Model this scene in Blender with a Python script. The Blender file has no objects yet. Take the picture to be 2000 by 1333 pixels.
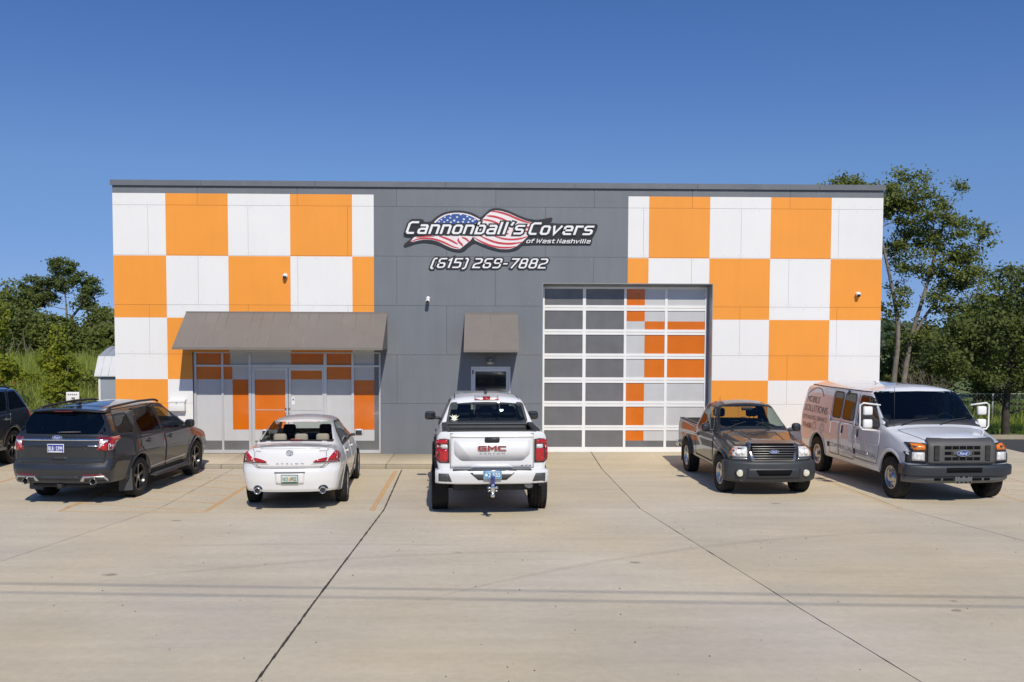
import bpy, bmesh, math, random
import numpy as np
from math import pi, sin, cos, radians, hypot, atan2
from mathutils import Vector, Matrix
from mathutils.bvhtree import BVHTree

random.seed(7)
rng = np.random.default_rng(7)
sc = bpy.context.scene
col = sc.collection

# ------------------------------------------------------------------ camera
CAMX, CAMY, CAMZ = 0.0, -24.292, 3.1374
cd = bpy.data.cameras.new('camera')
cam = bpy.data.objects.new('camera', cd); col.objects.link(cam)
yaw, pitch, roll = 0.023156, 0.052513, 0.00356
fw = Vector((sin(yaw)*cos(pitch), cos(yaw)*cos(pitch), -sin(pitch)))
rt = Vector((cos(yaw), -sin(yaw), 0)); up = rt.cross(fw)
r2 = rt*cos(roll) + up*sin(roll); u2 = -rt*sin(roll) + up*cos(roll)
cam.matrix_world = Matrix(((r2.x, u2.x, -fw.x, CAMX), (r2.y, u2.y, -fw.y, CAMY), (r2.z, u2.z, -fw.z, CAMZ), (0, 0, 0, 1)))
cd.sensor_width = 36; cd.lens = 1900/2000*36; cd.shift_y = 0.04172
cd.clip_end = 3000
sc.camera = cam

# ------------------------------------------------------------------ sky and sun
SUN = Vector((0.20, -1.10, 1.02)).normalized()
sun_el = math.asin(SUN.z); sun_az = atan2(SUN.x, SUN.y)
W = bpy.data.worlds.new('World'); sc.world = W; W.use_nodes = True
nt = W.node_tree; nt.nodes.clear()
sky = nt.nodes.new('ShaderNodeTexSky'); sky.sky_type = 'NISHITA'; sky.sun_disc = False
sky.sun_elevation = sun_el; sky.sun_rotation = sun_az
sky.air_density = 1.0; sky.dust_density = 0.0; sky.ozone_density = 3.0; sky.altitude = 200
bg = nt.nodes.new('ShaderNodeBackground'); bg.inputs[1].default_value = 0.103
wo = nt.nodes.new('ShaderNodeOutputWorld')
# clear deep-blue air: the sky is read a little above the viewing direction, which keeps the band near the horizon blue
tcw = nt.nodes.new('ShaderNodeTexCoord'); sx = nt.nodes.new('ShaderNodeSeparateXYZ'); cxy = nt.nodes.new('ShaderNodeCombineXYZ')
mz = nt.nodes.new('ShaderNodeMath'); mz.operation = 'MULTIPLY_ADD'; mz.inputs[1].default_value = 1.3; mz.inputs[2].default_value = .17
nt.links.new(tcw.outputs['Generated'], sx.inputs[0]); nt.links.new(sx.outputs[2], mz.inputs[0])
nt.links.new(sx.outputs[0], cxy.inputs[0]); nt.links.new(sx.outputs[1], cxy.inputs[1]); nt.links.new(mz.outputs[0], cxy.inputs[2])
nrm = nt.nodes.new('ShaderNodeVectorMath'); nrm.operation = 'NORMALIZE'; nt.links.new(cxy.outputs[0], nrm.inputs[0]); nt.links.new(nrm.outputs[0], sky.inputs[0])
# clear-day grading by height above the horizon: paler low down, deeper blue higher up, the same all round
rmp = nt.nodes.new('ShaderNodeValToRGB'); els = rmp.color_ramp.elements
for k_, (p_, c_) in enumerate(((.03, (.95, .96, 1.10)), (.16, (1.0, 1.16, 1.34)), (.245, (.82, 1.03, 1.38)), (.33, (.66, .94, 1.34)))):
    e_ = els[k_] if k_ < 2 else els.new(p_)
    e_.position = p_; e_.color = (c_[0]/2, c_[1]/2, c_[2]/2, 1)
nt.links.new(sx.outputs[2], rmp.inputs[0])
t2 = nt.nodes.new('ShaderNodeVectorMath'); t2.operation = 'SCALE'; t2.inputs['Scale'].default_value = 2.0; nt.links.new(rmp.outputs[0], t2.inputs[0])
tint = nt.nodes.new('ShaderNodeVectorMath'); tint.operation = 'MULTIPLY'; nt.links.new(t2.outputs[0], tint.inputs[1])
nt.links.new(sky.outputs[0], tint.inputs[0]); nt.links.new(tint.outputs[0], bg.inputs[0]); nt.links.new(bg.outputs[0], wo.inputs[0])
ld = bpy.data.lights.new('sun', 'SUN'); ld.energy = 3.75; ld.angle = radians(0.53); ld.color = (1.0, 0.93, 0.80)
so = bpy.data.objects.new('sun', ld); col.objects.link(so)
so.rotation_euler = SUN.to_track_quat('Z', 'Y').to_euler()
so.location = (0, 0, 60)
sc.view_settings.view_transform = 'Standard'; sc.view_settings.look = 'None'
sc.view_settings.exposure = 0.0; sc.view_settings.gamma = 1.0; sc.view_settings.use_curve_mapping = False
sc.cycles.max_bounces = 10; sc.cycles.transparent_max_bounces = 24

# ------------------------------------------------------------------ object helpers
class MB:
    """collects vertices and faces, then links them as ONE mesh object"""
    def __init__(s): s.v = []; s.f = []; s.m = []; s.sm = []
    def add(s, vs, fs, mi=0, smooth=False):
        b = len(s.v); s.v += [tuple(p) for p in vs]
        for f in fs: s.f.append([b+i for i in f]); s.m.append(mi); s.sm.append(smooth)
    def box(s, x0, x1, y0, y1, z0, z1, mi=0):
        vs = [(x, y, z) for z in (z0, z1) for y in (y0, y1) for x in (x0, x1)]
        s.add(vs, [(0, 2, 3, 1), (4, 5, 7, 6), (0, 1, 5, 4), (2, 6, 7, 3), (0, 4, 6, 2), (1, 3, 7, 5)], mi)
    def rbox(s, c, d, r=0.02, mi=0, seg=2, M=None):
        bm = bmesh.new(); bmesh.ops.create_cube(bm, size=1)
        for v in bm.verts: v.co = Vector((v.co.x*d[0], v.co.y*d[1], v.co.z*d[2]))
        bmesh.ops.bevel(bm, geom=list(bm.edges), offset=min(r, min(d)*0.49), segments=seg, profile=0.5, affect='EDGES')
        if M: bmesh.ops.transform(bm, matrix=M, verts=bm.verts)
        bm.verts.ensure_lookup_table()
        s.add([v.co + Vector(c) for v in bm.verts], [[v.index for v in f.verts] for f in bm.faces], mi, True)
        bm.free()
    def tube(s, pts, rad, n=8, mi=0, caps=True):
        pts = [Vector(p) for p in pts]; R = rad if hasattr(rad, '__len__') else [rad]*len(pts)
        vs = []; N = len(pts)
        prev = None
        for i, p in enumerate(pts):
            t = (pts[min(i+1, N-1)] - pts[max(i-1, 0)])
            if t.length < 1e-9: t = Vector((0, 0, 1))
            t.normalize()
            if prev is None:
                a = Vector((0, 0, 1)) if abs(t.z) < .9 else Vector((1, 0, 0))
                u = t.cross(a).normalized()
            else:
                u = (prev - t*prev.dot(t))
                u = u.normalized() if u.length > 1e-6 else t.orthogonal().normalized()
            prev = u; w = t.cross(u)
            for k in range(n):
                a = 2*pi*k/n; vs.append(p + (u*cos(a) + w*sin(a))*R[i])
        fs = [(i*n+k, i*n+(k+1) % n, (i+1)*n+(k+1) % n, (i+1)*n+k) for i in range(N-1) for k in range(n)]
        if caps: fs += [tuple(range(n-1, -1, -1)), tuple((N-1)*n+k for k in range(n))]
        s.add(vs, fs, mi, True)
    def lathe(s, prof, n=32, mi=0, axis='y', c=(0, 0, 0), close=False, smooth=True):
        vs = []
        for r, h in prof:
            for k in range(n):
                a = 2*pi*k/n
                if axis == 'y': vs.append((c[0]+r*cos(a), c[1]+h, c[2]+r*sin(a)))
                elif axis == 'x': vs.append((c[0]+h, c[1]+r*cos(a), c[2]+r*sin(a)))
                else: vs.append((c[0]+r*cos(a), c[1]+r*sin(a), c[2]+h))
        P = len(prof)
        fs = [(i*n+k, i*n+(k+1) % n, (i+1)*n+(k+1) % n, (i+1)*n+k) for i in range(P-1) for k in range(n)]
        s.add(vs, fs, mi, smooth)
    def prism(s, poly, h0, h1, axis='y', mi=0, mi_side=None):
        """2D polygon extruded along an axis. axis y: (x,z); x: (y,z); z: (x,y)"""
        def P(u, v, h): return (u, h, v) if axis == 'y' else ((h, u, v) if axis == 'x' else (u, v, h))
        n = len(poly)
        vs = [P(u, v, h0) for u, v in poly] + [P(u, v, h1) for u, v in poly]
        s.add(vs, [tuple(range(n)), tuple(range(2*n-1, n-1, -1))], mi)
        s.add(vs, [(i, (i+1) % n, n+(i+1) % n, n+i) for i in range(n)], mi if mi_side is None else mi_side)
    def build(s, name, mats, parent=None, recalc=False):
        used = sorted({i for f in s.f for i in f})
        if len(used) != len(s.v):
            mp = {i: k for k, i in enumerate(used)}; s.v = [s.v[i] for i in used]; s.f = [[mp[i] for i in f] for f in s.f]
        me = bpy.data.meshes.new(name)
        me.from_pydata(s.v, [], s.f)
        for m in (mats if isinstance(mats, (list, tuple)) else [mats]): me.materials.append(m)
        me.polygons.foreach_set('material_index', s.m); me.polygons.foreach_set('use_smooth', s.sm)
        if recalc:
            bm = bmesh.new(); bm.from_mesh(me); bmesh.ops.recalc_face_normals(bm, faces=bm.faces); bm.to_mesh(me); bm.free()
        me.update()
        return link(name, me, parent)

def link(name, me, parent=None):
    o = bpy.data.objects.new(name, me); col.objects.link(o)
    if parent: o.parent = parent
    return o
def empty(name, loc=(0, 0, 0), rz=0.0, parent=None):
    o = link(name, None, parent); o.location = loc; o.rotation_euler = (0, 0, rz); o.empty_display_size = .2
    return o
def tag(o, label, cat, group=None):
    o['label'] = label; o['category'] = cat
    if group: o['group'] = group
    return o
def kind(o, k, label=None):
    o['kind'] = k
    if label: o['label'] = label
    return o
def box_obj(name, mat, parent, *b):
    m = MB(); m.box(*b); return m.build(name, mat, parent)

# ------------------------------------------------------------------ materials
MATS = {}
def mat(name, c, rough=0.5, metal=0.0, coat=0.0, spec=0.5, var=0.0, vscale=3.0, bump=0.0, bscale=60.0, c2=None, coat_rough=0.03):
    if name in MATS: return MATS[name]
    m = bpy.data.materials.new(name); m.use_nodes = True; MATS[name] = m
    t = m.node_tree; b = t.nodes['Principled BSDF']
    b.inputs['Base Color'].default_value = (*c, 1); b.inputs['Roughness'].default_value = rough
    b.inputs['Metallic'].default_value = metal; b.inputs['Coat Weight'].default_value = coat
    b.inputs['Coat Roughness'].default_value = coat_rough; b.inputs['Specular IOR Level'].default_value = spec
    tc = t.nodes.new('ShaderNodeTexCoord')
    if var or c2:
        n = t.nodes.new('ShaderNodeTexNoise'); n.inputs['Scale'].default_value = vscale; n.inputs['Detail'].default_value = 6
        t.links.new(tc.outputs['Object'], n.inputs['Vector'])
        mx = t.nodes.new('ShaderNodeMix'); mx.data_type = 'RGBA'
        lo = tuple(x*(1-var) for x in c) if not c2 else c
        hi = tuple(min(1, x*(1+var)) for x in c) if not c2 else c2
        mx.inputs['A'].default_value = (*lo, 1); mx.inputs['B'].default_value = (*hi, 1)
        rp = t.nodes.new('ShaderNodeMapRange'); rp.inputs['From Min'].default_value = .3; rp.inputs['From Max'].default_value = .7
        t.links.new(n.outputs['Fac'], rp.inputs['Value']); t.links.new(rp.outputs[0], mx.inputs['Factor'])
        t.links.new(mx.outputs['Result'], b.inputs['Base Color'])
    if bump:
        n2 = t.nodes.new('ShaderNodeTexNoise'); n2.inputs['Scale'].default_value = bscale; n2.inputs['Detail'].default_value = 5
        t.links.new(tc.outputs['Object'], n2.inputs['Vector'])
        bp = t.nodes.new('ShaderNodeBump'); bp.inputs['Strength'].default_value = bump; bp.inputs['Distance'].default_value = .01
        t.links.new(n2.outputs['Fac'], bp.inputs['Height']); t.links.new(bp.outputs[0], b.inputs['Normal'])
    return m

def add_streaks(m, amt=.05):
    """faint rain streaks and weathering running down a painted panel"""
    t = m.node_tree; b = t.nodes['Principled BSDF']; src = b.inputs['Base Color'].links[0].from_socket
    geo = t.nodes.new('ShaderNodeNewGeometry'); mp = t.nodes.new('ShaderNodeMapping'); mp.inputs['Scale'].default_value = (2.6, 2.6, .22)
    n = t.nodes.new('ShaderNodeTexNoise'); n.inputs['Scale'].default_value = 1.6; n.inputs['Detail'].default_value = 7; n.inputs['Roughness'].default_value = .65
    t.links.new(geo.outputs['Position'], mp.inputs[0]); t.links.new(mp.outputs[0], n.inputs['Vector'])
    r = t.nodes.new('ShaderNodeMapRange'); r.inputs['From Min'].default_value = .42; r.inputs['From Max'].default_value = .75; r.inputs['To Min'].default_value = 1; r.inputs['To Max'].default_value = 1-amt
    t.links.new(n.outputs['Fac'], r.inputs['Value'])
    oi = t.nodes.new('ShaderNodeObjectInfo'); r2 = t.nodes.new('ShaderNodeMapRange'); r2.inputs['To Min'].default_value = 1-amt*.5; r2.inputs['To Max'].default_value = 1+amt*.3
    t.links.new(oi.outputs['Random'], r2.inputs['Value'])
    mu = t.nodes.new('ShaderNodeMath'); mu.operation = 'MULTIPLY'; t.links.new(r.outputs[0], mu.inputs[0]); t.links.new(r2.outputs[0], mu.inputs[1])
    vm = t.nodes.new('ShaderNodeVectorMath'); vm.operation = 'SCALE'; t.links.new(src, vm.inputs[0]); t.links.new(mu.outputs[0], vm.inputs['Scale']); t.links.new(vm.outputs[0], b.inputs['Base Color'])

def glass(name, tint, refl=1.5, rough=0.0):
    m = bpy.data.materials.new(name); m.use_nodes = True; t = m.node_tree; t.nodes.clear()
    tr = t.nodes.new('ShaderNodeBsdfTransparent'); tr.inputs[0].default_value = (*tint, 1)
    gl = t.nodes.new('ShaderNodeBsdfGlossy'); gl.inputs['Roughness'].default_value = rough
    fr = t.nodes.new('ShaderNodeFresnel'); fr.inputs[0].default_value = refl
    ge = t.nodes.new('ShaderNodeNewGeometry'); io = t.nodes.new('ShaderNodeMapRange')      # thin pane: the same index seen from either face
    io.inputs['To Min'].default_value = refl; io.inputs['To Max'].default_value = 1/refl
    t.links.new(ge.outputs['Backfacing'], io.inputs['Value']); t.links.new(io.outputs[0], fr.inputs[0])
    mx = t.nodes.new('ShaderNodeMixShader'); o = t.nodes.new('ShaderNodeOutputMaterial')
    # slight waviness so that reflections break up
    tc = t.nodes.new('ShaderNodeTexCoord'); n = t.nodes.new('ShaderNodeTexNoise'); n.inputs['Scale'].default_value = 1.3
    bp = t.nodes.new('ShaderNodeBump'); bp.inputs['Strength'].default_value = .04; bp.inputs['Distance'].default_value = .05
    t.links.new(tc.outputs['Object'], n.inputs['Vector']); t.links.new(n.outputs['Fac'], bp.inputs['Height'])
    t.links.new(bp.outputs[0], gl.inputs['Normal'])
    t.links.new(fr.outputs[0], mx.inputs[0]); t.links.new(tr.outputs[0], mx.inputs[1]); t.links.new(gl.outputs[0], mx.inputs[2])
    t.links.new(mx.outputs[0], o.inputs[0]); MATS[name] = m
    return m

def concrete(name, base, rand=0.0):
    m = bpy.data.materials.new(name); m.use_nodes = True; t = m.node_tree; b = t.nodes['Principled BSDF']
    L = t.links.new; N = t.nodes.new
    geo = N('ShaderNodeNewGeometry')
    def noise(scale, det=5, stretch=None, rough=.55):
        n = N('ShaderNodeTexNoise'); n.inputs['Scale'].default_value = scale; n.inputs['Detail'].default_value = det; n.inputs['Roughness'].default_value = rough
        if stretch:
            mp = N('ShaderNodeMapping'); mp.inputs['Scale'].default_value = stretch; L(geo.outputs['Position'], mp.inputs[0]); L(mp.outputs[0], n.inputs['Vector'])
        else: L(geo.outputs['Position'], n.inputs['Vector'])
        return n.outputs['Fac']
    def ramp(x, a, b_, lo, hi):
        r = N('ShaderNodeMapRange'); r.inputs['From Min'].default_value = a; r.inputs['From Max'].default_value = b_
        r.inputs['To Min'].default_value = lo; r.inputs['To Max'].default_value = hi; L(x, r.inputs['Value']); return r.outputs[0]
    def mul(a, c):
        r = N('ShaderNodeMath'); r.operation = 'MULTIPLY'; L(a, r.inputs[0]); L(c, r.inputs[1]); return r.outputs[0]
    f = ramp(noise(.35, 6), .3, .7, .90, 1.08)
    f = mul(f, ramp(noise(1.1, 6, (.35, 2.2, 1)), .35, .7, .93, 1.05))
    f = mul(f, ramp(noise(9, 8), .3, .7, .95, 1.05))
    f = mul(f, ramp(noise(85, 3), .3, .7, .90, 1.10))
    f = mul(f, ramp(noise(3.3, 8, (.5, 1.6, 1), .75), .66, .76, 1.0, .80))     # darker stains
    f = mul(f, ramp(noise(26, 3, (1, 1, 1), .4), .74, .78, 1.0, .62))           # small specks
    if rand:
        oi = N('ShaderNodeObjectInfo'); f = mul(f, ramp(oi.outputs['Random'], 0, 1, 1-rand, 1+rand))
    mx = N('ShaderNodeMix'); mx.data_type = 'RGBA'
    mx.inputs['A'].default_value = (base[0]*.97, base[1]*.985, base[2]*1.05, 1); mx.inputs['B'].default_value = (base[0]*1.03, base[1]*1.0, base[2]*.92, 1)
    L(ramp(noise(.22, 4), .35, .65, 0, 1), mx.inputs['Factor'])
    vm = N('ShaderNodeVectorMath'); vm.operation = 'SCALE'; L(mx.outputs['Result'], vm.inputs[0]); L(f, vm.inputs['Scale'])
    L(vm.outputs[0], b.inputs['Base Color']); b.inputs['Roughness'].default_value = .85; b.inputs['Specular IOR Level'].default_value = .3
    bp = N('ShaderNodeBump'); bp.inputs['Strength'].default_value = .25; bp.inputs['Distance'].default_value = .01; L(noise(120, 3), bp.inputs['Height']); L(bp.outputs[0], b.inputs['Normal'])
    MATS[name] = m
    return m

def worn_paint(name, c, keep=.5):
    m = bpy.data.materials.new(name); m.use_nodes = True; t = m.node_tree; L = t.links.new; N = t.nodes.new
    b = t.nodes['Principled BSDF']; b.inputs['Base Color'].default_value = (*c, 1); b.inputs['Roughness'].default_value = .8
    geo = N('ShaderNodeNewGeometry'); n = N('ShaderNodeTexNoise'); n.inputs['Scale'].default_value = 7; n.inputs['Detail'].default_value = 9; n.inputs['Roughness'].default_value = .7
    L(geo.outputs['Position'], n.inputs['Vector'])
    r = N('ShaderNodeMapRange'); r.inputs['From Min'].default_value = .35; r.inputs['From Max'].default_value = .6; r.inputs['To Min'].default_value = keep*.35; r.inputs['To Max'].default_value = keep; L(n.outputs['Fac'], r.inputs['Value'])
    L(r.outputs[0], b.inputs['Alpha'])
    MATS[name] = m
    return m

def leafmat(name, c, c2, trans=.35, scale=1.2):
    m = bpy.data.materials.new(name); m.use_nodes = True; t = m.node_tree; L = t.links.new; N = t.nodes.new
    b = t.nodes['Principled BSDF']; b.inputs['Roughness'].default_value = .55; b.inputs['Specular IOR Level'].default_value = .3
    geo = N('ShaderNodeNewGeometry')
    n = N('ShaderNodeTexNoise'); n.inputs['Scale'].default_value = scale; n.inputs['Detail'].default_value = 8; L(geo.outputs['Position'], n.inputs['Vector'])
    r = N('ShaderNodeMapRange'); r.inputs['From Min'].default_value = .3; r.inputs['From Max'].default_value = .7; L(n.outputs['Fac'], r.inputs['Value'])
    n2 = N('ShaderNodeMath'); n2.operation = 'ADD'; s = N('ShaderNodeMath'); s.operation = 'MULTIPLY'; s.inputs[1].default_value = .5
    L(geo.outputs['Random Per Island'], s.inputs[0]); L(s.outputs[0], n2.inputs[0])
    s2 = N('ShaderNodeMath'); s2.operation = 'MULTIPLY'; s2.inputs[1].default_value = .6; L(r.outputs[0], s2.inputs[0]); L(s2.outputs[0], n2.inputs[1])
    mx = N('ShaderNodeMix'); mx.data_type = 'RGBA'; mx.inputs['A'].default_value = (*c, 1); mx.inputs['B'].default_value = (*c2, 1); L(n2.outputs[0], mx.inputs['Factor'])
    L(mx.outputs['Result'], b.inputs['Base Color'])
    tl = N('ShaderNodeBsdfTranslucent'); L(mx.outputs['Result'], tl.inputs[0])
    ms = N('ShaderNodeMixShader'); ms.inputs[0].default_value = trans; L(b.outputs[0], ms.inputs[1]); L(tl.outputs[0], ms.inputs[2])
    L(ms.outputs[0], t.nodes['Material Output'].inputs[0]); MATS[name] = m
    return m

M_conc = concrete('lot_concrete', (.605, .525, .388), .03)
M_walk = concrete('walk_concrete', (.58, .495, .345), .02)
M_kerb = concrete('kerb_concrete', (.36, .315, .235))
M_joint = mat('joint_filler', (.05, .047, .04), .95, var=.5, vscale=9, bump=.5)
M_asph = mat('asphalt', (.06, .06, .062), .9, var=.25, vscale=30, bump=.4)
M_stripe = worn_paint('worn_orange_paint', (.86, .50, .20), .62)
M_stripe2 = worn_paint('faded_orange_paint', (.90, .60, .30), .50)
M_white = mat('white_panel_paint', (.775, .77, .755), .55, var=.018, vscale=.8, bump=.06, bscale=14)
M_orange = mat('orange_panel_paint', (.84, .31, .034), .55, var=.035, vscale=.8, bump=.06, bscale=14)
M_grey = mat('grey_panel_paint', (.160, .175, .194), .55, var=.06, vscale=.9, bump=.08, bscale=14)
for q_, a_ in ((M_white, .022), (M_orange, .035), (M_grey, .085)): add_streaks(q_, a_)
M_gap = mat('joint_shadow_backing', (.20, .20, .21), .9, var=.2)
M_coping = mat('grey_metal_coping', (.155, .165, .18), .45, metal=.2, var=.08)
M_awn = mat('taupe_awning_sheet', (.196, .173, .150), .6, var=.05, vscale=2, bump=.12, bscale=5)
add_streaks(M_awn, .06)
M_awnin = mat('awning_underside', (.12, .11, .1), .8, var=.1)
M_alu = mat('silver_aluminium', (.62, .63, .64), .35, metal=.35, var=.05)
M_alud = mat('dull_aluminium', (.36, .37, .38), .4, metal=.3, var=.08)
M_wframe = mat('white_aluminium', (.80, .80, .79), .45, var=.03)
M_vo = mat('orange_vinyl', (.66, .155, .008), .18, spec=.6, var=.05, coat=.35, coat_rough=.01)
M_vw = mat('white_vinyl', (.545, .55, .555), .2, spec=.6, var=.03, coat=.35, coat_rough=.01)
M_vg = mat('grey_vinyl', (.150, .150, .158), .25, spec=.6, var=.08, coat=.3, coat_rough=.02)
for q_, a_ in ((M_vo, .07), (M_vw, .04), (M_vg, .10)): add_streaks(q_, a_)
M_dark = mat('dark_glass', (.018, .018, .02), .05, spec=.8, var=.2)
M_sblk = mat('sign_black', (.022, .022, .026), .45, var=.2)
M_swht = mat('sign_white', (.80, .80, .80), .45, var=.03)
M_sred = mat('sign_red', (.52, .045, .055), .45, var=.05)
M_spnk = mat('sign_flag_white', (.80, .72, .72), .45, var=.03)
M_sblu = mat('sign_blue', (.035, .09, .30), .45, var=.08)
M_blackpl = mat('black_plastic', (.03, .031, .034), .55, var=.15, bump=.1)
M_greypl = mat('dark_grey_plastic', (.065, .068, .072), .55, var=.12, bump=.1)
M_rub = mat('tyre_rubber', (.022, .021, .020), .8, var=.3, vscale=6, bump=.25, bscale=40, spec=.3)
M_chrome = mat('chrome', (.75, .76, .78), .10, metal=1, var=.03)
M_alloy = mat('machined_alloy', (.62, .60, .57), .28, metal=.9, var=.08, vscale=8)
M_blkrim = mat('black_rim', (.015, .015, .016), .25, coat=.5, var=.2)
M_dkmet = mat('underbody_steel', (.035, .034, .033), .7, metal=.3, var=.3, vscale=6)
M_red = mat('red_lens', (.42, .008, .012), .10, coat=1, var=.30, vscale=14)
M_dred = mat('dark_red_lens', (.16, .006, .01), .12, coat=1, var=.2, vscale=14)
M_clear = mat('clear_lens', (.72, .72, .71), .18, metal=.12, coat=1, var=.30, vscale=28)
M_amber = mat('amber_lens', (.80, .20, .01), .12, coat=1, var=.25, vscale=22)
M_seatb = mat('charcoal_seat', (.03, .03, .034), .9, var=.2, bump=.2)
M_seatg = mat('taupe_seat', (.30, .27, .21), .8, var=.1, bump=.2)
M_dash = mat('dash_plastic', (.03, .031, .033), .7, var=.2)
M_bed = mat('bed_liner', (.035, .036, .037), .75, var=.2, bump=.3)
G_clear = glass('clear_green_glass', (.70, .78, .72))
G_mid = glass('smoked_glass', (.34, .38, .36))
G_soft = glass('lightly_smoked_glass', (.55, .60, .57))
G_dark = glass('privacy_glass', (.07, .075, .085), 1.55)
G_van = glass('tinted_windscreen', (.42, .47, .48), 1.5)
P_white = mat('white_car_paint', (.74, .745, .75), .35, coat=1, var=.012)
P_pearl = mat('pearl_white_car_paint', (.76, .755, .74), .3, coat=1, var=.012)
P_exp = mat('charcoal_metallic_paint', (.022, .0245, .029), .45, metal=.1, coat=1, var=.03, coat_rough=.015, spec=.25)
P_ran = mat('dark_grey_metallic_paint', (.022, .025, .029), .45, metal=.1, coat=1, var=.03, coat_rough=.015, spec=.25)
P_blk = mat('black_car_paint', (.008, .009, .012), .3, coat=1, var=.1, coat_rough=.02)
P_van = mat('white_van_paint', (.70, .71, .725), .4, coat=1, var=.02, coat_rough=.02)
M_hole = mat('black_opening', (.008, .008, .009), .95, spec=.1, var=.2)
P_bump = mat('grey_bumper_plastic', (.026, .031, .039), .5, var=.1, bump=.06)

# ------------------------------------------------------------------ lettering
def text2d(s, size=1.0, shear=0.0, bold=0.0):
    cu = bpy.data.curves.new('lettering', 'FONT'); cu.body = s; cu.size = size; cu.shear = shear; cu.offset = bold
    cu.align_x = 'CENTER'; cu.align_y = 'CENTER'; cu.fill_mode = 'FRONT'; cu.resolution_u = 4
    o = bpy.data.objects.new('lettering', cu); col.objects.link(o)
    dg = bpy.context.evaluated_depsgraph_get(); me = bpy.data.meshes.new_from_object(o.evaluated_get(dg))
    vs = [(v.co.x, v.co.y) for v in me.vertices]; fs = [list(p.vertices) for p in me.polygons]
    bpy.data.objects.remove(o); bpy.data.curves.remove(cu); bpy.data.meshes.remove(me)
    return vs, fs
def fit2d(vs, u0, u1, v0, v1):
    xs = [p[0] for p in vs]; ys = [p[1] for p in vs]
    a, b, c, d = min(xs), max(xs), min(ys), max(ys)
    return [(u0+(x-a)/(b-a)*(u1-u0), v0+(y-c)/(d-c)*(v1-v0)) for x, y in vs]

GL = {   # glyph strokes: width advance, polylines (closed when first == last)
 'C': (5.0, [[(4.3, 7), (1, 7), (0, 6), (0, .8), (.8, 0), (3.5, 0)]]),
 'a': (5.0, [[(.6, 5), (3.3, 5), (4, 4.3), (4, 0)], [(4, 2.75), (.9, 2.75), (0, 2.1), (0, .6), (.6, 0), (4, 0)]]),
 'n': (5.0, [[(0, 0), (0, 5)], [(0, 5), (3.3, 5), (4, 4.3), (4, 0)]]),
 'o': (5.0, [[(.8, 0), (3.2, 0), (4, .8), (4, 4.2), (3.2, 5), (.8, 5), (0, 4.2), (0, .8), (.8, 0)]]),
 'b': (5.0, [[(0, 7), (0, 0), (3.2, 0), (4, .8), (4, 4.2), (3.2, 5), (0, 5)]]),
 'l': (1.6, [[(0, 7), (0, 0)]]),
 "'": (1.6, [[(.3, 7), (-.1, 5.7)]]),
 's': (5.0, [[(4, 5), (.7, 5), (0, 4.4), (0, 3.2), (.7, 2.6), (3.3, 2.6), (4, 2), (4, .6), (3.3, 0), (0, 0)]]),
 'v': (5.0, [[(0, 5), (1.2, 0), (4, 5)]]),
 'e': (5.0, [[(0, 2.5), (4, 2.5), (4, 4.3), (3.3, 5), (.7, 5), (0, 4.3), (0, .7), (.7, 0), (3.9, 0)]]),
 'r': (3.8, [[(0, 0), (0, 5), (3.1, 5)]]),
 'f': (3.4, [[(.8, 0), (.8, 6.3), (1.5, 7), (3, 7)], [(-.3, 4.8), (2.7, 4.8)]]),
 'W': (7.4, [[(0, 7), (.9, 0), (3.2, 5.4), (4.5, 0), (6.6, 7)]]),
 't': (3.6, [[(.9, 6.6), (.9, .7), (1.6, 0), (3, 0)], [(-.2, 5), (2.9, 5)]]),
 'N': (5.2, [[(0, 0), (0, 7), (4, 0), (4, 7)]]),
 'h': (5.0, [[(0, 7), (0, 0)], [(0, 5), (3.3, 5), (4, 4.3), (4, 0)]]),
 'i': (1.6, [[(0, 5), (0, 0)], [(0, 7), (0, 6.2)]]),
 '(': (2.6, [[(1.5, 7.2), (.7, 7.2), (0, 6.3), (0, -.2), (.6, -.9), (1.2, -.9)]]),
 ')': (3.0, [[(0, 7.2), (.8, 7.2), (1.5, 6.5), (1.5, 0), (.8, -.9), (.1, -.9)]]),
 '6': (5.0, [[(3.9, 7), (.8, 7), (0, 6.2), (0, .8), (.8, 0), (3.2, 0), (4, .8), (4, 2.7), (3.2, 3.5), (0, 3.5)]]),
 '1': (2.4, [[(-.3, 5.9), (1, 7), (1, 0)]]),
 '5': (5.0, [[(4, 7), (0, 7), (0, 4), (3.2, 4), (4, 3.2), (4, .8), (3.2, 0), (0, 0)]]),
 '2': (5.0, [[(0, 7), (3.2, 7), (4, 6.2), (4, 4.4), (3.2, 3.6), (.9, 3.0), (0, 2.1), (0, 0), (4, 0)]]),
 '9': (5.0, [[(4, 3.5), (.8, 3.5), (0, 4.3), (0, 6.2), (.8, 7), (3.2, 7), (4, 6.2), (4, .8), (3.2, 0), (.2, 0)]]),
 '-': (3.2, [[(0, 3.1), (1.8, 3.1)]]),
 '7': (4.6, [[(0, 7), (4, 7), (1.2, 0)]]),
 '8': (5.0, [[(.8, 0), (3.2, 0), (4, .8), (4, 3), (3.3, 3.65), (.7, 3.65), (0, 3), (0, .8), (.8, 0)], [(.9, 3.65), (3.1, 3.65), (3.8, 4.3), (3.8, 6.3), (3.1, 7), (.9, 7), (.2, 6.3), (.2, 4.3), (.9, 3.65)]]),
 'G': (5.6, [[(4.4, 7), (.7, 7), (0, 6.3), (0, .7), (.7, 0), (4.4, 0), (4.4, 3.2), (2.4, 3.2)]]),
 'M': (6.4, [[(0, 0), (0, 7), (2.6, 2.2), (5.2, 7), (5.2, 0)]]),
 'K': (5.6, [[(4.4, 7), (.7, 7), (0, 6.3), (0, .7), (.7, 0), (4.4, 0)]]),     # wide C
 ' ': (2.2, []),
}
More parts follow.
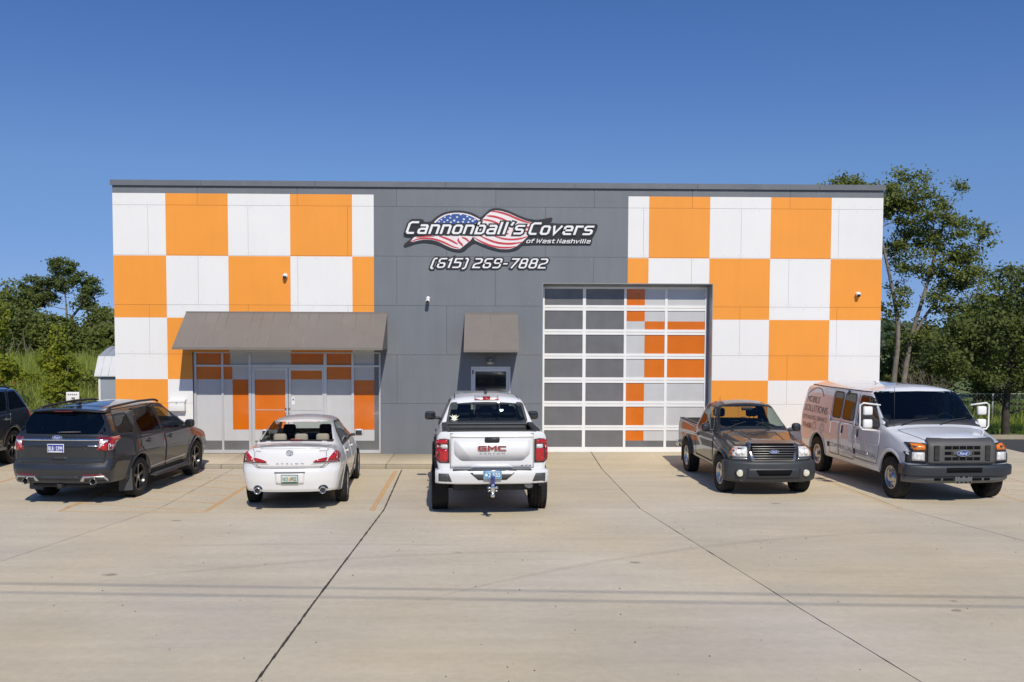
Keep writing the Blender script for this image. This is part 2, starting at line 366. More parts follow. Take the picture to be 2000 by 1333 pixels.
def stroke_quads(pl, w, ext):
    """mitred left and right outlines of a polyline"""
    closed = pl[0] == pl[-1]
    P = [Vector(p).to_2d() for p in (pl[:-1] if closed else pl)]
    n = len(P)
    if not closed:
        P[0] = P[0] + (P[0]-P[1]).normalized()*ext; P[-1] = P[-1] + (P[-1]-P[-2]).normalized()*ext
    A, B = [], []
    for i in range(n):
        d1 = (P[i]-P[i-1]).normalized() if (i or closed) else (P[1]-P[0]).normalized()
        d2 = (P[(i+1) % n]-P[i]).normalized() if (i < n-1 or closed) else d1
        n1 = Vector((-d1.y, d1.x)); n2 = Vector((-d2.y, d2.x)); b = (n1+n2)
        b = b.normalized() if b.length > 1e-6 else n1
        k = w/2/max(.45, b.dot(n1)); A.append(P[i]+b*k); B.append(P[i]-b*k)
    if closed: A.append(A[0]); B.append(B[0])
    return A, B
def strokes_layout(s, gap=0.0):
    x = 0; out = []
    for ch in s:
        adv, pls = GL[ch]
        out += [[(px+x, py) for px, py in pl] for pl in pls]; x += adv + (1.35+gap if ch != ' ' else 0)
    return out
def stroke_text(mb, s, X0, X1, Z0, Z1, cap, shear, w, ywall, depth, mi, grow=0.0, gap=0.0):
    """squared italic lettering fitted between X0..X1 and baseline Z0..cap height Z1 on a wall facing -Y"""
    pls = strokes_layout(s, gap)
    sk = lambda p: (p[0]+p[1]*shear, p[1])
    xs = [sk(p)[0] for pl in pls for p in pl]; a, b = min(xs)-w/2, max(xs)+w/2
    kx = (X1-X0)/(b-a); kz = (Z1-Z0)/(cap+w)
    for i, pl in enumerate(pls):
        A, B = stroke_quads(pl, w+2*grow, w*.42+grow)
        y = ywall - depth - .0006*(i % 7)
        vs = []
        for q in A+B:
            u, v = sk((q.x, q.y)); vs.append((X0+(u-a)*kx, y, Z0+(v+w/2)*kz))
        n = len(A); vb = [(p[0], ywall, p[2]) for p in vs]
        fs = [(n+k, n+k+1, k+1, k) for k in range(n-1)]
        m = 2*n; fs += [(k, k+1, m+k+1, m+k) for k in range(n-1)] + [(n+k+1, n+k, m+n+k, m+n+k+1) for k in range(n-1)]
        fs += [(0, m, m+n, n), (n-1, 2*n-1, m+2*n-1, m+n-1)]
        mb.add(vs+vb, fs, mi)

# ------------------------------------------------------------------ vehicle toolkit
def sl(x, pts, r=.05):
    """softened piecewise-linear curve: pts (x, value)"""
    p = sorted(pts); px = [a for a, _ in p]; pv = [b for _, b in p]
    return np.mean([np.interp(x+d, px, pv) for d in np.linspace(-r, r, 7)], axis=0)
def chaikin(P, q):
    """corner cutting on (N,K,2) open polylines, ends kept"""
    a, b = P[:, :-1], P[:, 1:]
    c = np.empty((P.shape[0], 2*(P.shape[1]-1), P.shape[2]))
    c[:, 0::2] = a*(1-q)+b*q; c[:, 1::2] = a*q+b*(1-q)
    return np.concatenate([P[:, :1], c, P[:, -1:]], axis=1)
def rpoly(pts, r=.04, n=3):
    """polygon with rounded corners"""
    P = [Vector(p) for p in pts]; out = []
    N = len(P)
    for i in range(N):
        a, b, c = P[i-1], P[i], P[(i+1) % N]
        da, dc = (a-b), (c-b); k = min(r, da.length*.45, dc.length*.45)
        s, e = b+da.normalized()*k, b+dc.normalized()*k
        for j in range(n+1):
            t = j/n; out.append(tuple(s*(1-t)**2+b*2*t*(1-t)+e*t*t))
    return out
def ell(c, a, b, n=24): return [(c[0]+a*cos(2*pi*i/n), c[1]+b*sin(2*pi*i/n)) for i in range(n)]
def area2(P): return .5*sum(P[i-1][0]*P[i][1]-P[i][0]*P[i-1][1] for i in range(len(P)))
def inset(P, d):
    if area2(P) < 0: P = P[::-1]
    V = [Vector(p) for p in P]; out = []; N = len(V)
    for i in range(N):
        d1 = V[i]-V[i-1]; d2 = V[(i+1) % N]-V[i]
        n1 = Vector((-d1.y, d1.x)).normalized() if d1.length > 1e-9 else None
        n2 = Vector((-d2.y, d2.x)).normalized() if d2.length > 1e-9 else None
        n1 = n1 or n2 or Vector((0, 0)); n2 = n2 or n1
        b = (n1+n2); b = b.normalized() if b.length > 1e-6 else n1
        out.append(tuple(V[i]+b*(d/max(.4, b.dot(n1)))))
    return P, out
def inpoly(P, x, y):
    x = np.asarray(x); y = np.asarray(y); r = np.zeros(x.shape, bool); n = len(P)
    for i in range(n):
        (x1, y1), (x2, y2) = P[i-1], P[i]
        if y1 == y2: continue
        c = ((y1 > y) != (y2 > y)) & (x < (x2-x1)*(y-y1)/(y2-y1)+x1); r ^= c
    return r
def clip_cell(P, x0, x1, y0, y1):
    for ax, lim, sg in ((0, x0, 1), (0, x1, -1), (1, y0, 1), (1, y1, -1)):
        out = []; n = len(P)
        for i in range(n):
            a, b = P[i-1], P[i]; ia, ib = (a[ax]-lim)*sg >= 0, (b[ax]-lim)*sg >= 0
            if ia != ib:
                t = (lim-a[ax])/(b[ax]-a[ax]); out.append((a[0]+t*(b[0]-a[0]), a[1]+t*(b[1]-a[1])))
            if ib: out.append(b)
        P = out
        if len(P) < 3: return []
    return P

class Surf:
    """a surface that panels, panes, lamps and lettering are laid onto"""
    def __init__(s, verts, faces): s.b = BVHTree.FromPolygons(verts, faces)
    def ray(s, ax, u, v):
        o, d = {'L': ((u, 5, v), (0, -1, 0)), 'R': ((u, -5, v), (0, 1, 0)), 'F': ((10, u, v), (-1, 0, 0)), 'B': ((-10, u, v), (1, 0, 0)), 'T': ((u, v, 10), (0, 0, -1))}[ax]
        p, n, _, _ = s.b.ray_cast(Vector(o), Vector(d))
        if p is None: return None
        if n.dot(Vector(d)) > 0: n = -n
        return p, n
    def panel(s, mb, poly, ax, off=.004, res=.05, mi=0, skirt=.012, smooth=True, maxjump=.25):
        xs = [p[0] for p in poly]; ys = [p[1] for p in poly]
        nx = max(1, int((max(xs)-min(xs))/res)); ny = max(1, int((max(ys)-min(ys))/res))
        gx = np.linspace(min(xs), max(xs), nx+1); gy = np.linspace(min(ys), max(ys), ny+1)
        key = {}; V = []; B = []; F = []
        def vert(p):
            k = (round(p[0], 4), round(p[1], 4))
            if k not in key:
                h = s.ray(ax, *p)
                if h is None: key[k] = None
                else: key[k] = len(V); V.append(h[0]+h[1]*off); B.append(h[0]+h[1]*(off-skirt))
            return key[k]
        D = {'L': (0, 1, 0), 'R': (0, -1, 0), 'F': (1, 0, 0), 'B': (-1, 0, 0), 'T': (0, 0, 1)}[ax]; D = Vector(D)
        for i in range(nx):
            for j in range(ny):
                c = clip_cell(poly, gx[i], gx[i+1], gy[j], gy[j+1])
                if not c: continue
                ids = [vert(p) for p in c]
                if None in ids: continue
                f = [a for k, a in enumerate(ids) if a != ids[k-1]]
                if len(set(f)) < 3 or len(set(f)) != len(f): continue
                q = [V[a] for a in f]; c0 = sum(q, Vector())/len(q)
                dep = [x.dot(D) for x in q]
                if max(dep)-min(dep) > maxjump: continue
                nn = Vector()
                for k in range(len(q)): nn += (q[k-1]-c0).cross(q[k]-c0)
                if nn.dot(D) < 0: f = f[::-1]
                F.append(f)
        if skirt:
            ed = {}
            for f in F:
                for k in range(len(f)): ed[(f[k-1], f[k])] = ed.get((f[k-1], f[k]), 0)+1
            bd = [e for e in ed if (e[1], e[0]) not in ed]
            n = len(V); base = len(mb.v); mb.add(V+B, F, mi, smooth)
            for a, b in bd: mb.f.append([base+b, base+a, base+n+a, base+n+b]); mb.m.append(mi); mb.sm.append(False)
        else: mb.add(V, F, mi, smooth)
    def ring(s, mb, outer, inner, ax, off=.003, mi=0, skirt=.01, close=True):
        """band between two polylines of equal count"""
        V = []; ok = []
        for p in list(outer)+list(inner):
            h = s.ray(ax, *p); ok.append(h is not None); V.append(h[0]+h[1]*off if h else Vector())
        n = len(outer); F = []
        D = Vector({'L': (0, 1, 0), 'R': (0, -1, 0), 'F': (1, 0, 0), 'B': (-1, 0, 0), 'T': (0, 0, 1)}[ax])
        for i in range(n if close else n-1):
            j = (i+1) % n; f = [i, j, n+j, n+i]
            if not all(ok[a] for a in f): continue
            if max(V[a].dot(D) for a in f)-min(V[a].dot(D) for a in f) > .3: continue
            nn = (V[f[2]]-V[f[0]]).cross(V[f[3]]-V[f[1]])
            if nn.dot(D) < 0: f = f[::-1]
            F.append(f)
        mb.add(V, F, mi, True)
    def text(s, mb, string, ax, u0, u1, v0, v1, off=.004, mi=0, shear=0, bold=0.0, flip=None):
        vs, fs = text2d(string, 1, shear, bold); vs = fit2d(vs, u0, u1, v0, v1)
        fl = flip if flip is not None else ax in 'BL'
        if fl:                      # those sides are read with u running the other way
            m = (u0+u1); vs = [(m-u, v) for u, v in vs]
        V = []; good = True
        for u, v in vs:
            h = s.ray(ax, u, v)
            if h is None: good = False; V.append(Vector()); continue
            V.append(h[0]+h[1]*off)
        mb.add(V, fs, mi)

def tyre_meshes(r, w, rr, style, key, tread=True, rim_m=None, dark=None, blocks=False):
    """shared tyre and rim mesh data (outboard side is +y)"""
    t = MB(); h = w/2
    prof = [(rr, h*.80), (rr+.012, h*.92), (rr+(r-rr)*.45, h*1.0), (r-.035, h*.97), (r-.012, h*.88)]
    g = []
    for k in (-.62, -.22, .22, .62): g += [(r, h*(k+.075)), (r-.011, h*(k+.055)), (r-.011, h*(k-.055)), (r, h*(k-.075))]
    g = [(a, b) for a, b in g]; g.sort(key=lambda q: -q[1])
    prof = prof + [(r, h*.82)] + g + [(r, -h*.82)] + [(a, -b) for a, b in prof[::-1]]
    t.lathe(prof, 44, 0)
    if blocks:
        for k in range(46):
            a = 2*pi*k/46
            for yy, ww in ((.84, .20), (.42, .24), (0, .24), (-.42, .24), (-.84, .20)):
                aa = a+(.07 if abs(yy) == .42 else 0)
                M = Matrix.Rotation(-aa, 4, 'Y')
                b = MB(); b.box(r-.01, r+.008, (yy-ww/2*.8)*h, (yy+ww/2*.8)*h, -.017, .017)
                t.add([M @ Vector(p) for p in b.v], b.f, 0)
    tm = t.build('tyre', M_rub); tme = tm.data; bpy.data.objects.remove(tm)
    m = MB(); R = rr
    rim_m = rim_m or M_alloy; dark = dark or M_dkmet
    m.lathe([(R+.004, h*.80), (R+.006, h*.88), (R-.012, h*.88), (R-.02, h*.78), (R-.03, -h*.5), (R-.03, -h*.8)], 40, 0)
    m.lathe([(R-.03, -h*.1), (.05, -h*.1), (0.0, -h*.1)], 28, 1, smooth=False)          # brake disc and backing
    if style.startswith('spoke'):
        n = int(style.split('_')[1]); ww = float(style.split('_')[2])
        for k in range(n):
            for dd in ((-.16, .16) if style.endswith('twin') else (0,)):
                a = 2*pi*k/n + pi/2 + dd; M = Matrix.Rotation(-a, 4, 'Y')
                y0, y1 = h*.55, h*.74
                vs = []
                for rad, wd, yt in ((.035, ww*.8, y0+.012), (R*.5, ww*.55, y0+.008), (R-.012, ww*.75, y1)):
                    for sgn in (-1, 1): vs += [(rad, yt, sgn*wd*.5), (rad, yt-.035, sgn*wd*.62)]
                fs = []
                for q in (0, 1):
                    o = q*4; fs += [(o, o+2, o+6, o+4), (o+1, o+5, o+7, o+3), (o, o+4, o+5, o+1), (o+2, o+3, o+7, o+6)]
                m.add([M @ Vector(p) for p in vs], fs, 0)
        m.lathe([(.075, h*.45), (.07, h*.60), (.045, h*.62)], 24, 0); m.lathe([(.045, h*.63), (.03, h*.65), (0, h*.65)], 20, 2)
    else:                                                                                  # pressed steel disc with holes and hub
        m.lathe([(R-.012, h*.70), (R*.86, h*.42), (R*.74, h*.46), (R*.60, h*.62), (R*.42, h*.66), (R*.40, h*.95), (R*.30, h*1.05), (0, h*1.06)], 40, 0)
        for k in range(8):
            a = 2*pi*k/8; M = Matrix.Rotation(-a, 4, 'Y')
            b = MB(); b.prism(ell((R*.80, 0), R*.055, R*.085, 12), h*.455, h*.50, 'y')
            m.add([M @ Vector(p) for p in b.v], b.f, 1)
            b = MB(); b.prism(ell((R*.51, 0), .012, .012, 8), h*.6, h*.76, 'y'); m.add([M @ Vector(p) for p in b.v], b.f, 2)
    ro = m.build('rim', [rim_m, dark, M_chrome]); rme = ro.data; bpy.data.objects.remove(ro)
    return tme, rme

class Vehicle:
    def __init__(s, name, label, cat, x, y, deg, S):
        s.root = empty(name, (x, y, S.get('z0', 0)), radians(deg)); tag(s.root, label, cat); s.S = S
        s.make_body()
    # ---- body shell
    def make_body(s):
        S = s.S; x0, x1 = S['x0'], S['x1']
        N = S.get('N', 150); xs = np.linspace(x0, x1, N)
        r = S.get('soft', .05)
        zt = sl(xs, S['top'], r); yr = sl(xs, [(a, b) for a, b, c in S['rail']], r); zr = sl(xs, [(a, c) for a, b, c in S['rail']], r)
        yb = sl(xs, [(a, b) for a, b, c in S['belt']], r); zb = sl(xs, [(a, c) for a, b, c in S['belt']], r)
        ym = sl(xs, [(a, b) for a, b, c in S['crease']], r); zm = sl(xs, [(a, c) for a, b, c in S['crease']], r)
        ys = sl(xs, [(a, b) for a, b, c in S['sill']], r); zs = sl(xs, [(a, c) for a, b, c in S['sill']], r)
        zr = np.minimum(zr, zt-.004); zb = np.minimum(zb, zr-.01)
        K = np.zeros((N, 9, 2))
        K[:, 0] = np.stack([ys-.22, zs], 1); K[:, 1] = np.stack([ys, zs], 1); K[:, 2] = np.stack([ys+.02, zs+.06], 1)
        K[:, 3] = np.stack([ym, zm], 1); K[:, 4] = np.stack([yb, zb], 1); K[:, 5] = np.stack([yr, zr], 1)
        K[:, 6] = np.stack([yr*.72, zr+(zt-zr)*.62], 1); K[:, 7] = np.stack([yr*.36, zr+(zt-zr)*.93], 1); K[:, 8] = np.stack([yr*0, zt], 1)
        P = chaikin(K, S.get('q1', .16)); P = chaikin(P, .25); P = chaikin(P, .25)
        m = P.shape[1]
        wmax = ym.max()
        Xr = lambda y, z: np.interp(z, *zip(*sorted(S['rear']))) + S.get('rc', .15)*np.clip(np.abs(y)/wmax, 0, 1)**S.get('rp', 4)
        Xf = lambda y, z: np.interp(z, *zip(*sorted(S['front']))) - S.get('fc', .15)*np.clip(np.abs(y)/wmax, 0, 1)**S.get('fp', 4)
        X = np.repeat(xs[:, None], m, 1); Y = P[:, :, 0].copy(); Z = P[:, :, 1].copy()
        e = S.get('edge', .035)
        for d in (np.abs(xs-x0), np.abs(xs-x1)):
            k = np.clip(1-d/.09, 0, 1)**2; Y *= (1-e*k)[:, None]
        B = S.get('blend', .55)
        tr = np.clip(1-(X-x0)/B, 0, 1)**2; X = X + tr*(Xr(Y, Z)-x0)
        tf = np.clip(1-(x1-X)/B, 0, 1)**2; X = X + tf*(Xf(Y, Z)-x1)
        V = []; F = []; ring = 2*m-1
        full = lambda A, neg=False: np.concatenate([A, (-A if neg else A)[:, -2::-1]], 1)
        FX, FY, FZ = full(X), full(Y, True), full(Z)
        V = np.stack([FX, FY, FZ], 2).reshape(-1, 3)
        idx = np.arange(N*ring).reshape(N, ring)
        a = idx[:-1, :-1].ravel(); b = idx[:-1, 1:].ravel(); c = idx[1:, 1:].ravel(); d = idx[1:, :-1].ravel()
        F = np.stack([a, b, c, d], 1).tolist()
        V = V.tolist()
        T = np.linspace(1, -1, 25)
        for i, fn, fl in ((0, Xr, True), (N-1, Xf, False)):
            py, pz = Y[i], Z[i]; base = len(V)
            for t in T:
                yy = py*t; xx = fn(yy, pz)
                V += np.stack([xx, yy, pz], 1).tolist()
            for q in range(len(T)-1):
                for j in range(m-1):
                    f = [base+q*m+j, base+(q+1)*m+j, base+(q+1)*m+j+1, base+q*m+j+1]
                    F.append(f if fl else f[::-1])
        # weld
        key = {}; mp = []; NV = []
        for p in V:
            k = (round(p[0]*2000), round(p[1]*2000), round(p[2]*2000))
            if k not in key: key[k] = len(NV); NV.append(p)
            mp.append(key[k])
        NF = []
        for f in F:
            g = [mp[i] for i in f]; g = [v for k, v in enumerate(g) if v != g[k-1]]
            if len(g) >= 3 and len(set(g)) == len(g): NF.append(g)
        s.V, s.F = NV, NF
        A = np.array(NV); s.C = np.array([A[f].mean(0) for f in NF])
        s.Nn = np.array([np.cross(A[f[2]]-A[f[0]], A[f[-1]]-A[f[1]]) for f in NF]); s.Nn /= (np.linalg.norm(s.Nn, axis=1)[:, None]+1e-12)
        s.keep = np.ones(len(NF), bool)
        s.surf = Surf([Vector(p) for p in NV], NF)
        s.seams = MB(); s.trim = MB()
    def cut(s, poly, ax, lo=-9, hi=9):
        c, n = s.C, s.Nn
        if ax in 'LR':
            sg = 1 if ax == 'L' else -1; hit = inpoly(poly, c[:, 0], c[:, 2]) & (n[:, 1]*sg > .1) & (c[:, 1]*sg > lo if lo > -9 else c[:, 1]*sg > .2)
        elif ax in 'FB':
            sg = 1 if ax == 'F' else -1; hit = inpoly(poly, c[:, 1], c[:, 2]) & (n[:, 0]*sg > .05) & (c[:, 0] > lo) & (c[:, 0] < hi)
        else: hit = inpoly(poly, c[:, 0], c[:, 1]) & (n[:, 2] > .3) & (c[:, 2] > lo)
        s.keep &= ~hit
    def finish_body(s, paint, name='body'):
        mb = MB(); mb.add(s.V, [f for f, k in zip(s.F, s.keep) if k], 0, True)
        s.body = mb.build(name, paint, s.root)
        if s.seams.f: kind(s.seams.build('panel_gap', M_joint, s.root), 'thing')
    # ---- parts laid on the body
    def put(s, name, poly, ax, m, off=.004, parent=None, res=.05, skirt=.012, surf=None, mats=None):
        mb = MB(); (surf or s.surf).panel(mb, poly, ax, off, res, 0, skirt)
        return mb.build(name, m, parent or s.root)
    def sides(s, name, poly, m, off=.004, **k):
        return [s.put(name, poly, a, m, off, **k) for a in 'LR']
    def mirror_put(s, name, poly, ax, m, off=.004, **k):
        return [s.put(name, poly, ax, m, off, **k), s.put(name, [(-u, v) for u, v in poly], ax, m, off, **k)]
    def shut(s, name, poly, ax, m, gap=.011, off=.006):
        """an opening panel with its shut line"""
        o, i = inset(poly, gap)
        s.surf.ring(s.seams, o, i, ax, .0035)
        return s.put(name, i, ax, m, off)
    def window(s, poly, ax, gm, frame=.03, fm=None, name='window_glass', lo=-9, hi=9, glass_off=.004, hole=True, out=.012):
        o, i = inset(poly, frame)
        _, big = inset(poly, -out)
        _, h = inset(poly, frame*.35)
        if hole: s.cut(h, ax, lo, hi)
        g = s.put(name, inset(poly, frame*.15)[1], ax, gm, glass_off, res=.09, skirt=0)
        fmb = MB(); s.surf.ring(fmb, big, i, ax, glass_off+.003); fmb.build('window_trim', fm or M_blackpl, g)
        return g
    def arch(s, cx, R, lip=.045, m=None, off=.006, y_in=.36, z=None, name='wheel_arch', flare=0.0, a0=-12, a1=192):
        z = s.S['tyre'][0] if z is None else z
        circ = [(cx+R*cos(a), z+R*sin(a)) for a in np.linspace(0, 2*pi, 40, endpoint=False)]
        for ax, sg in (('L', 1), ('R', -1)):
            s.cut(circ, ax, .5)
            A = np.radians(np.linspace(a0, a1, 40))
            mb = MB(); V = []; n = len(A)
            for rad, of in ((R-.006, -.04), (R-.004, off+flare*.8), (R+lip*.5, off+flare), (R+lip, off*.3)):
                for a in A:
                    h = s.surf.ray(ax, cx+max(rad, R+.004)*cos(a), z+max(rad, R+.004)*sin(a))
                    if h is None: V.append(None)
                    else: V.append(Vector((cx+rad*cos(a), h[0].y+sg*of, z+rad*sin(a))))
            F = []
            for k in range(3):
                for i in range(n-1):
                    f = [k*n+i, k*n+i+1, (k+1)*n+i+1, (k+1)*n+i]
                    if all(V[q] is not None for q in f): F.append(f if sg > 0 else f[::-1])
            mb.add([v if v is not None else (0, 0, 0) for v in V], F, 0, True)
            mb.build(name, m or s.paint, s.root)
            w = MB(); ys = s.S['w']/2-.07; W2 = []
            for a in np.radians(np.linspace(14, 166, 26)):
                for y in (ys, ys-y_in): W2.append((cx+(R-.003)*cos(a), sg*y, z+(R-.003)*sin(a)))
            w.add(W2, [(2*i, 2*i+1, 2*i+3, 2*i+2) for i in range(25)], 0, True)
            w.add([(cx+R*cos(a), sg*(ys-y_in), z+R*sin(a)) for a in np.radians(np.linspace(14, 166, 20))], [tuple(range(20))], 0)
            w.build('wheel_well', M_blackpl, s.root)
    def wheels(s, axles, style, rim_m=None, dark=None, steer=0.0, blocks=False):
        r, w, rr, track = s.S['tyre']
        tme, rme = tyre_meshes(r, w, rr, style, s.root.name, rim_m=rim_m, dark=dark, blocks=blocks)
        for ai, ax in enumerate(axles):
            for sg in (1, -1):
                e = empty('wheel', (ax, sg*(track/2-w/2), r), (0 if sg > 0 else pi)+(steer if ai == 0 else 0), s.root)
                link('tyre', tme, e); link('rim', rme, e)
        mb = MB()
        for ax in axles: mb.tube([(ax, -track/2+w, r), (ax, track/2-w, r)], .05, 8)
        mb.build('axle', M_dkmet, s.root)
    def floor(s, x0, x1, w, z):
        box_obj('underbody', M_dkmet, s.root, x0, x1, -w/2, w/2, z, z+.12)
    def seat(s, x, y, z, m, face=1, h=.62, head=True, w=.5, bench=False):
        mb = MB(); mb.rbox((x+.02*face, y, z), (.5, w, .16), .06)
        mb.rbox((x-.27*face, y, z+.08+h/2), (.16, w, h), .07, M=Matrix.Rotation(-.2*face, 4, 'Y'))
        o = mb.build('seat', m, s.root)
        if head:
            for dy in ((-w*.32, 0, w*.32) if bench else (0,)):
                hb = MB(); hb.rbox((x-.37*face, y+dy, z+h+.20), (.10, .26, .19), .05); hb.tube([(x-.35*face, y+dy-.05, z+h), (x-.36*face, y+dy-.05, z+h+.15)], .008, 6); hb.tube([(x-.35*face, y+dy+.05, z+h), (x-.36*face, y+dy+.05, z+h+.15)], .008, 6)
                hb.build('headrest', m, o)
        return o
    def steering(s, x, y, z, tilt=.45):
        mb = MB(); R = .19; M = Matrix.Translation((x, y, z)) @ Matrix.Rotation(-tilt, 4, 'Y')
        mb.tube([M @ Vector((0, R*cos(a), R*sin(a))) for a in np.linspace(0, 2*pi, 25)], .015, 6)
        for a in (.1, pi-.1, -pi/2): mb.tube([M @ Vector((0, 0, 0)), M @ Vector((0, R*cos(a), R*sin(a)))], .014, 5)
        mb.tube([M @ Vector((0, 0, 0)), M @ Vector((.3, 0, -.05))], .03, 6); mb.build('steering_wheel', M_dash, s.root)
    def dash(s, x, w, z, d=.45):
        mb = MB(); mb.rbox((x, 0, z), (d, w, .22), .08); return mb.build('dashboard', M_dash, s.root)
    def mirror(s, x, y, z, dims, m, sg, face=-1, arm=True, gm=None, arm_len=.12):
        mb = MB(); mb.rbox((x, sg*(y+arm_len+dims[1]/2), z), dims, min(dims)*.42, seg=3)
        o = mb.build('door_mirror', m, s.root)
        a = MB(); a.rbox((x+.01, sg*(y+arm_len/2), z-dims[2]*.3), (.07, arm_len+.06, .055), .02); a.build('mirror_arm', M_blackpl, o)
        g = MB(); g.rbox((x+face*dims[0]/2, sg*(y+arm_len+dims[1]/2), z), (.016, dims[1]*.72, dims[2]*.68), .005); g.build('mirror_glass', gm or M_dark, o)
        return o
    def handle(s, x, z, ax, m, parent=None, w=.2, h=.032):
        sg = 1 if ax == 'L' else -1; hit = s.surf.ray(ax, x, z)
        if not hit: return
        y = hit[0].y
        cup = MB(); s.surf.panel(cup, ell((x, z), w*.40, h*1.5, 14), ax, .0085, .2, 0, .01)
        mb = MB(); mb.rbox((x, y+sg*.034, z), (w, .022, h), .01); mb.rbox((x-w*.42, y+sg*.02, z), (.03, .04, h*.8), .006); mb.rbox((x+w*.42, y+sg*.02, z), (.03, .04, h*.8), .006)
        o = mb.build('door_handle', m, parent or s.root)
        cup.build('handle_recess', M_blackpl, s.root)
        return o
    def plate(s, x, y, z, base, frame, txt, tm, face=-1, band=None, extra=None, w=.305, h=.152):
        mb = MB(); mb.rbox((x, y, z), (.012, w, h), .005); o = mb.build('license_plate', frame, s.root)
        b = MB(); b.box(x+face*.0062, x+face*.0082, y-w/2+.010, y+w/2-.010, z-h/2+.010, z+h/2-.010); b.build('plate_face', base, o)
        def put(string, u0, u1, v0, v1, m, n='plate_lettering'):
            vs, fs = text2d(string, 1, 0, .012); vs = fit2d(vs, u0, u1, v0, v1)
            t = MB(); t.add([(x+face*.0105, y+(-u if face < 0 else u), z+v) for u, v in vs], fs); t.build(n, m, o)
        for t in txt: put(*t)
        for e in (extra or []):
            t = MB(); t.box(x+face*.0083, x+face*.0095, y+e[0], y+e[1], z+e[2], z+e[3]); t.build('plate_mark', e[4], o)
        return o
    def oval_badge(s, x, y, z, a, b, face, word='Ford', tilt=0.0):
        mb = MB(); mb.prism(ell((y, z), a, b, 32), x, x+face*.018, 'x'); o = mb.build('emblem', M_chrome, s.root)
        i = MB(); i.prism(ell((y, z), a*.88, b*.84, 32), x+face*.017, x+face*.022, 'x'); i.build('emblem_field', M_sblu, o)
        vs, fs = text2d(word, 1, .35, .0); vs = fit2d(vs, -a*.58, a*.58, -b*.46, b*.46)
        t = MB(); t.add([(x+face*.0245, y+(-u if face < 0 else u), z+v) for u, v in vs], fs); t.build('emblem_lettering', M_swht, o)
        return o
    def bar(s, name, y0, prof, curve, m, p=3, n=28, parent=None, surf=False):
        """bumper-like bar: closed profile (x,z) swept across y, bent back at its ends"""
        mb = MB(); ys = np.linspace(-y0, y0, n+1); k = len(prof); V = []
        for y in ys:
            e = abs(y)/y0; sc_ = 1-.10*max(0, (e-.9)/.1)**2
            zc = sum(q[1] for q in prof)/k
            for px, pz in prof: V.append((px+curve*e**p, y, zc+(pz-zc)*sc_))
        F = [(i*k+j, i*k+(j+1) % k, (i+1)*k+(j+1) % k, (i+1)*k+j) for i in range(n) for j in range(k)]
        F += [tuple(range(k)), tuple(n*k+j for j in range(k))[::-1]]
        if curve < 0 or area2(prof) < 0: pass
        mb.add(V, F, 0, False)
        for i in range(len(mb.sm)): mb.sm[i] = True
        o = mb.build(name, m, parent or s.root, recalc=True)
        mod = None
        return o, Surf([Vector(v) for v in V], [list(f) for f in F])

# ================================================================== GROUND
def sstep(t): t = np.clip(t, 0, 1); return t*t*(3-2*t)
def ground_h(x, y):
    """height of the grass terrain"""
    left = sstep((-11.5-x)/6)*sstep((y-3.0)/26)*1.25
    back = sstep((y-16)/20)*1.1*sstep((-x-4)/8)
    right = -.45*sstep((y-7)/7)*sstep((x-9)/4)
    base = -.06 + .10*sstep((y-2.8)/1.5)*(sstep((-9.8-x)/1.2)) + .12*sstep((y-4.6)/1.2)*sstep((x-10)/1.2)
    bumps = .05*np.sin(x*.9+1.3*np.sin(y*.5))*np.sin(y*.7+.4)*np.clip((y-4)/4, 0, 1)
    return base+np.maximum(left, back)+right+bumps
gx = np.concatenate([np.linspace(-900, -70, 12), np.linspace(-60, 60, 97), np.linspace(70, 900, 12)])
gy = np.concatenate([np.linspace(-300, -40, 8), np.linspace(-34, 70, 84), np.linspace(80, 1500, 14)])
GX, GY = np.meshgrid(gx, gy, indexing='ij'); GZ = ground_h(GX, GY)
nx, ny = GX.shape; ii = np.arange(nx*ny).reshape(nx, ny)
mb = MB(); mb.add(np.stack([GX, GY, GZ], 2).reshape(-1, 3), np.stack([ii[:-1, :-1].ravel(), ii[1:, :-1].ravel(), ii[1:, 1:].ravel(), ii[:-1, 1:].ravel()], 1).tolist(), 0, True)
M_soil = mat('grassy_ground', (.100, .130, .030), .95, c2=(.170, .205, .050), vscale=.9, bump=.6, bscale=25)
kind(mb.build('ground', M_soil), 'structure')

lot = kind(empty('parking_lot', (0, 0, 0)), 'structure')
LOTX0, LOTX1, LOTY0 = -34.0, 14.2, -32.0
b = MB(); b.box(LOTX0, LOTX1, LOTY0, 2.9, -.05, -.011); b.build('joint_bed', M_joint, lot)
J = {  # joint lines: X at the breakpoints Y
 'a': (-26.5, -26.5, -26.5, -26.6, -26.8), 'b': (-19.5, -19.5, -19.5, -19.6, -19.9), 'b2': (-12.6, -12.6, -12.6, -12.9, -15.5),
 'c': (-5.85, -5.85, -5.85, -7.05, -10.6), 'd': (-2.00, -2.0, -1.86, -2.03, -2.45), 'e': (2.60, 2.60, 2.70, 3.50, 6.3), 'f': (7.16, 7.16, 7.42, 9.0, 12.0)}
YB = (2.9, -2.0, -7.1, -13.0, LOTY0)
JX = [(LOTX0,)*5] + [J[k] for k in ('a', 'b', 'b2', 'c', 'd', 'e', 'f')] + [(LOTX1,)*5]
def slab(pts, g):
    """concrete slab inside a quad, drawn back by the joint half width g; edges subdivided and a little worn"""
    o, i = inset(pts, g)
    out = []
    n = len(i)
    for k in range(n):
        p, q = Vector(i[k]), Vector(i[(k+1) % n]); m = max(1, int((q-p).length/.22)); nr = Vector((-(q-p).y, (q-p).x)).normalized()
        for j in range(m):
            out.append(tuple(p+(q-p)*j/m + nr*max(0, random.gauss(0, .004))))
    return out
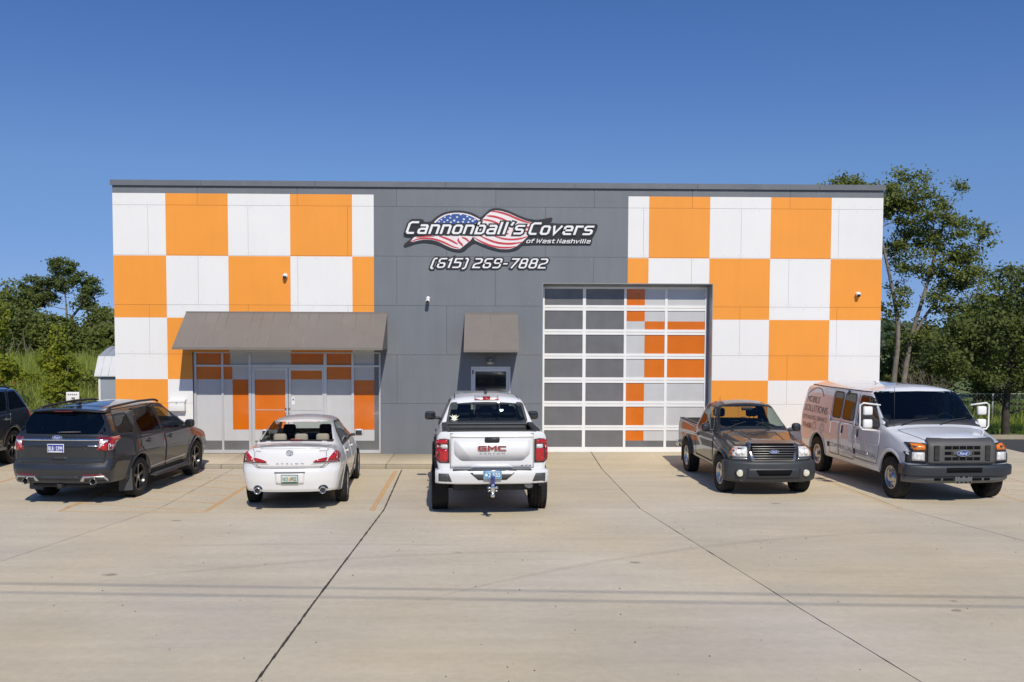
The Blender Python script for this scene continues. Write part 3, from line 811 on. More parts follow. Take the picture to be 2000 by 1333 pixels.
def add_slab(quad, gaps, name='slab'):
    o = quad if area2(quad) > 0 else quad[::-1]
    P = slab(o, gaps)
    m = MB(); m.prism(P, -.02, 0.0, 'z'); return m.build(name, M_conc, lot, recalc=True)
for a in range(len(JX)-1):
    for k in range(4):
        L_, R_ = JX[a], JX[a+1]
        if k == 0:
            # strip beside the building only (left of it, and right of it)
            if R_[0] <= -12: pass
            elif a == len(JX)-2:
                add_slab([(9.95, -2.0), (LOTX1, -2.0), (LOTX1, 2.9), (9.95, 2.9)], .006); continue
            elif L_[0] < -12: add_slab([(-12.6, -2.0), (-9.45, -2.0), (-9.45, 2.9), (-12.6, 2.9)], .006); continue
            else: continue
        q = [(L_[k+1], YB[k+1]), (R_[k+1], YB[k+1]), (R_[k], YB[k]), (L_[k], YB[k])]
        add_slab(q, .0055)
# wide, weedy joint: darker strip of filler with crumbs, laid in the slab gap
m = MB()
for k in range(170):
    y = -2.3-k*.17; xc = np.interp(y, YB[::-1], J['d'][::-1]); w = random.uniform(.009, .016)
    m.add([(xc-w, y, .0042), (xc+w*random.uniform(.8, 1.1), y, .0042), (xc+w*random.uniform(.8, 1.1), y-.172, .0042), (xc-w, y-.172, .0042)], [(0, 1, 2, 3)])
kind(m.build('joint_tar', M_joint, lot), 'stuff')
# painted markings
def stripe(a, b, w=.10, m=M_stripe, z=.004, name='stall_line'):
    a, b = Vector(a), Vector(b); d = (b-a).normalized(); n = Vector((-d.y, d.x))*w/2
    mm = MB(); P = [a+n, a-n, b-n, b+n]; mm.add([(p.x, p.y, z) for p in P], [(0, 1, 2, 3)]); mm.build(name, m, lot)
stripe((-2.06, -7.28), (-2.12, -2.35))
stripe((-4.95, -7.34), (-4.92, -2.3)); stripe((-7.48, -7.28), (-7.55, -2.3)); stripe((-7.52, -7.33), (-4.92, -7.40), .08, M_stripe2)
for y in (-3.25, -4.05, -4.87, -5.68, -6.50, -7.25):
    stripe((-7.44, y+.80 if y > -7 else y+.72), (-5.01, y), .075, M_stripe2, .0045)
stripe((.66, -7.02), (1.02, -7.07), .11)
stripe((7.13, -3.2), (7.31, -7.22), .035, M_stripe2); stripe((7.20, -3.2), (7.38, -7.22), .035, M_stripe2)
stripe((10.02, -7.2), (10.05, -2.2), .09, M_stripe2); stripe((11.36, -7.2), (11.36, -1.9), .09, M_stripe2)
for y in (-2.9, -3.6, -4.3, -5.0, -5.7, -6.4): stripe((10.09, y+.2), (11.31, y-.3), .07, M_stripe2, .0045)
stripe((-10.1, -7.3), (-10.15, -2.3)); stripe((-12.9, -7.3), (-12.95, -2.3))

def stain_mat(name, c, keep):
    m_ = worn_paint(name, c, keep); return m_
M_tyre_mark = stain_mat('rubber_marks', (.13, .12, .10), .085); M_oil = stain_mat('oil_drips', (.06, .05, .045), .30)
def arc_mark(cx, cy, r, a0, a1, w, name='tyre_mark', mt=None):
    A = np.radians(np.linspace(a0, a1, 26)); mm = MB()
    vs = [(cx+(r+q)*cos(a), cy+(r+q)*sin(a), .0052) for a in A for q in (-w/2*sin(pi*(a-A[0])/(A[-1]-A[0])+.02), w/2*sin(pi*(a-A[0])/(A[-1]-A[0])+.02))]
    mm.add(vs, [(2*i, 2*i+1, 2*i+3, 2*i+2) for i in range(25)]); mm.build(name, mt or M_tyre_mark, lot)
for a_ in ((1.2, -22.5, 12, 86, 122, .15), (9.0, -22.5, 13.6, 98, 138, .15), (-2.5, -34, 24, 84, 96, .15), (8.0, -16.2, 2.6, 60, 115, .14)): arc_mark(*a_)
for k in range(16):
    x, y = random.uniform(-11, 11), random.uniform(-15.5, -5.5); r0 = random.uniform(.03, .10)
    mm = MB(); mm.add([(x+r0*random.uniform(.6, 1.2)*cos(a), y+r0*.8*random.uniform(.6, 1.2)*sin(a), .0057) for a in np.linspace(0, 2*pi, 14, endpoint=False)], [tuple(range(14))]); mm.build('oil_stain', M_oil, lot)
m = MB()
for k in range(420):
    x, y = random.uniform(-12, 12), random.uniform(-17.5, -2.3); q = random.uniform(.004, .013); a = random.uniform(0, 6.28)
    m.add([(x+q*cos(a), y+q*sin(a), .004), (x+q*cos(a+2.1), y+q*sin(a+2.1), .004), (x+q*cos(a+4.2), y+q*sin(a+4.2), .004), (x, y, .004+q*.8)], [(0, 1, 3), (1, 2, 3), (2, 0, 3)])
kind(m.build('grit', mat('grit_and_leaf_litter', (.16, .13, .09), .9, c2=(.06, .05, .04), vscale=3), lot), 'stuff')
# pavement with kerb in front of the shop, and the ramped apron to the garage door
walk = kind(empty('pavement', (0, 0, 0)), 'structure')
wx = [-9.45, -8.2, -6.15, -4.25, -2.38, -.5, .62]
for a, b_ in zip(wx, wx[1:]):
    m = MB(); m.rbox(((a+b_)/2, -.885, .02), (b_-a-.012, 1.86, .15), .006, seg=1); m.build('pavement_slab', M_walk, walk)
    m = MB(); m.rbox(((a+b_)/2, -1.905, .017), (b_-a-.010, .165, .152), .022, seg=2); m.build('kerb_stone', M_kerb, walk)
b = MB(); b.box(-9.4, .6, -1.9, .05, -.04, .083); b.build('pavement_bed', M_joint, walk)
m = MB()
for a, b_ in ((.63, 2.59), (2.61, 5.2), (5.21, 7.4), (7.41, 9.93)):
    m = MB(); m.add([(a, -2.0, .0), (b_, -2.0, .0), (b_, .42, .098), (a, .42, .098), (a, -2.0, -.03), (b_, -2.0, -.03), (b_, .42, -.03), (a, .42, -.03)],
                    [(0, 1, 2, 3), (0, 3, 7, 4), (1, 5, 6, 2), (0, 4, 5, 1), (3, 2, 6, 7)]); m.build('apron_slab', M_walk, walk)
# driveway strip and kerbed island at the right edge
b = MB(); b.box(14.2, 60, -30, 4.4, -.05, -.004); kind(b.build('driveway', M_asph), 'structure')
isl = kind(empty('kerb_island', (0, 0, 0)), 'structure')
P = rpoly([(14.35, .55), (26, -.6), (26, 2.2), (15.4, 2.9)], 1.1, 8)
m = MB(); m.prism(P, -.04, .13, 'z'); m.build('kerb_ring', M_kerb, isl, recalc=True)
m = MB(); m.prism(inset(P, .16)[1], .1, .15, 'z'); m.build('island_top', M_soil, isl, recalc=True)
b = MB(); b.box(10.0, 60, 4.4, 4.56, -.05, .12); kind(b.build('lawn_kerb', M_kerb), 'structure')

# ================================================================== BUILDING
bld = empty('shop_building', (0, 0, 0))
tag(bld, 'flat roofed shop clad in orange and white checked panels with a grey middle bay', 'building')
X0, X1, ZB, ZT = -9.265, 9.832, .095, 6.712
HOLES = [(-7.364, -2.713, .095, 2.632), (-.462, .526, .095, 2.285), (1.317, 5.583, .05, 4.376)]
LC = [-9.265, -7.975, -6.451, -4.927, -3.403, -2.87]; RC = [3.44, 3.958, 5.482, 7.006, 8.530, 9.832]
RZ = [6.526, 5.002, 3.478, 1.954, .43, -1]
def wall_col(x, z):
    if z > RZ[0] or LC[-1] < x < RC[0]: return 2
    C = LC if x <= LC[-1] else RC
    i = sum(x > c for c in C[1:]); j = sum(z < r for r in RZ[1:])
    return (i+j) % 2
XC = LC+RC; ZC = RZ[:-1]
def rects(x0, x1, z0, z1, xc, zc, holes):
    """cut a rectangle along given lines and leave out the openings"""
    xs = sorted({x0, x1} | {c for c in list(xc)+[h[0] for h in holes]+[h[1] for h in holes] if x0+1e-6 < c < x1-1e-6})
    zs = sorted({z0, z1} | {c for c in list(zc)+[h[2] for h in holes]+[h[3] for h in holes] if z0+1e-6 < c < z1-1e-6})
    for a, b_ in zip(xs, xs[1:]):
        for c, d in zip(zs, zs[1:]):
            mx, mz = (a+b_)/2, (c+d)/2
            if any(h[0] < mx < h[1] and h[2] < mz < h[3] for h in holes): continue
            yield a, b_, c, d
HZ = [.095, 1.358, 2.578, 3.798, 5.018, 6.240, 6.712]
g = .0028
for r in range(len(HZ)-1):
    z0, z1 = HZ[r]+(g if r else 0), HZ[r+1]-g
    off = -8.407 if r % 2 == 0 else -7.195-2.446
    cuts = [X0] + [off+2.446*k for k in range(-1, 10) if X0+.1 < off+2.446*k < X1-.1] + [X1]
    for a, b_ in zip(cuts, cuts[1:]):
        m = MB(); fy = random.uniform(-.0012, .0012); x0_, x1_ = a+g, b_-g
        R_ = list(rects(x0_, x1_, z0, z1, XC, ZC, HOLES))
        if not R_: continue
        # panels interrupted by an opening become several pieces: group by touching columns
        # (a panel cut in two by an opening becomes two pieces)
        left = list(R_); comps = []
        while left:
            comp = [left.pop()]; grew = True
            while grew:
                grew = False
                for r_ in list(left):
                    if any((abs(r_[1]-c_[0]) < 1e-6 or abs(r_[0]-c_[1]) < 1e-6) and min(r_[3], c_[3])-max(r_[2], c_[2]) > 1e-6 or (abs(r_[3]-c_[2]) < 1e-6 or abs(r_[2]-c_[3]) < 1e-6) and min(r_[1], c_[1])-max(r_[0], c_[0]) > 1e-6 for c_ in comp):
                        comp.append(r_); left.remove(r_); grew = True
            comps.append(comp)
        for R_ in comps:
          m = MB()
          for (p, q, s_, t_) in R_: m.add([(p, fy, s_), (q, fy, s_), (q, fy, t_), (p, fy, t_)], [(0, 1, 2, 3)], wall_col((p+q)/2, (s_+t_)/2))
          for (p, q, s_, t_) in R_:       # returned edges
            for e, v in (((p, s_, p, t_), p == x0_), ((q, s_, q, t_), q == x1_), ((p, s_, q, s_), s_ == z0), ((p, t_, q, t_), t_ == z1)):
                if v: m.add([(e[0], fy, e[1]), (e[2], fy, e[3]), (e[2], .03, e[3]), (e[0], .03, e[1])], [(0, 1, 2, 3)], wall_col((p+q)/2, (s_+t_)/2))
          m.build('wall_panel', [M_white, M_orange, M_grey], bld)
m = MB()
for a, b_, c, d in rects(X0+.01, X1-.01, .03, 6.75, [], [], HOLES): m.add([(a, .03, c), (b_, .03, c), (b_, .03, d), (a, .03, d)], [(0, 1, 2, 3)])
m.build('wall_backing', M_gap, bld)
m = MB()
for r in range(len(HZ)-1):
    off = -8.407 if r % 2 == 0 else -7.195-2.446
    for k in range(-1, 10):
        for q in (.06, .45, .84, 1.22, 1.6, 2.0, 2.386):
            for z in (HZ[r]+.06, HZ[r+1]-.06):
                x = off+2.446*k+q
                if X0+.03 < x < X1-.03 and not any(h[0]-.03 < x < h[1]+.03 and h[2]-.03 < z < h[3]+.03 for h in HOLES):
                    m.prism(ell((x, z), .0075, .0075, 6), -.004, .0, 'y')
kind(m.build('panel_screws', mat('screw_heads', (.42, .40, .37), .5, metal=.3, var=.2), bld), 'stuff')
# sides, back, roof
for nm, bx in (('side_wall', (X0, X0+.25, .031, 13, -.02, 6.70)), ('side_wall', (X1-.25, X1, .031, 13, -.02, 6.70)), ('back_wall', (X0+.25, X1-.25, 12.75, 13, -.02, 6.70)), ('roof', (X0+.25, X1-.25, .2, 12.75, 6.2, 6.4)), ('floor', (X0+.25, X1-.25, .45, 12.7, .0, .09))):
    box_obj(nm, M_grey, bld, *bx)
cps = [X0-.035, -7.1, -4.3, -1.1, 2.1, 5.15, 8.2, X1+.035]
for a, b_ in zip(cps, cps[1:]):
    m = MB(); m.box(a+.003, b_-.003, -.055, .32, 6.725, 6.842); m.box(a+.003, b_-.003, -.055, -.04, 6.708, 6.725); m.build('coping', M_coping, bld)

# ---- storefront
SFY = .10
fr = MB()
def fbox(m, x0, x1, z0, z1, y0=SFY-.035, y1=SFY+.08, mi=0): m.box(x0, x1, y0, y1, z0, z1, mi)
fbox(fr, -7.364, -7.296, .10, 2.632); fbox(fr, -2.764, -2.713, .10, 2.632)
for a, b_ in ((-6.676, -6.626), (-6.005, -5.937), (-4.140, -4.065), (-3.448, -3.388)): fbox(fr, a, b_, .10, 2.6, SFY-.033)
fbox(fr, -7.296, -2.764, 2.602, 2.632); fbox(fr, -7.296, -5.937, 2.266, 2.311, SFY-.030); fbox(fr, -4.14, -2.764, 2.266, 2.311, SFY-.030); fbox(fr, -5.937, -4.14, 2.245, 2.320, SFY-.030)
fbox(fr, -7.296, -6.005, .10, .182, SFY-.030); fbox(fr, -4.065, -2.764, .10, .182, SFY-.030)
sf = fr.build('storefront_frame', M_alu, bld)
def pane(parent, x0, x1, z0, z1, y, zones, name='window_pane'):
    """one glass pane with its printed film: zones give (x0,x1,z0,z1,colour) over the base colour"""
    base = zones[0]; m = MB(); xs = sorted({x0, x1} | {v for q in zones[1:] for v in q[:2] if x0 < v < x1}); zs = sorted({z0, z1} | {v for q in zones[1:] for v in q[2:4] if z0 < v < z1})
    for a, b_ in zip(xs, xs[1:]):
        for c, d in zip(zs, zs[1:]):
            mi = base
            for q in zones[1:]:
                if q[0] <= (a+b_)/2 <= q[1] and q[2] <= (c+d)/2 <= q[3]: mi = q[4]
            m.add([(a, y, c), (b_, y, c), (b_, y, d), (a, y, d)], [(0, 1, 2, 3)], mi)
    m.add([(x0, y+.012, z0), (x1, y+.012, z0), (x1, y+.012, z1), (x0, y+.012, z1)], [(3, 2, 1, 0)], base)
    return m.build(name, [M_vw, M_vo, M_vg, M_dark], parent)
A9 = 99; py = SFY+.012
low = (-A9, A9, -1, .413, 2)
pane(sf, -7.296, -6.676, 2.311, 2.602, py, [1]); pane(sf, -6.626, -6.005, 2.311, 2.602, py, [0, (-A9, -6.464, -1, 9, 1)])
pane(sf, -5.937, -4.140, 2.320, 2.602, py, [0, (-4.955, A9, -1, 9, 1)]); pane(sf, -4.065, -3.448, 2.311, 2.602, py, [1]); pane(sf, -3.388, -2.764, 2.311, 2.602, py, [0, (-2.886, A9, -1, 9, 2)])
pane(sf, -7.296, -6.676, .182, 2.266, py, [0, (-A9, A9, 1.948, 9, 1), low])
pane(sf, -6.626, -6.005, .182, 2.266, py, [0, (-A9, -6.413, 1.948, 9, 1), (-6.413, A9, .688, 1.948, 1), low])
pane(sf, -4.065, -3.448, .182, 2.266, py, [0, (-A9, A9, 1.948, 9, 1), low])
pane(sf, -3.388, -2.764, .182, 2.266, py, [0, (-A9, A9, .688, 1.935, 1), low, (-2.886, A9, -1, 9, 2)])
for (a, b_, gx0, gx1, zn, hx) in ((-5.932, -5.030, -5.858, -5.097, [0, (-A9, A9, .688, 1.948, 1), low], -5.07), (-5.016, -4.145, -4.955, -4.184, [0, (-A9, A9, 1.948, 9, 1), low], -4.985)):
    m = MB(); y0, y1 = SFY-.022, SFY+.03
    m.box(a, gx0, y0, y1, .11, 2.24); m.box(gx1, b_, y0, y1, .11, 2.24); m.box(gx0, gx1, y0+.002, y1, 2.174, 2.24); m.box(gx0, gx1, y0+.002, y1, .11, .36); m.box(gx0, gx1, SFY+.004, SFY+.011, 1.178, 1.192)
    d = m.build('entrance_door', M_alu, bld)
    pane(d, gx0, gx1, .36, 2.174, SFY+.0125, zn)
    h = MB(); h.tube([(hx, SFY-.02, 1.22), (hx-.01, SFY-.09, 1.24), (hx-.01, SFY-.09, .95), (hx, SFY-.02, .93)], .014, 8); h.build('pull_handle', M_chrome, d)
m = MB(); m.box(-4.94, -4.875, SFY+.008, SFY+.0105, 1.32, 1.50); st = m.build('opening_hours_sticker', M_swht, d)
m = MB(); m.box(-4.925, -4.89, SFY+.006, SFY+.0082, 1.42, 1.47); m.build('sticker_print', M_sblu, d)

# ---- steel side door with its lamp
m = MB(); y0, y1 = .012, .10
m.box(-.462, -.415, y0, y1, .1, 2.285); m.box(.479, .526, y0, y1, .1, 2.285); m.box(-.415, .479, y0+.001, y1, 2.235, 2.285)
df = m.build('door_frame', M_alu, bld)
m = MB(); y0, y1 = .035, .08
m.box(-.410, -.357, y0, y1, .11, 2.23); m.box(.419, .474, y0, y1, .11, 2.23)
for a, b_ in ((.11, .36), (1.46, 1.638), (2.166, 2.23)): m.box(-.357, .419, y0+.001, y1, a, b_)
sd = m.build('side_door', M_alu, bld)
for a, b_ in ((.36, 1.46), (1.638, 2.166)):
    m = MB(); m.box(-.357, .419, .055, .065, a, b_); m.build('window_pane', M_dark, sd)
m = MB(); m.box(-.43, -.40, .005, .03, 2.10, 2.2); m.build('hinge', M_dkmet, sd)
m = MB(); m.lathe([(.0, 0), (.035, 0), (.04, -.05), (.02, -.07)], 16, 0, 'z', (.017, -.06, 2.50)); m.lathe([(.03, -.06), (.085, -.10), (.088, -.115), (.05, -.14), (0, -.15)], 20, 1, 'z', (.017, -.06, 2.50)); m.tube([(.017, 0, 2.5), (.017, -.07, 2.49)], .018, 8)
tag(m.build('wall_lamp', [M_alud, mat('frosted_lamp_glass', (.55, .52, .42), .3, var=.05)]), 'small round wall lamp above the side door under the short awning', 'lamp')

# ---- sectional garage door
GY_ = .40
m = MB()
m.box(1.331, 1.392, GY_-.02, GY_+.04, .10, 4.305)
for a, b_ in ((2.361, 2.440), (3.411, 3.473), (4.452, 4.518)): m.box(a, b_, GY_-.016, GY_+.04, .11, 4.3)
m.box(5.478, 5.520, GY_-.02, GY_+.04, .10, 4.305)
rows = [(4.251, 3.838), (3.702, 3.227), (3.093, 2.614), (2.480, 2.006), (1.869, 1.401), (1.263, .783), (.656, .225)]
edges = [4.305]+[v for r in rows for v in r]+[.101]
for k in range(0, len(edges), 2):
    hi, lo_ = edges[k], edges[k+1]
    if 0 < k < len(edges)-2:
        mid = (hi+lo_)/2
        m.box(1.392, 5.478, GY_-.018, GY_+.04, mid+.004, hi); m.box(1.392, 5.478, GY_-.018, GY_+.04, lo_, mid-.004)
    else: m.box(1.392, 5.478, GY_-.018, GY_+.04, lo_, hi)
gd = m.build('garage_door', M_wframe, bld)
colsx = [(1.392, 2.361), (2.440, 3.411), (3.473, 4.452), (4.518, 5.478)]; sp = 3.941
for i, (hi, lo_) in enumerate(rows):
    for j, (a, b_) in enumerate(colsx):
        if j < 2: zn = [2]
        elif j == 2: zn = {0: [0, (-A9, sp, -1, 9, 1)], 1: [0, (-A9, sp, 3.435, 9, 1), (sp, A9, -1, 3.435, 1)], 2: [0, (sp, A9, -1, 9, 1)], 3: [0, (sp, A9, -1, 9, 1)], 4: [0, (-A9, sp, -1, 9, 1)], 5: [0, (-A9, sp, -1, 9, 1)], 6: [0, (-A9, sp, -1, 9, 1), (-A9, A9, -1, .39, 2)]}[i]
        else: zn = {0: [0], 1: [0, (-A9, A9, -1, 3.435, 1)], 2: [1], 3: [1], 4: [0], 5: [0], 6: [0, (-A9, A9, -1, .39, 2)]}[i]
        pane(gd, a, b_, lo_, hi, GY_+.004, zn, 'door_pane')
m = MB(); m.box(1.317, 1.330, .001, GY_+.04, .08, 4.376); m.box(5.570, 5.583, .001, GY_+.04, .08, 4.376); m.box(1.33, 5.57, .0015, GY_+.04, 4.36, 4.376); m.box(1.331, 5.569, GY_+.0, GY_+.05, 4.306, 4.36); m.box(5.521, 5.569, GY_-.01, GY_+.05, .1, 4.306)
m.build('door_jamb', M_alud, bld)

# ---- awnings
def awning(x0, x1, zt, zf, dep, seams):
    m = MB(); t = .03; n = max(2, int((x1-x0)*4)); V = []
    nz = 10
    for j in range(nz+1):
        for i in range(n+1):
            f = j/nz; x = x0+(x1-x0)*i/n
            sag = .004*sin(i*2.1)*sin(pi*f)+random.uniform(-.001, .001)
            V.append((x, -dep*f-.0, zt+(zf-zt)*f-sag))
    F = [(j*(n+1)+i, (j+1)*(n+1)+i, (j+1)*(n+1)+i+1, j*(n+1)+i+1) for j in range(nz) for i in range(n)]
    m.add(V, F, 0, True)
    m.add([(x, y+.012, z-t) for x, y, z in V], [f[::-1] for f in F], 1, True)
    for x, s_ in ((x0, 1), (x1, -1)):
        m.add([(x, -.001, zt), (x, -dep, zf), (x, -dep, zf-.05), (x, -.001, zf-.05)], [(0, 1, 2, 3)], 0)
    m.box(x0, x1, -dep-.012, -dep+.02, zf-.055, zf+.004, 0)
    m.box(x0, x1, -.03, -.001, zt-.02, zt+.015, 0)
    o = m.build('awning', [M_awn, M_awnin], bld)
    for u in seams:
        s_ = MB(); x = x0+(x1-x0)*u; s_.tube([(x, -.01, zt+.004), (x, -dep+.01, zf+.004)], .0055, 5)
        s_.build('awning_seam', mat('awning_seam_edge', (.26, .235, .215), .6, var=.1), o)
    f_ = MB()
    for x in np.linspace(x0+.08, x1-.08, max(2, int((x1-x0)/1.2)+1)):
        f_.tube([(x, -.02, zf-.02), (x, -dep+.03, zf-.02)], .015, 5); f_.tube([(x, -.03, zt-.06), (x, -dep+.03, zf-.03)], .015, 5)
    f_.tube([(x0+.05, -dep+.04, zf-.03), (x1-.05, -dep+.04, zf-.03)], .018, 6)
    f_.build('awning_bracket', M_dkmet, o)
awning(-7.50, -2.54, 3.62, 2.765, 1.12, (.105, .17, .215, .335, .385, .44, .525, .56, .615, .665, .78, .85, .92))
awning(-.618, .702, 3.615, 2.722, 1.05, (.49,))

# ================================================================== SIGNS
sgn = lambda u, v: (-2.488+u*(5.59/2000), 6.555-v*(2.272/818))
def band(m, pts, w, mi, y):
    P = [Vector(p) for p in pts]
    # smooth the centre line
    for _ in range(2):
        Q = [P[0]]
        for a, b_ in zip(P, P[1:]): Q += [a*.75+b_*.25, a*.25+b_*.75]
        P = Q+[P[-1]]
    n = len(P); A = []; B = []
    for i, p in enumerate(P):
        d = (P[min(i+1, n-1)]-P[max(i-1, 0)]).normalized(); nn = Vector((-d.y, d.x)); t = i/(n-1)
        k = w/2*(min(1, .25+2.5*min(t, 1-t)) if min(t, 1-t) < .3 else 1)
        A.append(p+nn*k); B.append(p-nn*k)
    V = []
    for q in A+B: x, z = sgn(q.x, q.y); V.append((x, y, z))
    m.add(V, [(i, i+1, n+i+1, n+i) for i in range(n-1)], mi)
def smooth_poly(pts, it=1):
    P = [Vector(p) for p in pts]
    for _ in range(it):
        Q = []
        for i in range(len(P)):
            a, b_ = P[i], P[(i+1) % len(P)]; Q += [a*.8+b_*.2, a*.2+b_*.8]
        P = Q
    return [tuple(p) for p in P]
def flat(m, pts, y0, y1, mi):
    P = [sgn(*p) for p in pts]; m.prism(P if area2(P) > 0 else P[::-1], y0, y1, 'y', mi)
sign = empty('shop_sign', (0, 0, 0)); tag(sign, 'lettered shop sign with a waving striped flag and white italic script on the grey wall', 'sign')
OUT = [(125, 458), (150, 432), (178, 410), (203, 384), (146, 382), (127, 372), (126, 350), (178, 238), (200, 224), (290, 224), (306, 236), (312, 250), (366, 248), (416, 203), (480, 166), (560, 149), (640, 147), (720, 162), (775, 187), (806, 210), (856, 164), (888, 136), (930, 123), (985, 126), (1060, 148), (1150, 188), (1220, 215), (1300, 226), (1375, 215), (1434, 203), (1447, 210), (1440, 228), (1412, 257), (1832, 257), (1848, 268), (1846, 298), (1806, 378), (1788, 392), (1802, 400), (1796, 430), (1785, 443), (1185, 443), (1150, 478), (1115, 497), (1060, 507), (980, 507), (900, 488), (820, 458), (755, 428), (700, 468), (665, 503), (630, 514), (575, 509), (515, 490), (450, 457), (380, 436), (300, 429), (230, 441), (160, 466), (138, 472)]
m = MB(); flat(m, smooth_poly(OUT), -.030, -.002, 0); m.build('sign_backing', M_sblk, sign, recalc=True)
m = MB()
yA = -.034
flat(m, smooth_poly([(385, 264), (432, 216), (492, 183), (560, 168), (640, 167), (710, 181), (768, 207), (806, 226), (786, 250), (786, 264)]), yA, -.028, 0)
flat(m, smooth_poly([(812, 236), (880, 165), (930, 144), (990, 148), (1060, 170), (1150, 211), (1220, 238), (1272, 250), (1228, 345), (1232, 368), (1180, 420), (1115, 470), (1060, 487), (980, 486), (900, 466), (820, 436), (742, 402), (742, 300), (800, 264)]), yA, -.028, 0)
flat(m, smooth_poly([(232, 372), (745, 366), (722, 410), (652, 466), (622, 491), (562, 483), (500, 456), (430, 421), (360, 406), (290, 406), (178, 434)]), yA-.0005, -.028, 0)
fl = m.build('flag', M_spnk, sign, recalc=True)
m = MB(); flat(m, smooth_poly([(405, 264), (444, 222), (502, 191), (562, 178), (640, 177), (704, 190), (752, 212), (786, 232), (768, 264)]), -.038, -.033, 0)
m.build('flag_canton', M_sblu, sign, recalc=True)
m = MB()
def star(c, r, mi=0):
    P = []
    for k in range(10):
        a = pi/2+k*pi/5+.15; q = r if k % 2 == 0 else r*.42; P.append((c[0]+q*1.25*cos(a), c[1]-q*sin(a)))
    flat(m, P, -.041, -.037, mi)
for i, (c, r) in enumerate([((462, 228), 9), ((492, 208), 9), ((545, 186), 9), ((540, 212), 10), ((600, 206), 11), ((632, 182), 11), ((690, 198), 11), ((660, 224), 12), ((714, 222), 12), ((738, 238), 12), ((575, 236), 12), ((515, 234), 10), ((440, 246), 9), ((486, 250), 9), ((545, 252), 10), ((610, 250), 11), ((652, 248), 11), ((700, 250), 11), ((758, 226), 9)]):
    m = MB(); star(c, r); m.build('star', M_swht, sign, recalc=True)
m = MB()
for k, (pts, w) in enumerate([([(900, 152), (960, 156), (1040, 176), (1130, 216), (1200, 242), (1262, 256)], 17), ([(862, 192), (920, 196), (980, 212), (1045, 236)], 17), ([(822, 226), (880, 230), (930, 246), (975, 264)], 15),
    ([(930, 372), (1010, 396), (1090, 402), (1160, 394), (1222, 374)], 15), ([(800, 368), (870, 402), (950, 430), (1040, 440), (1110, 436), (1176, 424)], 17), ([(745, 382), (810, 420), (900, 458), (990, 474), (1070, 472), (1120, 462)], 15),
    ([(186, 426), (260, 398), (340, 392), (420, 406), (490, 432), (560, 468), (622, 482)], 16), ([(240, 388), (320, 376), (400, 376)], 9), ([(440, 374), (510, 396), (570, 424), (606, 446)], 16), ([(612, 392), (610, 418), (640, 445), (652, 462)], 18), ([(640, 384), (678, 396), (696, 412), (706, 424)], 16), ([(1205, 292), (1238, 292)], 16), ([(1196, 328), (1228, 328)], 14), ([(1040, 312), (1062, 312)], 10), ([(1034, 350), (1056, 350)], 12)]):
    m = MB(); band(m, pts, w, 0, -.0392-.0003*(k % 5)); m.build('stripe', M_sred, sign)
# lettering: black outline first, white letters over it
m = MB(); a0, a1 = sgn(148, 0)[0], sgn(1205, 0)[0]; zb, zc = sgn(0, 357)[1], sgn(0, 245)[1]
stroke_text(m, "Cannonball's", a0, a1, zb, zc, 7, .30, 1.28, -.040, .008, 0, grow=.95)
c0, c1 = sgn(1232, 0)[0], sgn(1818, 0)[0]
stroke_text(m, "Covers", c0, c1, sgn(0, 359)[1], sgn(0, 249)[1], 7, .30, 1.28, -.040, .008, 0, grow=.95)
stroke_text(m, "of West Nashville", sgn(1212, 0)[0], sgn(1786, 0)[0], sgn(0, 433)[1], sgn(0, 394)[1], 7, .25, 1.30, -.040, .008, 0, grow=.5, gap=-.1)
m.build('lettering_outline', M_sblk, sign)
m = MB(); stroke_text(m, "Cannonball's", a0, a1, zb, zc, 7, .30, 1.28, -.0515, .006, 0)
m.build('lettering', M_swht, sign)
m = MB(); stroke_text(m, "Covers", c0, c1, sgn(0, 359)[1], sgn(0, 249)[1], 7, .30, 1.28, -.0515, .006, 0); m.build('lettering', M_swht, sign)
m = MB(); stroke_text(m, "of West Nashville", sgn(1212, 0)[0], sgn(1786, 0)[0], sgn(0, 433)[1], sgn(0, 394)[1], 7, .25, 1.22, -.0515, .006, 0, gap=-.1); m.build('lettering', M_swht, sign)
ph = empty('phone_number_sign', (0, 0, 0)); tag(ph, 'black outlined phone number sign (615) 269-7882 under the flag sign', 'sign')
p0, p1 = sgn(362, 0)[0], sgn(1412, 0)[0]
for nm, mm, gr, yy, dd in (('number_outline', M_sblk, .95, -.002, .022), ('number', M_swht, 0, -.0285, .008)):
    m = MB(); stroke_text(m, "(615) 269-7882", p0, p1, sgn(0, 657)[1], sgn(0, 568)[1], 7, .30, 1.12, yy, dd, 0, grow=gr); m.build(nm, mm, ph)

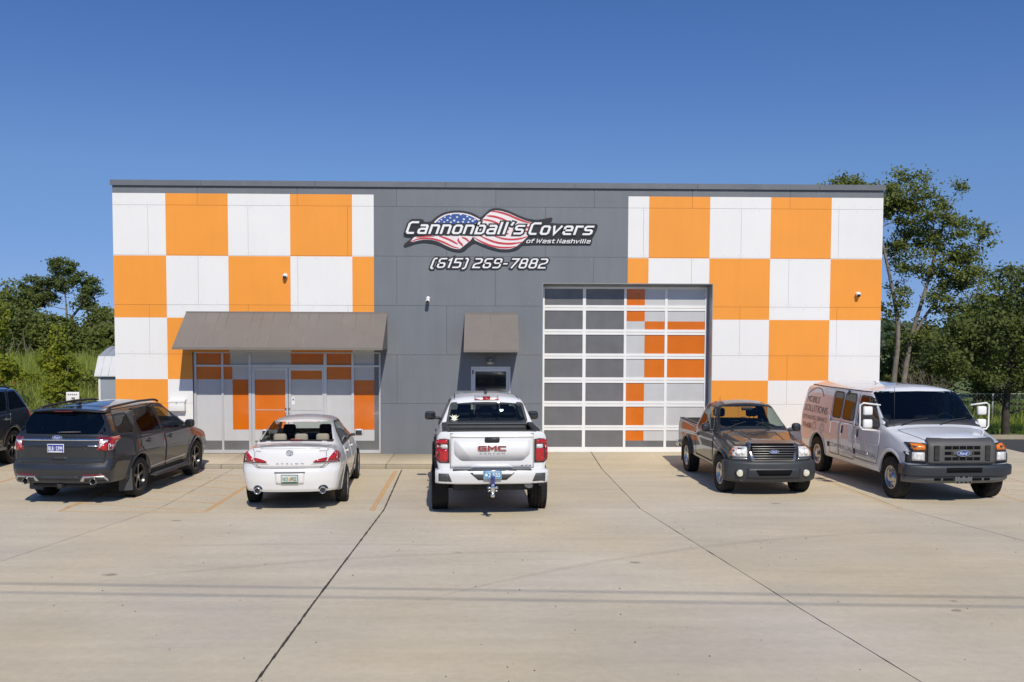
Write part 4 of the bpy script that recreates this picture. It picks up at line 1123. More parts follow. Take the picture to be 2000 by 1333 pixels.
# ---- small fittings on the wall
m = MB(); m.rbox((-7.726, -.075, 1.30), (.39, .15, .27), .018); mbx = m.build('mailbox', M_wframe); tag(mbx, 'white wall mounted mailbox beside the shop entrance', 'mailbox')
m = MB(); m.add([(-7.93, -.001, 1.475), (-7.52, -.001, 1.475), (-7.52, -.165, 1.43), (-7.93, -.165, 1.43), (-7.93, -.001, 1.455), (-7.52, -.001, 1.455), (-7.52, -.165, 1.385), (-7.93, -.165, 1.385)], [(0, 1, 2, 3), (4, 7, 6, 5), (3, 2, 6, 7), (0, 3, 7, 4), (1, 5, 6, 2)]); m.build('lid', M_wframe, mbx)
m = MB(); m.prism(ell((-7.726, 1.375), .011, .011, 10), -.172, -.16, 'y'); m.build('lock', M_dkmet, mbx)
def seccam(x, z, label, style):
    o = empty('security_camera', (x, 0, z)); tag(o, label, 'camera', 'security cameras on the front wall')
    m = MB(); m.lathe([(0, -.035), (.045, -.035), (.05, -.01), (.05, -.001)], 20, 0, 'y', (0, 0, .06)); m.build('mount', M_wframe, o)
    if style == 'bullet':
        m = MB(); m.tube([(0, -.03, .06), (0, -.09, .03)], .016, 8); m.tube([(0, -.02, .03), (0, -.22, -.03)], .048, 14); m.build('housing', M_wframe, o)
        m = MB(); m.tube([(0, -.215, -.03), (0, -.232, -.034)], .038, 14); m.build('lens', M_dark, o)
    else:
        m = MB(); m.lathe([(.062*cos(a), .062*sin(a)) for a in np.linspace(-pi/2, pi/2, 9)], 18, 0, 'y', (0, -.07, .045)); m.build('housing', M_wframe, o)
        m = MB(); m.lathe([(.046*cos(a), .046*sin(a)) for a in np.linspace(-pi/2, pi/2, 9)], 18, 0, 'y', (0, -.105, .012)); m.build('lens', M_dark, o)
    return o
seccam(-5.05, 4.47, 'white security camera on the orange square above the long awning', 'turret')
seccam(-1.53, 3.92, 'small security camera on the grey wall left of the short awning', 'bullet')
seccam(9.22, 4.08, 'white domed security camera on the orange square at the right end', 'turret')

# ================================================================== VEHICLES
def common_interior(v, m, xs, w, z, bench_rear=None, head=True):
    for x in xs:
        for sg in (-1, 1): v.seat(x, sg*w, z, m, head=head)
    if bench_rear is not None: v.seat(bench_rear, 0, z, m, w=1.3, bench=True, head=head)
def lamp(v, poly, ax, base, zones, off=.012, name='taillight', clip=None):
    """lamp housing with inner lens pieces"""
    o = v.put(name, poly, ax, base, off, res=.04, skirt=.02)
    for zp, zm in zones: v.put('lens', zp, ax, zm, off+.004, parent=o, res=.05)
    return o
R_ = lambda x0, x1, z0, z1, r=.03: rpoly([(x0, z0), (x1, z0), (x1, z1), (x0, z1)], r)

# ------------------------------------------------------------------ white crew cab pickup seen from behind
def build_canyon():
    S = dict(x0=-2.70, x1=2.52, w=1.92, tyre=(.41, .30, .245, 2.04), rc=.055, rp=6, fc=.35, fp=3, edge=.02, q1=.12, blend=.35, soft=.035,
      top=[(-2.75, 1.475), (-1.14, 1.475), (-1.10, 1.49), (-.93, 1.90), (-.82, 1.95), (-.45, 1.99), (.05, 2.0), (.50, 1.96), (1.30, 1.47), (1.5, 1.43), (2.35, 1.33), (2.48, 1.22), (2.55, 1.05)],
      rail=[(-2.75, .875, 1.468), (-1.12, .875, 1.468), (-1.07, .82, 1.50), (-.93, .685, 1.84), (-.82, .66, 1.895), (-.3, .64, 1.925), (.45, .63, 1.90), (1.28, .74, 1.44), (1.6, .74, 1.37), (2.5, .72, 1.20)],
      belt=[(-2.75, .925, 1.38), (-1.2, .93, 1.37), (-1.0, .905, 1.36), (1.2, .895, 1.31), (1.6, .90, 1.25), (2.5, .88, 1.1)],
      crease=[(-2.75, .945, 1.05), (0, .945, .90), (2.5, .93, .82)],
      sill=[(-2.75, .87, .72), (-1.5, .88, .58), (1.5, .88, .54), (2.5, .82, .5)],
      rear=[(.6, -2.66), (.8, -2.70), (1.42, -2.71), (1.475, -2.70), (2, -2.7)], front=[(.4, 2.44), (.6, 2.55), (1.0, 2.55), (1.2, 2.46), (2, 2.4)])
    v = Vehicle('pickup_truck', 'white crew cab pickup truck parked nose in, seen from behind with a tow ball hitch', 'pickup truck', -.105, -5.30, 93.2, S)
    v.paint = P_white
    A = (1.668, -1.668)
    for a in A: v.arch(a, .475, .06, M_blackpl, .004, flare=.05, z=.43)
    v.wheels(A, 'spoke_6_.10', dark=M_blkrim, blocks=True); v.floor(-2.55, 2.3, 1.3, .46)
    # glasshouse
    rw = rpoly([(-.745, 1.492), (.745, 1.492), (.66, 1.83), (-.66, 1.83)], .05)
    g = v.window(rw, 'B', G_soft, .03, lo=-1.3, hi=-.5)
    m = MB()
    for y in (-.235, .235): v.surf.panel(m, [(y-.014, 1.42), (y+.014, 1.42), (y+.014, 1.83), (y-.014, 1.83)], 'B', .010, .2)
    m.build('slider_frame', M_blackpl, g)
    # painted eagle sticker in the corner of the rear window
    st = MB(); c = Vector((.60, 1.55))
    for k, (a, L_) in enumerate([(150, .10), (120, .085), (95, .07), (60, .09), (30, .11), (200, .07), (340, .08), (270, .06), (235, .06), (305, .065)]):
        d = Vector((cos(radians(a)), sin(radians(a)))); nn = Vector((-d.y, d.x))
        v.surf.panel(st, [tuple(c-nn*.02), tuple(c+d*L_), tuple(c+nn*.02)], 'B', .012, .2, 0, 0)
    st.build('window_sticker', mat('sticker_cream', (.70, .68, .55), .5, var=.2), g)
    v.window(rpoly([(-.80, 1.80), (-.86, 1.68), (-.66, 1.395), (.10, 1.37), (.10, 1.83), (-.3, 1.87)], .05), 'L', G_dark, .03)
    v.window(rpoly([(-.80, 1.80), (-.86, 1.68), (-.66, 1.395), (.10, 1.37), (.10, 1.83), (-.3, 1.87)], .05), 'R', G_dark, .03)
    for ax in 'LR': v.window(rpoly([(.16, 1.365), (1.14, 1.345), (1.0, 1.50), (.50, 1.79), (.16, 1.83)], .05), ax, G_mid, .03)
    v.window(rpoly([(-.74, 1.50), (.74, 1.50), (.60, 1.89), (-.60, 1.89)], .06), 'F', G_clear, .04, lo=.4, hi=1.5)
    # doors
    for ax in 'LR':
        for p, hx in (([(.13, .62), (1.10, .62), (1.14, .9), (1.13, 1.30), (.13, 1.33)], .32), ([(-.98, .86), (-.78, .62), (.11, .62), (.11, 1.33), (-.80, 1.35), (-.97, 1.2)], -.62)):
            d = v.shut('door', p, ax, P_white); v.handle(hx, 1.20, ax, M_blackpl, d)
    # tailgate
    tg = v.shut('tailgate', [(-.705, .855), (.705, .855), (.705, 1.445), (-.705, 1.445)], 'B', P_white, .009, .010)
    tsurf = v.surf
    v.put('tailgate_crease', rpoly([(-.69, 1.375), (.69, 1.375), (.69, 1.405), (-.69, 1.405)], .01), 'B', P_white, .0165, parent=tg, res=.3)
    v.put('tailgate_field', rpoly([(-.64, 1.345), (.64, 1.345), (.64, 1.10), (.52, .985), (-.52, .985), (-.64, 1.10)], .05), 'B', P_white, .017, parent=tg, res=.3, skirt=.012)
    v.put('tailgate_foot', rpoly([(-.36, .865), (.36, .865), (.27, .925), (-.27, .925)], .02), 'B', P_white, .020, parent=tg, res=.3)
    h = v.put('tailgate_handle', R_(-.125, .125, 1.30, 1.385, .03), 'B', M_blackpl, .036, parent=tg, res=.3, skirt=.03); 
    m = MB(); stroke = MB()
    def badge(txt, y0, y1, z0, z1, x, mt, w, grow=0, d=.006, name='badge_lettering', par=tg):
        mb = MB(); stroke_text(mb, txt, -y1, -y0, z0, z1, 7, 0, w, 0, d, 0, grow=grow)
        mb.v = [(x+p[1], -p[0], p[2]) for p in mb.v]; return mb.build(name, mt, par)
    gx_ = -2.715-.0171
    badge('GMK', -.235, .235, 1.155, 1.24, gx_, M_chrome, 1.9, grow=.35, d=.012, name='badge_rim'); badge('GMK', -.235, .235, 1.155, 1.24, gx_-.013, mat('badge_red', (.30, .02, .03), .25, coat=1, var=.1), 1.75, d=.006)
    mb = MB(); v.surf.text(mb, 'C A N Y O N', 'B', -.21, .21, 1.092, 1.118, .021); mb.build('model_lettering', M_greypl, tg)
    mb = MB(); v.surf.text(mb, 'A T 4', 'B', -.66, -.47, .888, .912, .014, shear=.3, bold=.02); mb.build('trim_lettering', M_greypl, tg)
    # lamps
    for sg in (-1, 1):
        P = [(.712, .95), (.712, 1.345), (.80, 1.36), (.935, 1.345), (.935, 1.01), (.88, .95)]
        o = lamp(v, [(sg*a, b) for a, b in P], 'B', M_blackpl, [([(sg*a, b) for a, b in q], mm) for q, mm in (
            (rpoly([(.735, 1.265), (.93, 1.265), (.92, 1.335), (.76, 1.345)], .02), M_red), (rpoly([(.735, .965), (.87, .965), (.93, 1.02), (.93, 1.185), (.735, 1.185)], .03), M_red),
            (rpoly([(.745, 1.19), (.85, 1.19), (.86, 1.26), (.75, 1.26)], .015), M_clear), (rpoly([(.862, 1.19), (.93, 1.19), (.93, 1.26), (.872, 1.26)], .015), M_red))], .014)
        # the part of the lamp that wraps onto the side
        v.put('side_lens', rpoly([(-2.655, 1.01), (-2.655, 1.345), (-2.585, 1.325), (-2.59, 1.05)], .02), 'L' if sg > 0 else 'R', M_red, .010, parent=o)
    cl = v.put('brake_light', R_(-.225, .225, 1.880, 1.940, .02), 'B', M_clear, .016, res=.08)
    v.put('lens', R_(-.07, .07, 1.883, 1.930, .01), 'B', M_red, .022, parent=cl); v.put('lens', [(-.225, 1.877), (.225, 1.877), (.225, 1.891), (-.225, 1.891)], 'B', M_red, .020, parent=cl)
    for y in (-.215, .215): v.put('lens', [(y-.01, 1.880), (y+.01, 1.880), (y+.01, 1.940), (y-.01, 1.940)], 'B', M_red, .020, parent=cl)
    # bed: rails, liner and the lidded tool box
    v.keep &= ~((np.abs(v.C[:, 1]) < .74) & (v.C[:, 0] < -1.14) & (v.C[:, 0] > -2.62) & (v.Nn[:, 2] > .6) & (v.C[:, 2] > 1.42))
    m = MB(); x0, x1, y, zb, zt = -2.63, -1.15, .745, .95, 1.448
    m.add([(x0, -y, zb), (x1, -y, zb), (x1, y, zb), (x0, y, zb), (x0, -y, zt), (x1, -y, zt), (x1, y, zt), (x0, y, zt)], [(0, 1, 2, 3), (0, 4, 5, 1), (1, 5, 6, 2), (2, 6, 7, 3), (3, 7, 4, 0)]); m.build('bed_liner', M_bed, v.root)
    for sg in (-1, 1):
        m = MB(); m.rbox((-1.85, sg*.785, 1.480), (1.42, .10, .024), .01); m.build('bed_rail_cap', M_bed, v.root)
    m = MB(); m.rbox((-2.665, 0, 1.484), (.07, 1.50, .022), .008); m.build('tailgate_cap', M_blackpl, v.root)
    m = MB(); m.rbox((-1.36, .03, 1.335), (.36, 1.44, .30), .03); tb = m.build('bed_box', M_bed, v.root)
    m = MB(); m.rbox((-1.36, .03, 1.495), (.38, 1.47, .03), .01); m.rbox((-1.545, .03, 1.435), (.012, 1.36, .05), .004); m.build('lid', M_greypl, tb)
    # bumper
    prof = rpoly([(-2.60, .845), (-2.835, .835), (-2.845, .76), (-2.80, .60), (-2.60, .57)], .03)
    bo, bs = v.bar('bumper', .955, prof, .13, P_white, 4)
    tp = MB()
    for y0, y1 in ((-.66, -.30), (.30, .66)): tp.rbox((-2.745, (y0+y1)/2, .842), (.15, y1-y0, .016), .006)
    tp.rbox((-2.745, 0, .842), (.15, .60, .014), .006); tp.build('step_pad', M_greypl, bo)
    for P in ([(-.415, .832), (.415, .832), (.235, .675), (-.235, .675)], [(-.96, .78), (-.73, .78), (-.65, .58), (-.78, .54), (-.96, .64)], [(.96, .78), (.73, .78), (.65, .58), (.78, .54), (.96, .64)]):
        v.put('bumper_insert', P, 'B', M_greypl, .006, parent=bo, surf=bs, res=.06)
    v.plate(-2.866, 0, .765, mat('plate_blue', (.10, .30, .48), .4, var=.25, vscale=30), M_chrome, [('2 555', -.07, .128, -.035, .035, M_swht), ('NEW', -.06, .06, .045, .06, M_swht)][:1], None, extra=[(.085, .122, -.022, .022, M_swht), (-.12, .12, .048, .056, M_swht)])
    m = MB(); m.rbox((-2.75, 0, .60), (.34, .065, .065), .01); hb = m.build('tow_hitch', M_dkmet, v.root)
    m = MB(); m.rbox((-2.925, 0, .665), (.05, .07, .19), .012); m.build('hitch_shank', mat('hitch_blue', (.03, .03, .16), .3, coat=1, var=.2), hb)
    m = MB(); m.rbox((-2.945, 0, .55), (.06, .06, .15), .015); m.lathe([(.0, -.045), (.03, -.04), (.036, -.02), (.036, .0), (.03, .02), (.016, .035), (.016, .06)], 20, 0, 'z', (-2.945, 0, .445)); 
    for sg in (-1, 1): m.tube([(-2.945, sg*.03, .56), (-2.95, sg*.085, .57)], .022, 10); m.tube([(-2.94, sg*.03, .52), (-2.95, sg*.08, .505)], .016, 8)
    m.build('tow_ball', M_chrome, hb)
    m = MB(); m.tube([(-1.0, -.45, .50), (-2.2, -.45, .53), (-2.66, -.66, .55)], .045, 10); m.build('exhaust_pipe', M_alud, v.root)
    for sg in (-1, 1):
        v.mirror(.95, .885, 1.44, (.13, .22, .17), M_blackpl, sg, arm_len=.06)
    # roof ditches and aerial
    for sg in (-1, 1):
        m = MB(); v.surf.panel(m, [(-.86, sg*.585), (.4, sg*.565), (.4, sg*.585), (-.86, sg*.607)], 'T', .004, .1); m.build('roof_ditch', M_blackpl, v.root)
    m = MB(); m.rbox((-.55, 0, 2.015), (.16, .06, .05), .022); m.build('roof_antenna', M_blackpl, v.root)
    common_interior(v, M_seatb, (.55,), .38, .84, bench_rear=-.35); v.steering(.95, .38, 1.27); v.dash(1.15, 1.4, 1.24)
    m = MB(); m.rbox((1.02, 0, 1.76), (.05, .24, .07), .02); m.build('rear_view_mirror', M_dash, v.root)
    v.finish_body(P_white)
build_canyon()

# ------------------------------------------------------------------ pearl white saloon seen from behind
def build_avalon():
    S = dict(x0=-2.47, x1=2.36, w=1.85, tyre=(.328, .235, .215, 1.90), rc=.30, rp=3, fc=.40, fp=3, edge=.05, q1=.17, blend=.7, soft=.09,
      top=[(-2.56, 1.13), (-2.40, 1.145), (-2.05, 1.14), (-1.78, 1.125), (-.92, 1.465), (-.55, 1.505), (-.1, 1.515), (.35, 1.485), (1.25, 1.05), (1.45, 1.00), (2.1, .88), (2.4, .70)],
      rail=[(-2.5, .72, 1.10), (-1.80, .74, 1.10), (-.95, .60, 1.415), (-.55, .585, 1.445), (.3, .58, 1.425), (1.22, .72, 1.01), (1.5, .72, .95), (2.4, .68, .68)],
      belt=[(-2.5, .85, 1.03), (-1.7, .87, 1.01), (-.8, .872, .965), (.9, .87, .93), (1.4, .87, .87), (2.4, .82, .62)],
      crease=[(-2.5, .905, .78), (-1, .922, .70), (1, .922, .66), (2.4, .88, .55)],
      sill=[(-2.5, .80, .36), (-1.4, .86, .21), (1.4, .86, .20), (2.4, .78, .20)],
      rear=[(.25, -2.46), (.40, -2.56), (.55, -2.60), (.71, -2.605), (.77, -2.575), (1.0, -2.555), (1.10, -2.53), (1.15, -2.50), (1.3, -2.4)], front=[(.15, 2.3), (.4, 2.44), (.6, 2.42), (.8, 2.3)])
    v = Vehicle('saloon_car', 'pearl white saloon car parked nose in before the shop entrance', 'car', -3.62, -4.87, 93.6, S)
    v.paint = P_pearl; v.root.scale = (1, .955, 1)
    A = (1.41, -1.41)
    for a in A: v.arch(a, .375, .035, P_pearl, .003, flare=.008, z=.335)
    v.wheels(A, 'spoke_7_.06'); v.floor(-2.2, 2.1, 1.2, .31)
    rw = rpoly([(-.70, 1.14), (.70, 1.14), (.575, 1.445), (-.575, 1.445)], .03)
    v.window(rw, 'B', G_clear, .022, lo=-1.9, hi=-.7, out=.006)
    for ax in 'LR':
        v.window(rpoly([(-1.32, 1.05), (-.22, 1.02), (-.22, 1.39), (-.62, 1.405), (-1.02, 1.28)], .05), ax, G_mid, .022)
        v.window(rpoly([(-.17, 1.02), (.95, .985), (.76, 1.10), (.30, 1.36), (-.17, 1.39)], .04), ax, G_mid, .022)
        d = v.shut('door', [(-1.22, .62), (-1.05, .36), (-.20, .33), (-.20, 1.0), (-1.34, 1.03), (-1.36, .85)], ax, P_pearl, .006); v.handle(-.98, .90, ax, P_pearl, d, w=.17)
        d = v.shut('door', [(-.18, .33), (.98, .33), (1.05, .6), (1.03, .96), (-.18, 1.0)], ax, P_pearl, .006); v.handle(.06, .88, ax, P_pearl, d, w=.17)
    v.window(rpoly([(-.72, 1.09), (.72, 1.09), (.56, 1.40), (-.56, 1.40)], .05), 'F', G_clear, .03, lo=.3, hi=1.4)
    # boot lid: upper deck seam and rear face
    bl = v.shut('boot_lid', rpoly([(-.60, .78), (.60, .78), (.665, .90), (.64, 1.05), (.70, 1.095), (-.70, 1.095), (-.64, 1.05), (-.665, .90)], .05), 'B', P_pearl, .007, .005)
    v.put('deck_lip', rpoly([(-.70, 1.105), (.70, 1.105), (.69, 1.122), (-.69, 1.122)], .006), 'B', P_pearl, .012, parent=bl, res=.08)
    for sg in (-1, 1):
        P = [(.53, .745), (.88, .765), (.905, .86), (.885, .985), (.80, .985), (.70, .885), (.58, .85)]
        P = [(.365, 0.837), (.46, 0.920), (.60, 0.953), (.68, 0.960), (.765, 1.050), (.85, 1.083), (.91, 1.070), (.91, 0.850)]
        o = lamp(v, [(sg*a, b) for a, b in rpoly(P, .02)], 'B', M_clear, [([(sg*a, b) for a, b in q], mm) for q, mm in (
            (rpoly([(.655, 0.885), (.905, 0.885), (.905, 1.060), (.85, 1.070), (.775, 1.040), (.69, 0.953)], .02), M_red), (rpoly([(.405, 0.880), (.465, 0.915), (.60, 0.945), (.665, 0.950), (.635, 0.885), (.55, 0.870)], .015), M_red), (rpoly([(.40, 0.860), (.905, 0.860), (.905, 0.882), (.43, 0.875)], .006), M_dred))], .012)
        v.put('side_lens', rpoly([(-2.36, 0.875), (-2.13, 0.935), (-2.12, 0.990), (-2.35, 1.070)], .02), 'L' if sg > 0 else 'R', M_red, .008, parent=o)
        # exhaust tips
        m = MB(); y = sg*.585; m.lathe([(.058, 0), (.058, -.09), (.047, -.09), (.045, 0)], 20, 0, 'x', (-2.50, y, .385)); m.lathe([(.046, -.06), (0, -.06)], 20, 1, 'x', (-2.50, y, .385)); m.build('exhaust_tip', [M_chrome, M_dkmet], v.root)
        v.put('tip_surround', ell((y, .40), .085, .072), 'B', M_blackpl, .003, res=.05)
    # bumper seam, recess for the plate, badges
    m = MB()
    for a, b_ in (((-.60, .772), (.60, .772)), ((.60, .772), (.70, .85)), ((-.60, .772), (-.70, .85))):
        a, b_ = Vector(a), Vector(b_); n = Vector((-(b_-a).y, (b_-a).x)).normalized()*.004; v.surf.panel(m, [tuple(a+n), tuple(a-n), tuple(b_-n), tuple(b_+n)], 'B', .003, .08, 0, 0)
    m.build('bumper_seam', M_joint, v.root)
    v.put('plate_recess', rpoly([(-.27, .705), (.27, .705), (.25, .49), (-.25, .49)], .03), 'B', P_pearl, .002)
    v.put('recess_shadow_lip', rpoly([(-.275, .696), (.275, .696), (.27, .71), (-.27, .71)], .005), 'B', M_greypl, .016, res=.1)
    v.plate(-2.623, 0, .59, mat('plate_pale_green', (.55, .62, .55), .4, var=.1), M_dkmet, [('NKX', -.125, -.022, -.035, .035, mat('plate_green', (.02, .10, .06), .5, var=.1)), ('P02', .025, .125, -.035, .035, MATS['plate_green']), ('SUNSHINE STATE', -.11, .11, -.062, -.046, M_swht)][:2][::1], None,
            extra=[(-.022, .012, -.03, .02, mat('plate_orange', (.75, .28, .05), .5, var=.1)), (-.135, .135, -.068, -.046, MATS['plate_green'])])
    m = MB(); o = None
    for a, b_, cy in ((.062, .043, 0), (.022, .040, 0), (.042, .020, .018)):
        rr_ = MB()
        pts = [(-2.577, a*cos(t), 1.045+cy+b_*sin(t)) for t in np.linspace(0, 2*pi, 29)]
        m.tube(pts, .0048, 6, caps=False)
    m.build('emblem', M_chrome, v.root)
    mb = MB(); v.surf.text(mb, 'A  V  A  L  O  N', 'B', -.245, .245, .84, .864, .010, bold=.01); mb.build('model_lettering', M_greypl, v.root)
    mb = MB(); v.surf.text(mb, 'LIMITED', 'B', -.63, -.51, 1.055, 1.07, .010, bold=.01); mb.build('trim_lettering', M_greypl, v.root)
    mb = MB(); v.surf.text(mb, 'TOYOTA', 'B', .52, .62, 1.052, 1.068, .010, bold=.02); mb.build('maker_lettering', M_dred, v.root)
    v.put('brake_light', R_(-.11, .11, 1.155, 1.175, .006), 'B', M_dred, .016)
    for sg in (-1, 1): v.mirror(.80, .85, 1.05, (.12, .19, .145), P_pearl, sg, arm_len=.05, gm=M_blackpl)
    v.seat(.35, .37, .46, M_seatb, h=.55); v.seat(.35, -.37, .46, M_seatb, h=.55); v.seat(-.62, 0, .42, M_seatg, w=1.3, bench=True, h=.50)
    m = MB(); m.rbox((-1.36, 0, 1.03), (.62, 1.3, .05), .02); m.build('parcel_shelf', M_seatg, v.root)
    v.steering(.82, .37, .93); v.dash(1.05, 1.4, .92)
    m = MB(); m.rbox((.52, 0, 1.36), (.05, .22, .07), .02); m.build('rear_view_mirror', M_dash, v.root)
    v.finish_body(P_pearl)
build_avalon()

# ------------------------------------------------------------------ charcoal family SUV seen from behind, right flank showing
def build_explorer():
    S = dict(x0=-2.42, x1=2.36, w=2.0, tyre=(.378, .255, .255, 1.93), rc=.20, rp=4, fc=.32, fp=3, edge=.03, q1=.15, blend=.5, soft=.06,
      top=[(-2.5, 1.70), (-2.25, 1.735), (-1.8, 1.765), (-1.0, 1.775), (-.2, 1.765), (.3, 1.715), (1.18, 1.25), (1.4, 1.18), (2.05, 1.10), (2.3, 1.0), (2.45, .8)],
      rail=[(-2.5, .655, 1.65), (-1.8, .68, 1.69), (-.6, .69, 1.695), (.25, .67, 1.655), (1.15, .78, 1.21), (1.4, .78, 1.14), (2.4, .72, .9)],
      belt=[(-2.5, .855, 1.28), (-1.5, .925, 1.20), (.6, .935, 1.12), (1.2, .94, 1.09), (2.4, .86, .85)],
      crease=[(-2.5, .94, .92), (-1.4, .985, .86), (1.4, .98, .80), (2.4, .90, .70)],
      sill=[(-2.5, .86, .42), (-1.5, .92, .34), (1.4, .92, .32), (2.4, .82, .30)],
      rear=[(.2, -2.50), (.42, -2.60), (.60, -2.665), (.70, -2.67), (.755, -2.655), (.80, -2.60), (1.10, -2.60), (1.24, -2.565), (1.28, -2.53), (1.66, -2.33), (1.72, -2.30)], front=[(.3, 2.34), (.6, 2.44), (.9, 2.40), (1.1, 2.2)])
    v = Vehicle('family_suv', 'charcoal grey SUV parked nose in with its right side and tail towards the camera', 'SUV', -7.50, -4.21, 85.8, S)
    v.paint = P_exp
    A = (1.4325, -1.4325)
    for a in A: v.arch(a, .435, .055, P_exp, .004, flare=.02, z=.39)
    v.wheels(A, 'spoke_5_.085', rim_m=M_blkrim, dark=M_dkmet); v.floor(-2.35, 2.2, 1.3, .37)
    # rear window with spoiler, dark wrap-round corner glass
    rw = rpoly([(-.80, 1.295), (.80, 1.295), (.63, 1.665), (-.63, 1.665)], .05)
    v.window(rw, 'B', G_dark, .02, lo=-2.7, hi=-2.2, out=.03, fm=M_dark)
    for ax in 'LR':
        q = [(-2.20, 1.25), (-1.60, 1.215), (-1.50, 1.32), (-1.53, 1.60), (-2.02, 1.60)]
        v.put('pillar_trim', [(-2.49, 1.285), (-2.19, 1.24), (-2.02, 1.655), (-2.24, 1.665)], ax, M_dark, .006)
        v.window(rpoly(q, .05), ax, G_dark, .025)
        r = [(-1.30, 1.185), (-.34, 1.155), (-.30, 1.645), (-1.13, 1.635), (-1.32, 1.42)]
        f = [(-.25, 1.150), (.98, 1.125), (.86, 1.215), (.28, 1.585), (-.22, 1.645)]
        v.window(rpoly(r, .05), ax, G_dark, .025); v.window(rpoly(f, .05), ax, G_mid, .025)
        m = MB(); v.surf.panel(m, [(-1.28, 1.655), (-.30, 1.672), (-.30, 1.648), (-1.27, 1.632)], ax, .016, .1, 0, .014); m.build('rain_deflector', M_dark, v.root)
        d = v.shut('door', [(-1.16, .60), (-.95, .42), (-.275, .40), (-.275, 1.135), (-1.33, 1.165), (-1.40, .98), (-1.25, .82)], ax, P_exp); v.handle(-1.0, 1.03, ax, P_exp, d)
        m = MB(); v.surf.panel(m, [(-1.0, .475), (-.285, .49), (-.285, .535), (-1.0, .52)], ax, .018, .1); m.build('door_moulding', M_alloy, d)
        d = v.shut('door', [(-.255, .40), (.90, .40), (.96, .80), (1.02, 1.10), (-.255, 1.13)], ax, P_exp); v.handle(.02, 1.01, ax, P_exp, d)
        m = MB(); v.surf.panel(m, [(-.245, .49), (.80, .505), (.80, .55), (-.245, .535)], ax, .018, .1); m.build('door_moulding', M_alloy, d)
        sg = 1 if ax == 'L' else -1
        m = MB(); m.rbox((-.03, sg*.99, .335), (1.85, .16, .05), .02); m.rbox((-.03, sg*.93, .32), (1.7, .1, .03), .01); m.build('running_board', M_blackpl, v.root)
        m = MB(); m.rbox((-.03, sg*1.0, .363), (1.6, .09, .012), .004); m.build('running_board_tread', M_greypl, v.root)
        for x, tp_ in ((-1.83, .20), (1.0, .12)):
            m = MB(); m.prism(rpoly([(sg*.74, .50), (sg*.97, .60), (sg*.99, .18), (sg*.72, .16)], .02), x-.01, x+.01, 'x'); m.build('mud_flap', M_greypl, v.root)
        # roof rail
        m = MB(); m.tube([(-2.05, sg*.63, 1.70), (-1.98, sg*.632, 1.728), (-1.8, sg*.635, 1.742), (-.8, sg*.645, 1.768), (-.1, sg*.635, 1.752), (.08, sg*.628, 1.735), (.2, sg*.62, 1.70)], .022, 8); m.build('roof_rail', M_blackpl, v.root)
        v.mirror(.80, .915, 1.19, (.14, .20, .17), P_exp, sg, arm_len=.05)
    v.window(rpoly([(-.76, 1.28), (.76, 1.28), (.62, 1.65), (-.62, 1.65)], .06), 'F', G_mid, .035, lo=.25, hi=1.4)
    # spoiler
    m = MB(); V = []
    ys = np.linspace(-.68, .68, 15)
    prof = [(-2.10, 1.75), (-2.40, 1.718), (-2.42, 1.705), (-2.41, 1.69), (-2.25, 1.68), (-2.10, 1.69)]
    for y in ys:
        for x, z in prof: V.append((x+.10*(abs(y)/.68)**3, y, z+.012-.05*(abs(y)/.7)**2))
    k = len(prof); m.add(V, [(i*k+j, i*k+(j+1) % k, (i+1)*k+(j+1) % k, (i+1)*k+j) for i in range(14) for j in range(k)]+[tuple(range(k)), tuple(14*k+j for j in range(k))], 0, True)
    sp_ = m.build('roof_spoiler', P_exp, v.root, recalc=True)
    m = MB(); m.rbox((-2.425, -.0, 1.69), (.012, .34, .018), .004); m.build('brake_light', M_dred, sp_)
    # liftgate face
    lg = v.shut('liftgate', rpoly([(-.80, .77), (.80, .77), (.82, .98), (.83, 1.255), (-.83, 1.255), (-.82, .98)], .03), 'B', P_exp, .008, .006)
    for sg in (-1, 1):
        v.put('liftgate_inset', [(sg*a, b) for a, b in rpoly([(.40, 1.175), (.78, 1.175), (.76, 1.030), (.48, 1.030)], .015)], 'B', M_dark if 0 else P_exp, .001, parent=lg)
        mm = MB(); P = [(sg*.395, 1.175), (sg*.475, 1.025), (sg*.49, 1.025), (sg*.41, 1.175)]; v.surf.panel(mm, P, 'B', .010, .1, 0, 0); v.surf.panel(mm, [(sg*.475, 1.025), (sg*.77, 1.025), (sg*.77, 1.033), (sg*.475, 1.033)], 'B', .010, .1, 0, 0); mm.build('liftgate_crease', M_joint, lg)
    cb = v.put('chrome_strip', rpoly([(-.80, 1.172), (.80, 1.172), (.79, 1.198), (.45, 1.208), (-.45, 1.208), (-.79, 1.198)], .008), 'B', M_chrome, .024, parent=lg, res=.08, skirt=.02)
    mb = MB(); v.surf.text(mb, 'E X P L O R E R', 'B', -.33, .33, 1.181, 1.199, .027, bold=.02); mb.build('model_lettering', M_greypl, cb)
    v.oval_badge(-2.585, .03, 1.235, .095, .038, -1)
    v.put('dealer_badge', rpoly([(-.72, 1.075), (-.66, 1.075), (-.64, 1.070), (-.61, 1.070), (-.58, 1.077), (-.52, 1.075), (-.52, 1.100), (-.58, 1.098), (-.62, 1.108), (-.66, 1.098), (-.72, 1.100)], .004), 'B', M_chrome, .012, parent=lg)
    mb = MB(); v.surf.text(mb, 'XLT', 'B', .66, .74, 1.055, 1.075, .012, bold=.02); mb.build('trim_lettering', M_alloy, lg)
    v.put('pull_recess', rpoly([(-.12, .83), (.12, .83), (.15, .87), (.10, .895), (-.10, .895), (-.15, .87)], .01), 'B', M_blackpl, .008, parent=lg)
